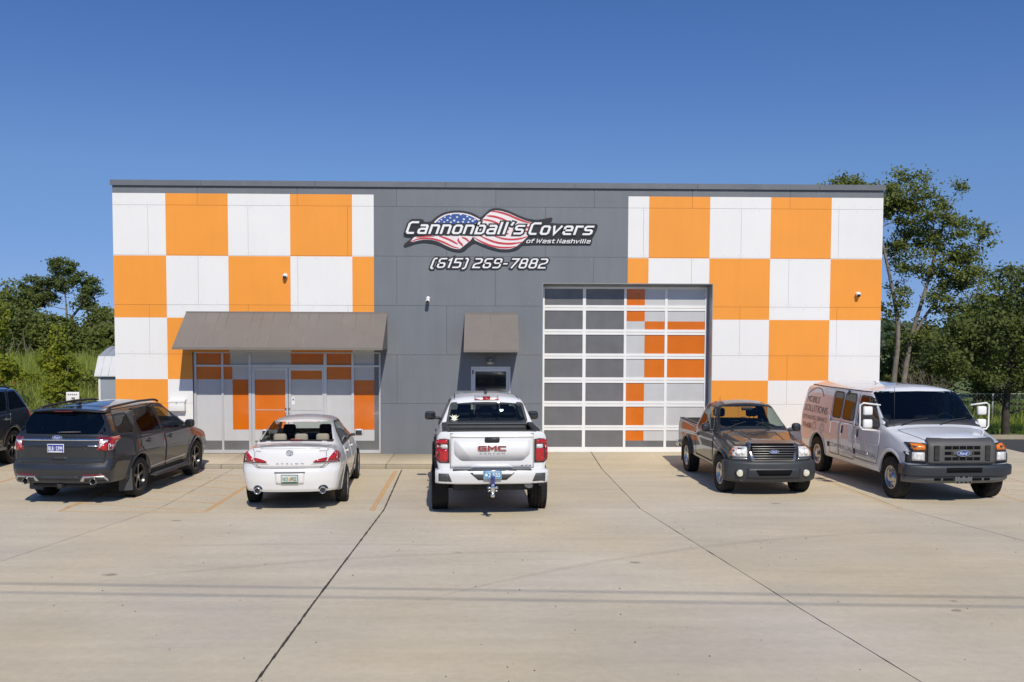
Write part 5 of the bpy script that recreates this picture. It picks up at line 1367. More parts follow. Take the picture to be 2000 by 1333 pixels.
    v.plate(-2.625, .05, 1.045, mat('plate_deep_blue', (.035, .05, .28), .4, var=.15), M_swht, [('BLB', -.128, -.032, -.036, .036, M_swht), ('2399', .008, .128, -.036, .036, M_swht)], None, extra=[(-.003, .024, -.02, .02, mat('plate_mid_blue', (.10, .16, .45), .4)), (-.125, .125, -.064, -.05, M_swht)])
    m = MB(); m.tube([(-2.53, .05, 1.315), (-2.54, -.02, 1.325), (-2.52, -.36, 1.33)], .014, 6); m.build('rear_wiper', M_greypl, v.root)
    for sg in (-1, 1):
        P = [(.695, 1.230), (.93, 1.230), (.945, 0.995), (.80, 0.980), (.70, 1.025)]
        o = lamp(v, [(sg*a, b) for a, b in rpoly(P, .02)], 'B', M_dred, [([(sg*a, b) for a, b in q], mm) for q, mm in (
            (rpoly([(.71, 1.040), (.71, 1.185), (.90, 1.185), (.90, 1.005), (.85, 1.005), (.85, 1.145), (.80, 1.145)], .008), M_clear), (rpoly([(.715, 1.040), (.715, 1.135), (.84, 1.135), (.835, 1.005), (.78, 0.995)], .02), M_red))], .014)
        v.put('side_lens', rpoly([(-2.56, 1.010), (-2.45, 0.995), (-2.30, 1.125), (-2.12, 1.180), (-2.10, 1.230), (-2.52, 1.235)], .015), 'L' if sg > 0 else 'R', M_red, .010, parent=o)
        v.put('reflector', [(sg*a, b) for a, b in rpoly([(.44, .555), (.80, .555), (.80, .585), (.46, .585)], .008)], 'B', M_dred, .008)
        v.put('diffuser_trim', [(sg*a, b) for a, b in rpoly([(.34, .40), (.44, .55), (.80, .55), (.90, .44), (.86, .43), (.78, .515), (.60, .515), (.47, .515), (.42, .40)], .01)], 'B', M_alloy, .012)
        m = MB(); y = sg*.62; m.lathe([(.062, 0), (.062, -.10), (.05, -.10), (.048, 0)], 20, 0, 'x', (-2.545, y, .455)); m.lathe([(.05, -.05), (0, -.05)], 20, 1, 'x', (-2.545, y, .455)); m.build('exhaust_tip', [mat('smoked_chrome', (.22, .21, .20), .25, metal=.9, var=.1), M_hole], v.root)
        v.put('valance', [(sg*a, b) for a, b in [(.43, .40), (.48, .51), (.77, .51), (.85, .40)]], 'B', M_blackpl, .003)
    v.put('bumper_crease', rpoly([(-.40, .475), (.40, .475), (.34, .55), (-.34, .55)], .03), 'B', P_bump, .008)
    v.put('bumper_top_line', [(-.84, .757), (.84, .757), (.84, .764), (-.84, .764)], 'B', M_joint, .003, skirt=0, res=.08)
    m = MB(); m.rbox((-2.56, 0, .36), (.14, .08, .08), .008); m.rbox((-2.45, 0, .36), (.10, 1.1, .07), .02); m.build('tow_receiver', M_dkmet, v.root)
    m = MB(); m.rbox((-1.85, .0, 1.80), (.17, .05, .06), .022); m.build('roof_antenna', M_blackpl, v.root)
    common_interior(v, M_seatb, (.42,), .40, .68, bench_rear=-.60); v.steering(.92, .40, 1.12); v.dash(1.1, 1.5, 1.1)
    v.seat(-1.45, 0, .75, M_seatb, w=1.2, bench=True, h=.5)
    v.finish_body(P_exp)
build_explorer()

# ------------------------------------------------------------------ dark grey single cab pickup facing the camera
def build_ranger():
    S = dict(x0=-2.42, x1=2.10, w=1.77, tyre=(.365, .245, .215, 1.73), rc=.05, rp=6, fc=.17, fp=3.2, edge=.02, q1=.14, blend=.40, soft=.04,
      top=[(-2.5, 1.14), (-.82, 1.14), (-.78, 1.17), (-.66, 1.64), (-.50, 1.70), (-.1, 1.72), (.24, 1.675), (.92, 1.185), (1.1, 1.145), (1.85, 1.06), (2.02, 1.0), (2.12, .9)],
      rail=[(-2.5, .785, 1.135), (-.80, .785, 1.135), (-.74, .72, 1.20), (-.66, .585, 1.60), (-.1, .575, 1.645), (.22, .57, 1.615), (.90, .685, 1.155), (1.1, .69, 1.10), (2.1, .66, .93)],
      belt=[(-2.5, .81, 1.06), (-.8, .82, 1.06), (.8, .815, 1.075), (1.1, .80, 1.04), (2.1, .76, .88)],
      crease=[(-2.5, .83, .84), (0, .845, .84), (1.4, .84, .82), (2.1, .80, .78)],
      sill=[(-2.5, .80, .52), (-1, .81, .42), (1, .81, .42), (2.1, .76, .56)],
      rear=[(.3, -2.42), (1.2, -2.44)], front=[(.5, 2.10), (.70, 2.12), (.96, 2.11), (1.02, 2.04), (1.2, 1.9)])
    v = Vehicle('pickup_truck', 'dark grey single cab pickup truck backed in before the garage door, facing the camera', 'pickup truck', 5.385, -3.71, -88.2, S)
    v.paint = P_ran
    for a in (1.415, -1.415): v.arch(a, .43, .06, P_ran, .004, flare=.045, z=.385)
    v.wheels((1.415, -1.415), 'spoke_5_.07', steer=0.05, blocks=True); v.floor(-2.3, 1.9, 1.2, .42)
    v.window(rpoly([(-.70, 1.205), (.70, 1.205), (.545, 1.625), (-.545, 1.625)], .07), 'F', G_clear, .03, lo=.1, hi=1.05)
    v.window(rpoly([(-.64, 1.22), (.64, 1.22), (.52, 1.58), (-.52, 1.58)], .07), 'B', G_clear, .04, lo=-.95, hi=-.5)
    for ax in 'LR':
        v.window(rpoly([(-.56, 1.14), (.80, 1.12), (.70, 1.22), (.20, 1.575), (-.50, 1.60)], .05), ax, G_soft, .028)
        d = v.shut('door', [(-.60, .50), (.78, .50), (.84, .8), (.82, 1.08), (-.60, 1.10)], ax, P_ran); v.handle(-.42, .96, ax, P_ran, d)
        sg = 1 if ax == 'L' else -1
        m = MB(); v.surf.panel(m, [(-.70, .5), (-.69, .5), (-.69, 1.12), (-.70, 1.12)], ax, .003, .1, 0, 0); m.build('cab_gap', M_joint, v.root)
        v.mirror(.66, .80, 1.20, (.14, .18, .18), P_ran, sg, arm_len=.06, face=-1)
        m = MB(); m.prism(rpoly([(sg*.70, .52), (sg*.87, .52), (sg*.87, .20), (sg*.68, .20)], .02), -1.83, -1.81, 'x'); m.build('mud_flap', M_blackpl, v.root)
        m = MB(); v.surf.panel(m, [(.86, .99), (1.0, .985), (.98, 1.01), (.88, 1.015)], ax, .008, .1); m.build('fender_badge', M_chrome, v.root)
    # bonnet with its shut lines
    v.shut('bonnet', rpoly([(1.02, -.70), (1.90, -.69), (2.02, -.40), (2.035, .40), (1.90, .69), (1.02, .70)], .05), 'T', P_ran, .008, .005)
    for sg in (-1, 1):
        v.put('bonnet_crease', [(1.05, sg*.36), (1.97, sg*.30), (1.97, sg*.325), (1.05, sg*.39)], 'T', P_ran, .012, res=.1, skirt=.012)
        w = MB(); w.tube([(.98, sg*.50-.12, 1.19), (.80, sg*.30-.05, 1.275), (.72, sg*.1-.02, 1.325)], .010, 5); w.build('wiper', M_blackpl, v.root)
    # grille
    gr = v.put('grille', rpoly([(-.44, 1.005), (.44, 1.005), (.40, .715), (-.40, .715)], .05), 'F', M_hole, .018, res=.06, skirt=.04)
    o, i = inset(rpoly([(-.475, 1.025), (.475, 1.025), (.415, .675), (-.415, .675)], .06), .045)
    fm = MB(); v.surf.ring(fm, o, i, 'F', .045); v.surf.ring(fm, o, [(a*1.03, .85+(b-.85)*1.04) for a, b in o], 'F', .02); fm.build('grille_surround', mat('grey_chrome', (.30, .30, .30), .22, metal=.9, var=.1), gr)
    for z in np.linspace(.745, .975, 6):
        w = .43-(1.0-z)*.12
        m = MB(); m.rbox((2.135, 0, z), (.03, 2*w, .013), .005); m.build('grille_slat', mat('grey_chrome_slat', (.22, .22, .22), .3, metal=.7, var=.1), gr)
    v.oval_badge(2.155, 0, .875, .095, .038, 1)
    for sg in (-1, 1):
        P = [(.50, .955), (.755, .945), (.80, .93), (.80, .775), (.50, .76)]
        h = lamp(v, [(sg*a, b) for a, b in rpoly(P, .02)], 'F', M_clear, [([(sg*a, b) for a, b in rpoly([(.735, .92), (.79, .91), (.79, .79), (.735, .785)], .012)], M_amber)], .014, 'headlight')
        for yy in (.565, .66):
            m = MB(); m.lathe([(.052, 0), (.045, .012), (.02, .018), (0, .018)], 20, 0, 'x', (2.10-.05*(yy/.8)**3, sg*yy, .86)); m.build('reflector_bowl', mat('lamp_reflector', (.82, .82, .80), .22, metal=.0, coat=1, var=.15, vscale=30), h)
        v.put('side_marker', rpoly([(1.97, .805), (2.02, .795), (2.02, .92), (1.90, .925)], .01), 'L' if sg > 0 else 'R', M_amber, .012, parent=h)
        v.put('headlight_sill', [(sg*a, b) for a, b in [(.49, .752), (.80, .768), (.80, .71), (.46, .70)]], 'F', mat('grey_chrome', (.3, .3, .3), .3), .012)
    # bumper
    prof = rpoly([(1.95, .695), (2.16, .70), (2.215, .66), (2.22, .42), (2.16, .28), (1.95, .27)], .05, 4)
    bo, bs = v.bar('bumper', .885, prof, -.26, M_greypl, 3)
    bo.data.materials[0] = mat('bumper_grey', (.034, .038, .043), .5, var=.1)
    v.put('bumper_top', rpoly([(-.88, .70), (.88, .70), (.88, .585), (-.88, .585)], .02), 'F', mat('bumper_metallic', (.10, .105, .11), .38, metal=.4, coat=.6, var=.08), .006, parent=bo, surf=bs, res=.06)
    v.put('bumper_intake', rpoly([(-.36, .53), (.36, .53), (.30, .42), (-.30, .42)], .03), 'F', M_hole, .005, parent=bo, surf=bs)
    v.put('bumper_insert', rpoly([(-.52, .56), (.52, .56), (.52, .35), (-.52, .35)], .02), 'F', P_bump, .003, parent=bo, surf=bs)
    for sg in (-1, 1):
        v.put('fog_recess', ell((sg*.645, .46), .092, .085), 'F', M_blackpl, .006, parent=bo, surf=bs, res=.04)
        h = bs.ray('F', sg*.645, .46)[0]
        m = MB(); m.lathe([(.066, .0), (.066, .022), (.056, .026), (.03, .035), (0, .036)], 24, 0, 'x', (h.x, sg*.645, .46)); m.build('fog_light', mat('fog_lens', (.62, .60, .50), .12, coat=1, var=.25, vscale=25), bo)
    m = MB(); m.rbox((2.0, 0, .31), (.2, 1.3, .07), .03); m.build('valance', M_blackpl, v.root)
    # bed
    v.keep &= ~((np.abs(v.C[:, 1]) < .67) & (v.C[:, 0] < -.86) & (v.C[:, 0] > -2.38) & (v.Nn[:, 2] > .6) & (v.C[:, 2] > 1.08))
    m = MB(); x0, x1, y, zb, zt = -2.39, -.86, .675, .66, 1.137
    m.add([(x0, -y, zb), (x1, -y, zb), (x1, y, zb), (x0, y, zb), (x0, -y, zt), (x1, -y, zt), (x1, y, zt), (x0, y, zt)], [(0, 1, 2, 3), (0, 4, 5, 1), (1, 5, 6, 2), (2, 6, 7, 3), (3, 7, 4, 0)]); m.build('bed_liner', M_bed, v.root)
    for sg in (-1, 1): m = MB(); m.rbox((-1.63, sg*.73, 1.142), (1.54, .11, .022), .01); m.build('bed_rail_cap', M_blackpl, v.root)
    prof = rpoly([(-2.40, .62), (-2.58, .62), (-2.60, .48), (-2.40, .46)], .02); v.bar('rear_bumper', .84, prof, .08, M_chrome, 4)
    m = MB(); m.tube([(.92, -.72, 1.12), (.90, -.72, 1.85)], .004, 5); m.build('radio_aerial', M_blackpl, v.root)
    for sg in (-1, 1): v.seat(-.12, sg*.36, .62, M_seatb, h=.60)
    v.steering(.42, .36, 1.10); v.dash(.62, 1.3, 1.06)
    m = MB(); m.rbox((.36, 0, 1.56), (.05, .24, .07), .02); m.build('rear_view_mirror', M_dash, v.root)
    v.finish_body(P_ran)
build_ranger()

# ------------------------------------------------------------------ white lettered van facing the camera
def build_van():
    S = dict(x0=-2.85, x1=2.40, w=2.02, tyre=(.385, .235, .215, 1.98), rc=.12, rp=4, fc=.16, fp=4, edge=.03, q1=.13, blend=.5, soft=.06,
      top=[(-2.9, 1.93), (-2.6, 1.995), (-1.5, 2.03), (.4, 2.04), (.70, 2.0), (1.42, 1.36), (1.55, 1.305), (2.2, 1.215), (2.38, 1.155), (2.45, 1.05)],
      rail=[(-2.9, .82, 1.83), (-1.5, .875, 1.91), (.4, .885, 1.915), (.70, .88, 1.895), (1.40, .935, 1.31), (1.55, .925, 1.24), (2.45, .84, 1.02)],
      belt=[(-2.9, .95, 1.30), (.6, .965, 1.33), (1.35, .965, 1.26), (1.6, .95, 1.20), (2.45, .90, .95)],
      crease=[(-2.9, .985, .95), (0, 1.0, .95), (1.6, 1.0, .92), (2.45, .955, .85)],
      sill=[(-2.9, .94, .52), (-1.8, .965, .40), (1.75, .965, .40), (2.45, .92, .60)],
      rear=[(.3, -2.86), (1.2, -2.88), (2.1, -2.74)], front=[(.4, 2.42), (.75, 2.43), (1.0, 2.43), (1.13, 2.40), (1.2, 2.34), (1.4, 2.2)])
    v = Vehicle('van', 'white panel van with brown service lettering on its side, backed in at the right', 'van', 8.60, -4.06, -86.9, S)
    v.paint = P_van; v.root.scale = (1.03, 1.03, 1.03)
    for a in (1.7525, -1.7525): v.arch(a, .46, .05, P_van, .004, flare=.012, z=.41)
    v.wheels((1.7525, -1.7525), 'steel', rim_m=mat('chromed_steel', (.50, .49, .48), .25, metal=.85, var=.15, vscale=10), steer=0.04); v.floor(-2.7, 2.2, 1.5, .42)
    v.window(rpoly([(-.915, 1.375), (.915, 1.375), (.85, 1.93), (-.85, 1.93)], .07), 'F', G_van, .045, lo=.5, hi=1.6)
    for ax in 'LR':
        v.window(rpoly([(.27, 1.30), (.35, 1.235), (1.20, 1.235), (1.24, 1.30), (.86, 1.76), (.72, 1.81), (.30, 1.81)], .06), ax, G_dark, .022)
        v.window(rpoly([(-.48, 1.28), (.08, 1.28), (.08, 1.825), (-.44, 1.825)], .07), ax, G_dark, .02, fm=M_blackpl)
        v.window(rpoly([(-1.0, 1.28), (-.58, 1.28), (-.55, 1.825), (-1.0, 1.825)], .07), ax, G_dark, .02, fm=M_blackpl)
        d = v.shut('door', rpoly([(.22, .55), (1.18, .55), (1.30, .85), (1.32, 1.22), (.22, 1.22)], .04), ax, P_van, .010, .004)
        m = MB(); v.surf.panel(m, rpoly([(.30, .98), (.36, .98), (.36, 1.14), (.30, 1.14)], .01), ax, .016, .1); m.build('door_handle', M_blackpl, d)
        d = v.shut('door', rpoly([(-.52, .50), (.16, .50), (.16, 1.22), (-.52, 1.22)], .03), ax, P_van, .010, .004)
        m = MB(); v.surf.panel(m, rpoly([(-.46, .98), (-.40, .98), (-.40, 1.14), (-.46, 1.14)], .01), ax, .016, .1); m.build('door_handle', M_blackpl, d)
        d = v.shut('door', rpoly([(-1.07, .50), (-.56, .50), (-.56, 1.22), (-1.07, 1.22)], .03), ax, P_van, .010, .004)
        for x in (-1.08, .19):
            m = MB(); v.surf.panel(m, ell((x, 1.25), .03, .07, 12), ax, .02, .1, 0, .02); m.build('door_lock', M_chrome, v.root)
        for x0, x1 in ((-1.085, -1.072), (-.542, -.530), (.185, .198)):
            m = MB(); v.surf.panel(m, [(x0, 1.22), (x1, 1.22), (x1+.03, 1.87), (x0+.03, 1.92)], ax, .003, .1, 0, 0); m.build('door_gap', M_joint, v.root)
        m = MB(); v.surf.panel(m, [(-2.7, 1.875), (.62, 1.895), (.62, 1.908), (-2.7, 1.888)], ax, .010, .1); m.build('drip_rail', M_greypl, v.root)
        m = MB(); v.surf.panel(m, [(-2.6, .905), (1.2, .905), (1.2, .918), (-2.6, .918)], ax, .008, .1); m.build('body_crease', P_van, v.root)
        # lettering
        T = mat('brown_vinyl_lettering', (.20, .115, .085), .5, var=.1); T2 = mat('orange_vinyl_lettering', (.50, .12, .03), .5, var=.1); T3 = mat('grey_vinyl_lettering', (.13, .13, .15), .5, var=.1)
        fl = ax == 'L'
        def put(txt, u0, u1, z0, z1, m_, bold=-.004, name='side_lettering'):
            mb = MB()
            a, b = (u0, u1)
            v.surf.text(mb, txt, ax, a, b, z0, z1, .006, bold=bold); mb.build(name, m_, v.root)
        put('MOBILE', -2.56, -1.80, 1.50, 1.64, T); put('SOLUTIONS', -2.62, -1.28, 1.29, 1.44, T); put('DETAILING SERVICE', -2.66, -1.26, 1.115, 1.21, T); put('719-4588', -2.60, -2.10, .90, 1.03, T2, .004); put('www', -2.42, -2.18, .86, .93, T2) if 0 else None
        put('COMMERCIAL', -1.03, .10, .655, .735, T3); put('RESIDENTIAL', .28, 1.18, .655, .735, T3)
        for x in (-1.13, .19): v.put('lettering_square', R_(x-.05, x+.05, .63, .735, .005), ax, M_greypl, .007)
        for x, z in ((-1.93, .98), (-1.50, .98)):
            o, i = inset(ell((x, z), .10, .105, 28), .022); m = MB(); v.surf.ring(m, o, i, ax, .007); m.build('round_emblem', mat('pale_grey_vinyl', (.40, .41, .43), .4, var=.1), v.root)
        # arched stroke of the side artwork
        for pts in ([(-2.60, 1.66), (-2.3, 1.82), (-1.8, 1.84), (-1.6, 1.66)],):
            P = [Vector(p) for p in pts]
            for _ in range(3):
                Q = [P[0]]
                for a, b in zip(P, P[1:]): Q += [a*.75+b*.25, a*.25+b*.75]
                P = Q+[P[-1]]
            A_, B_ = [], []
            for k, p in enumerate(P):
                dd = (P[min(k+1, len(P)-1)]-P[max(k-1, 0)]).normalized(); n_ = Vector((-dd.y, dd.x))*.010; A_.append(tuple(p+n_)); B_.append(tuple(p-n_))
            m = MB(); v.surf.ring(m, A_, B_, ax, .006, close=False); m.build('side_artwork', T3, v.root)
        # towing mirrors on a loop bracket
        sg = 1 if ax == 'L' else -1
        y0 = .99; m = MB(); m.tube([(1.12, sg*.90, 1.68), (1.10, sg*(y0+.24), 1.72), (1.09, sg*(y0+.30), 1.68), (1.09, sg*(y0+.30), 1.27), (1.10, sg*(y0+.25), 1.21), (1.14, sg*.96, 1.19)], .016, 8)
        br = m.build('door_mirror', M_wframe, v.root)
        for z, h in ((1.57, .20), (1.32, .20)):
            m = MB(); m.rbox((1.10, sg*(y0+.15), z), (.08, .18, h*.84), .03); mm = m.build('mirror_head', M_wframe, br)
            m = MB(); m.rbox((1.058, sg*(y0+.15), z), (.012, .155, h*.70), .004); m.build('mirror_glass', M_dark, mm)
    # bonnet
    v.shut('bonnet', rpoly([(1.60, -.80), (2.30, -.62), (2.33, 0), (2.30, .62), (1.60, .80)], .05), 'T', P_van, .010, .004)
    m = MB(); v.surf.panel(m, [(1.30, -.945), (1.455, -.925), (1.475, 0), (1.455, .925), (1.30, .945), (1.37, 0)], 'T', .006, .08); m.build('cowl_panel', M_blackpl, v.root)
    for a in (-.50, .25):
        m = MB(); m.tube([(1.52, a-.15, 1.35), (1.42, a+.1, 1.415), (1.36, a+.42, 1.45)], .011, 5); m.build('wiper', M_blackpl, v.root)
    # grille
    gr = v.put('grille', rpoly([(-.60, 1.135), (.60, 1.135), (.62, 1.08), (.62, .715), (-.62, .715), (-.62, 1.08)], .04), 'F', M_greypl, .05, res=.06, skirt=.06)
    gr.data.materials[0] = mat('dull_grey_grille', (.085, .083, .081), .6, var=.08)
    gx0 = 2.482
    for z0, z1 in ((.985, 1.045), (.885, .945), (.785, .845)):
        m = MB(); m.rbox((gx0, 0, (z0+z1)/2), (.008, .66, z1-z0), .004); m.build('grille_opening', M_hole, gr)
        for y in (-.20, -.067, .067, .20):
            m = MB(); m.box(gx0, gx0+.006, y-.006, y+.006, z0, z1); m.build('grille_divider', MATS['dull_grey_grille'], gr)
    for sg in (-1, 1):
        m = MB(); m.rbox((gx0-.005, sg*.475, .915), (.01, .10, .27), .004); m.build('grille_vent', M_hole, gr)
        m = MB()
        for z in np.linspace(.80, 1.03, 12): m.box(gx0, gx0+.007, sg*.475-.045, sg*.475+.045, z-.004, z+.004)
        kind(m.build('vent_louvres', MATS['dull_grey_grille'], gr), 'stuff')
    m = MB(); m.rbox((gx0+.004, 0, .915), (.02, .36, .07), .01); m.build('badge_mount', MATS['dull_grey_grille'], gr)
    v.oval_badge(gx0+.012, 0, .915, .125, .058, 1)
    for sg in (-1, 1):
        hb = v.put('headlight_housing', [(sg*a, b) for a, b in rpoly([(.628, 1.075), (.945, 1.075), (.95, .73), (.628, .715)], .02)], 'F', M_blackpl, .018, res=.05, skirt=.03)
        v.put('turn_signal', [(sg*a, b) for a, b in rpoly([(.66, 1.055), (.86, 1.055), (.86, .965), (.66, .965)], .02)], 'F', M_amber, .034, parent=hb, res=.05, skirt=.02)
        v.put('side_marker', [(sg*a, b) for a, b in rpoly([(.88, 1.05), (.925, 1.048), (.925, .98), (.88, .975)], .012)], 'F', M_amber, .032, parent=hb, res=.05, skirt=.02)
        v.put('headlight', [(sg*a, b) for a, b in rpoly([(.67, .925), (.87, .925), (.87, .77), (.67, .77)], .02)], 'F', M_clear, .034, parent=hb, res=.05, skirt=.02)
    # bumper
    bo, bs = v.bar('bumper', 1.0, rpoly([(2.30, .70), (2.55, .70), (2.57, .66), (2.56, .50), (2.30, .50)], .025, 3), -.20, P_bump, 4)
    lo, ls = v.bar('lower_bumper', .965, rpoly([(2.25, .50), (2.52, .495), (2.50, .42), (2.40, .36), (2.25, .36)], .02, 3), -.22, mat('pale_bumper_plastic', (.11, .115, .12), .5, var=.12), 4)
    v.put('bumper_slot', rpoly([(-.33, .665), (.33, .665), (.33, .575), (-.33, .575)], .01), 'F', M_hole, .004, parent=bo, surf=bs)
    for a, b in ((-.52, -.40), (-.36, -.17), (.17, .36), (.40, .52)): v.put('air_slot', R_(a, b, .425, .47, .008), 'F', M_hole, .004, parent=lo, surf=ls)
    m = MB(); m.rbox((2.54, 0, .455), (.015, .32, .16), .01); pb = m.build('plate_bracket', mat('pale_bumper_plastic', (.16, .165, .17), .5), v.root)
    for y, z, w_, h_ in ((-.115, .40, .03, .03), (.115, .40, .03, .03), (-.05, .50, .05, .035), (.05, .50, .05, .035), (-.12, .505, .03, .02), (.12, .505, .03, .02), (-.04, .40, .05, .02), (.04, .40, .05, .02)):
        m = MB(); m.rbox((2.549, y, z), (.004, w_, h_), .001); m.build('bracket_hole', M_hole, pb)
    m = MB(); m.tube([(1.50, -.80, 1.30), (1.47, -.80, 2.05)], .004, 5); m.build('radio_aerial', M_blackpl, v.root)
    m = MB(); m.rbox((-.35, -.30, 2.055), (.09, .09, .04), .02); m.build('roof_beacon', M_wframe, v.root)
    for sg in (-1, 1): v.seat(.45, sg*.48, .85, M_seatb, h=.66)
    v.steering(1.0, .48, 1.33); v.dash(1.22, 1.7, 1.25)
    m = MB(); m.rbox((1.15, .35, 1.40), (.14, .26, .02), .006); m.build('blue_notebook', mat('blue_paper', (.08, .42, .62), .6, var=.1), v.root)
    m = MB(); m.box(-.35, -.30, -.9, .9, .6, 1.88); m.build('bulkhead', M_dash, v.root)
    v.finish_body(P_van)
build_van()

# ------------------------------------------------------------------ black large SUV at the left edge, nose to the camera
def build_black_suv():
    S = dict(x0=-2.48, x1=2.40, w=2.03, tyre=(.40, .275, .285, 1.98), rc=.12, rp=4, fc=.25, fp=3, edge=.03, q1=.14, blend=.5, soft=.05,
      top=[(-2.6, 1.74), (-2.3, 1.79), (-1.5, 1.84), (0, 1.85), (.45, 1.80), (1.25, 1.33), (1.5, 1.27), (2.2, 1.20), (2.4, 1.1)],
      rail=[(-2.6, .70, 1.68), (-1.5, .72, 1.745), (.4, .71, 1.73), (1.2, .82, 1.29), (1.5, .82, 1.22), (2.4, .78, 1.0)],
      belt=[(-2.6, .93, 1.22), (-1.5, .955, 1.21), (.8, .955, 1.19), (1.3, .955, 1.16), (2.4, .88, .95)],
      crease=[(-2.6, .985, .95), (0, 1.0, .93), (2.4, .93, .85)], sill=[(-2.6, .93, .50), (-1.5, .95, .42), (1.5, .95, .42), (2.4, .88, .42)],
      rear=[(.3, -2.55), (.7, -2.66), (.8, -2.62), (1.2, -2.60), (1.70, -2.36)], front=[(.4, 2.42), (.8, 2.47), (1.1, 2.42), (1.2, 2.3)])
    v = Vehicle('large_suv', 'glossy black SUV cut off by the left edge, parked beyond the charcoal SUV', 'SUV', -12.25, -2.62, -90.0, S)
    v.paint = P_blk
    A = (1.55, -1.55)
    for a in A: v.arch(a, .455, .05, P_blk, .004, flare=.015, z=.42)
    v.wheels(A, 'spoke_6_.07', rim_m=M_blkrim); v.floor(-2.4, 2.2, 1.4, .40)
    for ax in 'LR':
        for q in ([(-2.34, 1.265), (-1.42, 1.255), (-1.50, 1.35), (-1.80, 1.70), (-2.17, 1.70)], [(-1.32, 1.25), (-.36, 1.245), (-.36, 1.69), (-1.66, 1.70)], [(-.30, 1.245), (.98, 1.235), (.88, 1.30), (.42, 1.62), (-.30, 1.69)]):
            v.window(rpoly(q, .04), ax, G_dark, .022, fm=M_dark)
            o, i = inset(rpoly(q, .04), -.012)
            m = MB(); v.surf.ring(m, i, o, ax, .014); m.build('window_chrome', M_chrome, v.root)
        d = v.shut('door', [(-1.20, .75), (-1.0, .55), (-.34, .55), (-.34, 1.19), (-1.5, 1.2), (-1.42, .98)], ax, P_blk); v.handle(-1.25, 1.08, ax, M_chrome, d)
        d = v.shut('door', [(-.32, .55), (1.0, .55), (1.05, .9), (1.05, 1.18), (-.32, 1.19)], ax, P_blk); v.handle(-.05, 1.08, ax, M_chrome, d)
        sg = 1 if ax == 'L' else -1
        m = MB(); m.rbox((0, sg*.98, .42), (2.1, .16, .06), .02); m.build('running_board', mat('brushed_step', (.30, .29, .27), .35, metal=.6, var=.1), v.root)
        m = MB(); m.tube([(-2.0, sg*.66, 1.76), (-1.85, sg*.66, 1.81), (.1, sg*.67, 1.83), (.3, sg*.66, 1.77)], .022, 8); m.build('roof_rail', M_blackpl, v.root)
        v.mirror(.95, .95, 1.28, (.15, .22, .19), P_blk, sg, arm_len=.08)
        v.put('taillight', rpoly([(-2.58, .95), (-2.45, .95), (-2.40, 1.20), (-2.52, 1.22)], .02), ax, M_red, .008)
    v.window(rpoly([(-.74, 1.27), (.74, 1.27), (.66, 1.66), (-.66, 1.66)], .05), 'B', G_dark, .03, lo=-2.8, hi=-2.2)
    v.window(rpoly([(-.80, 1.36), (.80, 1.36), (.68, 1.74), (-.68, 1.74)], .06), 'F', G_mid, .035, lo=.35, hi=1.5)
    v.put('grille', rpoly([(-.55, 1.10), (.55, 1.10), (.5, .78), (-.5, .78)], .05), 'F', M_dark, .02)
    for sg in (-1, 1): v.put('headlight', [(sg*a, b) for a, b in rpoly([(.58, 1.10), (.86, 1.08), (.86, .95), (.58, .92)], .03)], 'F', M_clear, .015)
    common_interior(v, M_seatb, (.42,), .42, .72, bench_rear=-.6); v.dash(1.1, 1.5, 1.15); v.steering(.9, .42, 1.15)
    v.finish_body(P_blk)
build_black_suv()

# ================================================================== TREES, SHRUBS AND GRASS
L_dark = leafmat('dark_green_leaves', (.046, .074, .018), (.185, .225, .055), .44)
L_mid = leafmat('mid_green_leaves', (.072, .108, .022), (.265, .295, .068), .48)
L_bright = leafmat('yellow_green_leaves', (.120, .165, .014), (.38, .41, .04), .50)
L_olive = leafmat('olive_leaves', (.075, .098, .028), (.225, .240, .075), .44)
L_grass = leafmat('grass_blades', (.170, .235, .034), (.46, .50, .12), .45, .35)
L_lawn = leafmat('lawn_blades', (.100, .185, .022), (.250, .340, .055), .45, .5)
M_bark = mat('grey_bark', (.20, .175, .145), .9, var=.35, vscale=5, bump=.8, bscale=20)
M_barkd = mat('dark_bark', (.055, .045, .036), .9, var=.35, vscale=5, bump=.8, bscale=20)
M_twig = mat('pale_dead_twigs', (.26, .22, .18), .9, var=.3)

def leaf_quads(C, size, up=.35, r=None):
    """random leaf faces (a folded pair of triangles) at points C"""
    n = len(C); r = r or rng
    N = r.normal(size=(n, 3)); N[:, 2] += up; N += np.array(SUN)*1.0      # leaves turn towards the light
    N /= np.linalg.norm(N, axis=1)[:, None]
    T = np.cross(N, r.normal(size=(n, 3))); T /= np.linalg.norm(T, axis=1)[:, None]; B = np.cross(N, T)
    s = (size*r.uniform(.6, 1.35, n))[:, None]
    a = C-T*s*.55; b = C+B*s*.33+N*s*.06; c = C+T*s*.55; d = C-B*s*.33+N*s*.06
    V = np.stack([a, b, c, d], 1).reshape(-1, 3); F = np.arange(4*n).reshape(n, 4)
    return V, F
def fast_mesh(name, V, F, m, parent=None, smooth=False):
    me = bpy.data.meshes.new(name); k = F.shape[1]
    me.vertices.add(len(V)); me.vertices.foreach_set('co', np.asarray(V, np.float32).ravel())
    me.loops.add(F.size); me.loops.foreach_set('vertex_index', F.astype(np.int32).ravel())
    me.polygons.add(len(F)); me.polygons.foreach_set('loop_start', np.arange(0, F.size, k, dtype=np.int32)); me.polygons.foreach_set('loop_total', np.full(len(F), k, np.int32))
    me.materials.append(m); me.update(calc_edges=True); me.validate()
    return link(name, me, parent)
def gz(x, y): return float(ground_h(np.array(x, float), np.array(y, float)))

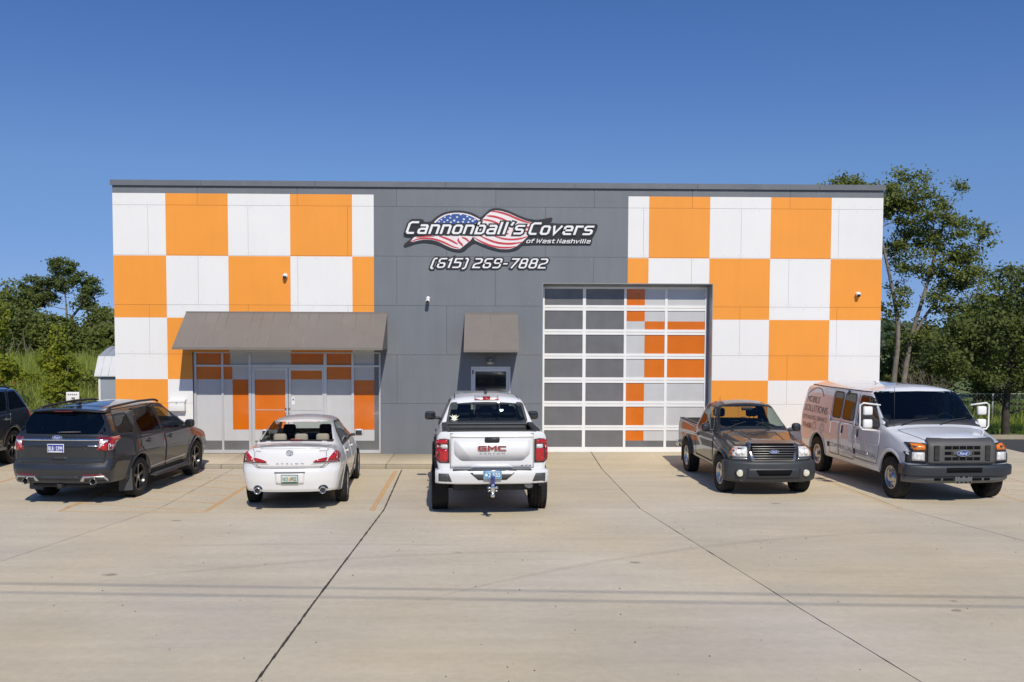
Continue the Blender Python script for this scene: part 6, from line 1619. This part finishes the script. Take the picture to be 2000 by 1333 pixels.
def tree(x, y, trunks, lobes, leaf=.16, clumps=90, per=60, clump_r=.42, lm=None, bm_=None, label='', cat='tree', group=None, name='tree', tr=.14, forks=1.0, zbase=None, twig=.5):
    """trunks: list of point lists (offsets from the base); lobes: (dx,dy,z,rx,ry,rz,weight) ellipsoids the foliage fills"""
    z0 = gz(x, y) if zbase is None else zbase
    root = empty(name, (x, y, z0)); tag(root, label, cat, group)
    tm = MB(); spine = []
    for pts in trunks:
        r0 = tr
        if not hasattr(pts[-1], '__len__'): pts, r0 = pts[:-1], pts[-1]
        P = [Vector(p) for p in pts]
        for _ in range(2):
            Q = [P[0]]
            for a, b in zip(P, P[1:]): Q += [a*.75+b*.25, a*.25+b*.75]
            P = Q+[P[-1]]
        n = len(P); R = [r0*(1-.82*(i/(n-1))**.9)*(1.25 if i == 0 else 1) for i in range(n)]
        tm.tube(P, R, 8); spine += [(p, r_) for p, r_ in zip(P[n//5:], R[n//5:])]
    lobes = [l if len(l) == 7 else (*l, 1) for l in lobes]; wts = np.array([l[6]*(l[3]*l[4]*l[5])**(1/1.6) for l in lobes]); wts /= wts.sum()
    ends = []
    for k in range(clumps):
        l = lobes[rng.choice(len(lobes), p=wts)]
        d = rng.normal(size=3); d /= np.linalg.norm(d); rr = rng.uniform(.25, 1)**.45
        e = Vector((l[0]+d[0]*l[3]*rr, l[1]+d[1]*l[4]*rr, l[2]+d[2]*l[5]*rr))
        if e.z < .25: e.z = .25+random.random()*.3
        ends.append(e)
    CV = []
    for k, e in enumerate(ends):
        if forks and k % max(1, int(1/forks)) == 0:
            cand = [q for q in spine if q[0].z < e.z+.3] or spine
            p, r_ = min(cand, key=lambda q: (q[0]-e).length*(1+.25*random.random())+max(0, q[0].z-e.z+.5))
            mid = p.lerp(e, .5)+Vector((random.gauss(0, .12), random.gauss(0, .12), -.08*(e-p).length))
            rb = max(.010, min(r_*.55, .018+.016*(e-p).length))
            tm.tube([p, p.lerp(mid, .5)+Vector((0, 0, -.02)), mid, mid.lerp(e, .6), e], [rb, rb*.8, rb*.6, rb*.35, .004], 5, caps=False)
            spine.append((mid, rb*.6))
        cr_ = clump_r*random.uniform(.6, 1.3)
        q = rng.normal(size=(int(per*random.uniform(.5, 1.4)), 3))*np.array([cr_, cr_, cr_*.62])*.6
        CV.append(np.array(e)+q)
    tm.build('trunk', bm_ or M_bark, root)
    C = np.concatenate(CV); C[:, 2] = np.maximum(C[:, 2], .05)
    V, F = leaf_quads(C, leaf); fast_mesh('crown', V, F, lm or L_mid, root)
    return root

# -- right of the building
tree(16.6, 15.5, [[(0, 0, 0), (.12, 0, 1.8), (.30, 0, 3.6), (.0, .1, 5.4), (-.5, 0, 7.2), (-.9, 0, 9.0)], [(.45, .2, 0), (.62, .2, 1.6), (.85, .2, 3.4), (1.4, .2, 5.2), (1.8, .1, 7.0), (2.1, 0, 8.4)], [(.75, .2, 3.0), (1.3, 0, 4.2), (2.3, -.1, 5.6), (3.0, 0, 6.6), .085]],
     [(-1.0, 0, 9.0, 1.5, 1.2, .75), (.4, 0, 9.3, 1.3, 1.1, .9), (1.3, 0, 8.2, 1.3, 1.2, 1.0), (2.8, 0, 7.4, 1.15, 1.1, .95), (2.7, 0, 6.1, 1.3, 1.1, .8), (.9, .3, 6.8, 1.2, 1.1, 1.0), (2.3, 0, 4.9, 1.1, .9, .6, .7), (.4, .3, 4.9, .9, .8, .9, .5), (-2.2, 0, 9.5, .9, .7, .35, 1.2), (2.1, 0, 9.5, .8, .6, .3, .5), (1.0, .5, 3.4, 1.0, .8, .7, .7), (2.2, .3, 3.6, .9, .8, .6, .5)],
     leaf=.125, clumps=330, per=68, clump_r=.34, lm=L_mid, label='tall airy tree with two pale trunks rising behind the right end of the building', tr=.15)
tree(15.9, 5.2, [[(0, 0, 0), (-.03, 0, .8), (.05, 0, 1.7), (.15, 0, 2.8), (.3, 0, 4.2)]],
     [(-1.5, .2, 2.5, 1.2, 1.2, .75), (-.6, 0, 3.2, 1.2, 1.2, .7), (.8, 0, 3.6, 1.3, 1.2, .9), (1.2, 0, 2.4, 1.3, 1.2, .8), (.5, 0, 4.7, 1.0, 1.0, .7, .7), (.0, -.2, 1.9, 1.2, .9, .45, .6), (1.5, 0, 1.2, .8, .8, .4, .4)],
     leaf=.105, clumps=190, per=85, clump_r=.28, lm=L_dark, bm_=M_barkd, label='dark leafy tree on the lawn at the right edge, its trunk beside the van mirror', tr=.15)
tree(19.3, 11.5, [[(0, 0, 0), (.05, 0, 2.0), (-.1, 0, 4.0), (.1, 0, 5.8)]], [(.2, 0, 5.2, .9, .9, .9), (-.6, 0, 4.2, 1.1, 1.0, .8), (.8, 0, 4.2, 1.2, 1, .9), (0, 0, 2.9, 1.3, 1.1, .9)],
     leaf=.12, clumps=110, per=65, clump_r=.30, lm=L_mid, bm_=M_barkd, label='upright mid green tree behind the dark lawn tree at the right edge', tr=.13)
tree(20.6, 16.5, [[(0, 0, 0), (.05, 0, 2.5), (.0, 0, 5.0), (.05, 0, 5.9)]], [(-.3, 0, 4.3, .9, .8, .7, .5), (.6, 0, 5.3, .8, .8, .6, .5), (.1, 0, 2.6, 1.1, 1, .8)],
     leaf=.13, clumps=70, per=60, clump_r=.38, lm=L_mid, label='slender straight trunked tree between the tall tree and the lawn trees', tr=.085)
tree(18.0, 17.5, [[(0, 0, 0), (.1, 0, 1.2), (.0, 0, 2.4)]], [(0, 0, 2.3, 1.4, 1.2, .9), (.9, 0, 1.5, 1.2, 1, .8), (-.8, 0, 1.5, 1.1, 1, .9)], leaf=.15, clumps=110, per=80, clump_r=.42, lm=L_olive, bm_=M_barkd, label='rounded olive green bush tree behind the bare shrub', tr=.10)
tree(21.5, 14.0, [[(0, 0, 0), (-.1, 0, 1.2), (.1, 0, 2.4)]], [(0, 0, 2.5, 1.6, 1.2, .9), (-1.2, 0, 1.8, 1.2, 1, .9), (1.2, 0, 1.6, 1.3, 1, .9)], leaf=.14, clumps=140, per=85, clump_r=.42, lm=L_dark, bm_=M_barkd, label='broad dark bush tree filling the gap left of the lawn trunk', tr=.11)
tree(23.5, 22, [[(0, 0, 0), (0, 0, 2), (.1, 0, 3.4)]], [(0, 0, 3.0, 2.2, 1.6, 1.2), (2, 0, 2.4, 1.8, 1.4, 1.2), (-1.8, 0, 2.2, 1.5, 1.2, 1.1)], leaf=.18, clumps=130, per=80, clump_r=.5, lm=L_dark, bm_=M_barkd, label='wide dark green tree farther back behind the lawn at right', tr=.13)
tree(26.5, 27, [[(0, 0, 0), (0, 0, 2), (.1, 0, 4.4)]], [(0, 0, 3.8, 2.4, 1.6, 1.4), (2.4, 0, 2.6, 1.9, 1.4, 1.3), (-2.2, 0, 2.6, 1.8, 1.2, 1.2)], leaf=.2, clumps=130, per=80, clump_r=.55, lm=L_olive, bm_=M_barkd, label='olive green tree farthest back at the right edge', tr=.14)
# bare shrub
def bare_shrub(x, y, h, w, n, label, m_, name='bare_shrub'):
    root = empty(name, (x, y, gz(x, y))); tag(root, label, 'shrub')
    mb = MB()
    def grow(p, d, L_, r_, lv):
        pts = [p]; q = p.copy(); dd = d.copy()
        for k in range(4):
            dd = (dd+Vector((random.gauss(0, .10), random.gauss(0, .10), .06))).normalized(); q = q+dd*L_/4; pts.append(q.copy())
        mb.tube(pts, [r_, r_*.85, r_*.7, r_*.55, r_*.35], 5, caps=False)
        if lv > 0:
            for k in range(3):
                a = pts[random.choice((2, 3, 3, 4))]; nd = (dd+Vector((random.gauss(0, .45), random.gauss(0, .45), random.uniform(0, .35)))).normalized(); grow(a, nd, L_*random.uniform(.5, .72), r_*.55, lv-1)
    for k in range(n):
        a = random.uniform(0, 2*pi); grow(Vector((cos(a)*.08, sin(a)*.08, 0)), Vector((cos(a)*w, sin(a)*w, 1)).normalized(), h*random.uniform(.42, .58), .016, 3)
    mb.build('branches', m_, root)
bare_shrub(16.75, 13.0, 2.6, .28, 11, 'leafless pale twiggy shrub standing behind the van roof', M_twig)
# -- left of the building
tree(-27.0, 38.0, [[(0, 0, -.6), (.1, 0, 1.2), (.3, 0, 2.4), (.2, 0, 3.6), (.1, 0, 5.0)], [(.3, 0, 2.0), (1.1, 0, 3.0), (1.7, 0, 3.6)]],
     [(.1, 0, 5.5, .85, .9, .55), (.4, 0, 4.3, .7, .7, .5, .6), (-.5, 0, 4.6, .7, .8, .5), (-1.9, 0, 4.4, .8, .8, .5), (-1.3, 0, 3.6, .9, .9, .6), (1.3, 0, 4.7, .85, .8, .45), (1.8, 0, 4.0, .6, .7, .5), (1.3, 0, 3.3, .8, .7, .4, .6), (1.9, 0, 2.9, .5, .5, .3, .4)],
     leaf=.15, clumps=170, per=58, clump_r=.30, lm=L_dark, bm_=M_bark, label='open crowned tree with bare lower limbs standing above the thicket at left', tr=.12, zbase=1.65)
for (x, y, h, w, lm_, lb, bk) in ((-30.2, 37.5, 4.2, 2.0, L_dark, 'tall dark evergreen thicket tree at the far left of the slope', M_barkd), (-28.2, 34.5, 3.2, 1.7, L_dark, 'dense dark tree with dead branches in the thicket on the left slope', M_barkd),
        (-25.6, 34.0, 2.9, 1.6, L_mid, 'rounded glossy green tree in front of the open crowned tree', M_barkd), (-23.0, 35.0, 2.1, 1.5, L_olive, 'low olive green bush right of the rounded tree on the slope', M_barkd),
        (-21.3, 31.0, 2.2, 1.0, L_mid, 'narrow bush close to the left corner of the building on the slope', M_barkd), (-29.4, 36.5, 4.9, 1.7, L_mid, 'mid green leafy tree filling the thicket behind the dead branches', M_barkd), (-24.3, 37.5, 3.3, 1.5, L_mid, 'leafy green tree rising just right of the open crowned tree', M_barkd), (-33.0, 34.0, 4.6, 2.0, L_olive, 'olive green tree cut off by the left edge on the slope', M_barkd)):
    lob = [(0, 0, h*.72, w*.7, w*.7, h*.30), (-w*.5, 0, h*.5, w*.6, w*.6, h*.28), (w*.5, 0, h*.48, w*.6, w*.6, h*.28), (0, -.3, h*.22, w*.85, w*.6, h*.2)]
    tree(x, y, [[(0, 0, 0), (.1, 0, h*.4), (.0, 0, h*.8)]], lob, leaf=.17, clumps=int(60+40*w), per=70, clump_r=.40, lm=lm_, bm_=bk, label=lb, tr=.10)
m_ = MB()
for k in range(16):       # dead limbs in the thicket
    p = Vector((random.uniform(-30.5, -26.5), 32.4+random.random(), gz(-28, 33)+random.uniform(0, .5))); d = Vector((random.gauss(0, .6), 0, random.uniform(.5, 1.6)))
    m_.tube([p, p+d*.6+Vector((random.gauss(0, .1), 0, 0)), p+d*1.1], [.03, .02, .006], 5, caps=False)
tag(m_.build('dead_branches', M_bark), 'tangle of dead grey branches in front of the left thicket', 'branches')
tree(-14.4, 8.6, [[(0, 0, 0), (.02, 0, .9), (-.03, 0, 1.9), (.02, 0, 2.9)]], [(0, 0, 2.7, .26, .3, .5, .9), (-.28, 0, 2.0, .42, .4, .4), (.28, 0, 1.75, .45, .4, .4), (0, -.1, 1.1, .5, .45, .45), (.1, 0, .55, .45, .4, .3, .6)],
     leaf=.10, clumps=120, per=52, clump_r=.20, lm=L_bright, bm_=M_bark, label='young yellow green tree on the grass behind the charcoal SUV', tr=.045)
tree(-16.9, 9.0, [[(0, 0, 0), (-.05, 0, 1.4), (.02, 0, 3.2)]], [(.1, 0, 3.4, .5, .5, .6), (-.2, 0, 2.5, .7, .6, .6), (.35, 0, 1.6, .65, .6, .5), (-.1, 0, .9, .7, .6, .5), (-.5, 0, 3.0, .6, .5, .6)],
     leaf=.11, clumps=150, per=58, clump_r=.26, lm=L_bright, bm_=M_bark, label='yellow green young tree with a few rusty leaves at the left edge', tr=.05)
C = np.concatenate([rng.normal(size=(26, 3))*[.22, .2, .16]+[-16.55+dx, 8.6, 1.0+dz] for dx, dz in ((.1, .35), (.35, .0), (-.1, .8))]); C[:, 2] += gz(-16.5, 8.6)
V, F = leaf_quads(C, .10); o = fast_mesh('rusty_leaves', V, F, leafmat('rusty_leaves', (.24, .09, .03), (.33, .14, .04), .4)); tree_left = [q for q in bpy.data.objects if q.get('label', '').startswith('yellow green young tree with')][0]
o.parent = tree_left; o.location = -Vector(tree_left.location)
for i, (x, y, h, w, lb) in enumerate(((-18.9, 15.5, 1.0, .7, 'yellow green bush on the slope left of the young tree'), (-13.0, 14.5, 1.3, .9, 'low leafy bush on the slope just left of the shed'), (-16.3, 15.0, .9, 1.0, 'small sprawling bush higher on the grassy slope'), (-12.6, 9.8, .8, .5, 'little green bush against the shed roof corner'))):
    tree(x, y, [[(0, 0, 0), (0, 0, h*.5)]], [(0, 0, h*.5, w*.7, w*.6, h*.42), (w*.4, 0, h*.35, w*.5, w*.5, h*.3)], leaf=.12, clumps=46, per=60, clump_r=.26, lm=(L_bright, L_olive, L_mid, L_bright)[i], label=lb, cat='bush', name='bush', tr=.03)

# grass: tall on the slope, mown on the lawn
def blades(n, xr, yr, h, wd, m_, name, label, mask=None):
    x = rng.uniform(*xr, n); y = rng.uniform(*yr, n)
    if mask is not None: k = mask(x, y); x, y = x[k], y[k]
    z = ground_h(x, y)-.02; n = len(x); a = rng.uniform(0, 2*pi, n); hh = h*rng.uniform(.45, 1.3, n)*(.75+.5*np.sin(x*1.7+np.sin(y*1.3)*2)*np.sin(y*.9)+.25); w = wd*rng.uniform(.6, 1.4, n)
    lx, ly = rng.normal(0, .28, n)*hh, rng.normal(0, .28, n)*hh
    P = np.stack([np.stack([x-np.cos(a)*w, y-np.sin(a)*w, z], 1), np.stack([x+np.cos(a)*w, y+np.sin(a)*w, z], 1), np.stack([x+lx, y+ly, z+hh], 1)], 1).reshape(-1, 3)
    o = fast_mesh(name, P, np.arange(3*n).reshape(n, 3), m_); kind(o, 'stuff', label); o['category'] = 'grass'; return o
blades(70000, (-36, -9.5), (3.2, 34), .62, .022, L_grass, 'tall_grass', 'tall unmown yellow green grass covering the slope left of the building', lambda x, y: (y > 3.3) & (x < -10.2-np.clip((6-y)*.2, 0, 1)) & (rng.uniform(size=len(x)) < np.clip(16/(y+3), .25, 1)))
blades(60000, (10.3, 34), (4.6, 26), .16, .014, L_lawn, 'lawn_grass', 'short green lawn grass behind the kerb at right')
blades(9000, (10.1, 30), (9.5, 20), .55, .02, L_grass, 'rough_grass', 'taller rough grass along the wire fence at right')
# wooded hill far behind, seen through the right hand trees
hx = np.linspace(-260, 330, 150); hy = np.linspace(150, 330, 30); HX, HY = np.meshgrid(hx, hy, indexing='ij')
HZ_ = np.sin(np.clip((HY-150)/180, 0, 1)*pi*.5)*(2.2+8*np.exp(-((HX-101)/15)**2)+.8*np.sin(HX*.02)+1.2*np.sin(HX*.11)+.8*np.sin(HX*.31+HY*.2))+rng.normal(0, .55, HX.shape)
ii = np.arange(HX.size).reshape(HX.shape)
F = np.stack([ii[:-1, :-1].ravel(), ii[1:, :-1].ravel(), ii[1:, 1:].ravel(), ii[:-1, 1:].ravel()], 1)
hill = kind(fast_mesh('hill', np.stack([HX, HY, HZ_-1], 2).reshape(-1, 3), F, mat('wooded_hill', (.030, .050, .022), .95, c2=(.075, .105, .045), vscale=.25, bump=1, bscale=.6)), 'structure')
n = 16000; px_ = rng.uniform(30, 175, n); py_ = rng.uniform(152, 250, n)
pz_ = np.sin(np.clip((py_-150)/180, 0, 1)*pi*.5)*(2.2+8*np.exp(-((px_-101)/15)**2)+.8*np.sin(px_*.02)+1.2*np.sin(px_*.11)+.8*np.sin(px_*.31+py_*.2))-1+rng.uniform(0, 1.6, n)
V, F = leaf_quads(np.stack([px_, py_, pz_], 1), 1.5, .8); o = fast_mesh('far_woods', V, F, leafmat('far_leaves', (.030, .055, .025), (.090, .125, .055), .3, .15)); kind(o, 'stuff', 'distant wooded hillside seen between the trees at right'); o['category'] = 'woods'

# unseen trees added behind the viewpoint, a dark horizon for glass and paint to mirror
n = 7000; qx = rng.uniform(-120, 120, n); qy = rng.uniform(-112, -92, n); qz = rng.uniform(0, 1, n)**.7*(7+2.5*np.sin(qx*.13)+1.5*np.sin(qx*.41+1))
V, F = leaf_quads(np.stack([qx, qy, qz], 1), 1.7, .3); kind(fast_mesh('added_reflection_woods', V, F, L_dark), 'stuff')
# ================================================================== SHED, NOTICE, WIRE FENCE, CABLES
shed = empty('garden_shed', (-11.0, 7.4, gz(-11, 7.4))); tag(shed, 'small grey shed with a white barn shaped roof left of the building', 'shed')
zb = gz(-11, 7.4); M_shw = mat('pale_blue_grey_siding', (.30, .33, .38), .6, var=.06, bump=.1); M_shr = mat('white_metal_roof', (.62, .63, .65), .45, var=.05); M_shd = mat('grey_metal_roof', (.33, .36, .40), .45, var=.06)
xw0, xw1, zw = -1.08, 1.35, 1.80-zb
m = MB(); m.box(xw0, xw1, -1.35, 1.35, -.3, zw); m.build('wall', M_shw, shed)
prof = [(-1.46, zw-.03), (-1.12, zw+.56), (-.40, zw+.80), (0, zw+.86), (.40, zw+.80), (1.12, zw+.56), (1.46, zw-.03)]
for k, (a, b) in enumerate(zip(prof, prof[1:])):
    m = MB(); m.add([(xw0-.10, a[0], a[1]), (xw1, a[0], a[1]), (xw1, b[0], b[1]), (xw0-.10, b[0], b[1]), (xw0-.10, a[0], a[1]-.03), (xw1, a[0], a[1]-.03), (xw1, b[0], b[1]-.03), (xw0-.10, b[0], b[1]-.03)], [(0, 1, 2, 3), (7, 6, 5, 4), (0, 4, 5, 1), (3, 2, 6, 7), (0, 3, 7, 4)])
    for x in np.arange(xw0+.1, xw1, .23):
        m.tube([(x, a[0], a[1]+.008), (x, b[0], b[1]+.008)], .009, 5)
    m.build('roof_sheet', M_shr if k in (0, 5) else M_shd, shed)
m = MB(); m.prism([(-1.35, zw)] + [(p[0]*.93, p[1]-.03) for p in prof] + [(1.35, zw)], xw0, xw0+.04, 'x'); m.build('gable', M_shw, shed, recalc=True)
m = MB(); m.box(xw0-.012, xw0+.05, -1.365, -1.31, -.3, zw); m.build('corner_trim', M_wframe, shed)
m = MB(); m.box(xw0+.05, xw1, -1.375, -1.352, zw-.06, zw-.02); m.build('eave_shadow_board', M_greypl, shed)
bare_shrub(-10.35, 5.2, 1.9, .16, 4, 'bare dark sapling in front of the shed wall', M_barkd, 'bare_sapling')
nb = empty('notice_board', (-11.55, 2.9, 0)); tag(nb, 'small white notice board on posts behind the charcoal SUV', 'sign')
m = MB(); m.rbox((0, 0, 1.32), (.36, .03, .26), .008); m.build('board', M_wframe, nb)
for x in (-.13, .13): m = MB(); m.box(x-.02, x+.02, .016, .05, -.05, 1.4); m.build('post', M_alud, nb)
m = MB()
for k in range(5): m.box(-.13+k*.055, -.095+k*.055, -.0175, -.0155, 1.36, 1.40)
m.box(-.03, .06, -.0175, -.0155, 1.25, 1.30); kind(m.build('print', mat('notice_print', (.18, .12, .12), .6, var=.3), nb), 'stuff')
# chain link fence
fn = empty('wire_fence', (0, 0, 0)); tag(fn, 'grey chain link fence with posts behind the lawn at right', 'fence')
xs = np.arange(14.5, 33, 2.4)
for x in xs:
    m = MB(); z = gz(x, 12.5); m.tube([(x, 12.5, z-.1), (x, 12.5, z+1.22)], .022, 8); m.build('post', M_alud, fn)
m = MB()
for a, b in zip(xs, xs[1:]): m.tube([(a, 12.5, gz(a, 12.5)+1.2), (b, 12.5, gz(b, 12.5)+1.2)], .014, 6)
m.build('rail', M_alud, fn)
V = []; F = []
for x in np.arange(14.5, 31, .16):
    for sg in (1, -1):
        x2 = x+sg*1.15; a, b = (x, 12.49, gz(x, 12.5)+.03), (x2, 12.49, gz(x2, 12.5)+1.18); k = len(V)
        V += [(a[0]-.0018, a[1], a[2]), (a[0]+.0018, a[1]+.003, a[2]), (b[0]+.0018, b[1], b[2]), (b[0]-.0018, b[1]+.003, b[2])]; F.append((k, k+1, k+2, k+3))
kind(fast_mesh('wire_mesh', np.array(V), np.array(F), M_alud, fn), 'stuff')
# overhead cables whose shadows cross the lot
sh = Vector((SUN.x, SUN.y, 0))/SUN.z
for k, (ya, yb, lb) in enumerate(((-12.2, -12.98, 'upper overhead cable whose shadow crosses the lot farther from the camera'), (-12.61, -13.39, 'lower overhead cable whose shadow crosses the lot nearer the camera'))):
    H = 8.2; sl_ = (yb-ya)/12.4; pts = []
    for x in np.linspace(-45, 45, 31):
        y = ya+(x+6)*sl_; pts.append((x+sh.x*H, y+sh.y*H, H))
    m = MB(); m.tube(pts, .013, 6); o = m.build('overhead_cable', M_blackpl); tag(o, lb, 'cable', 'overhead cables')
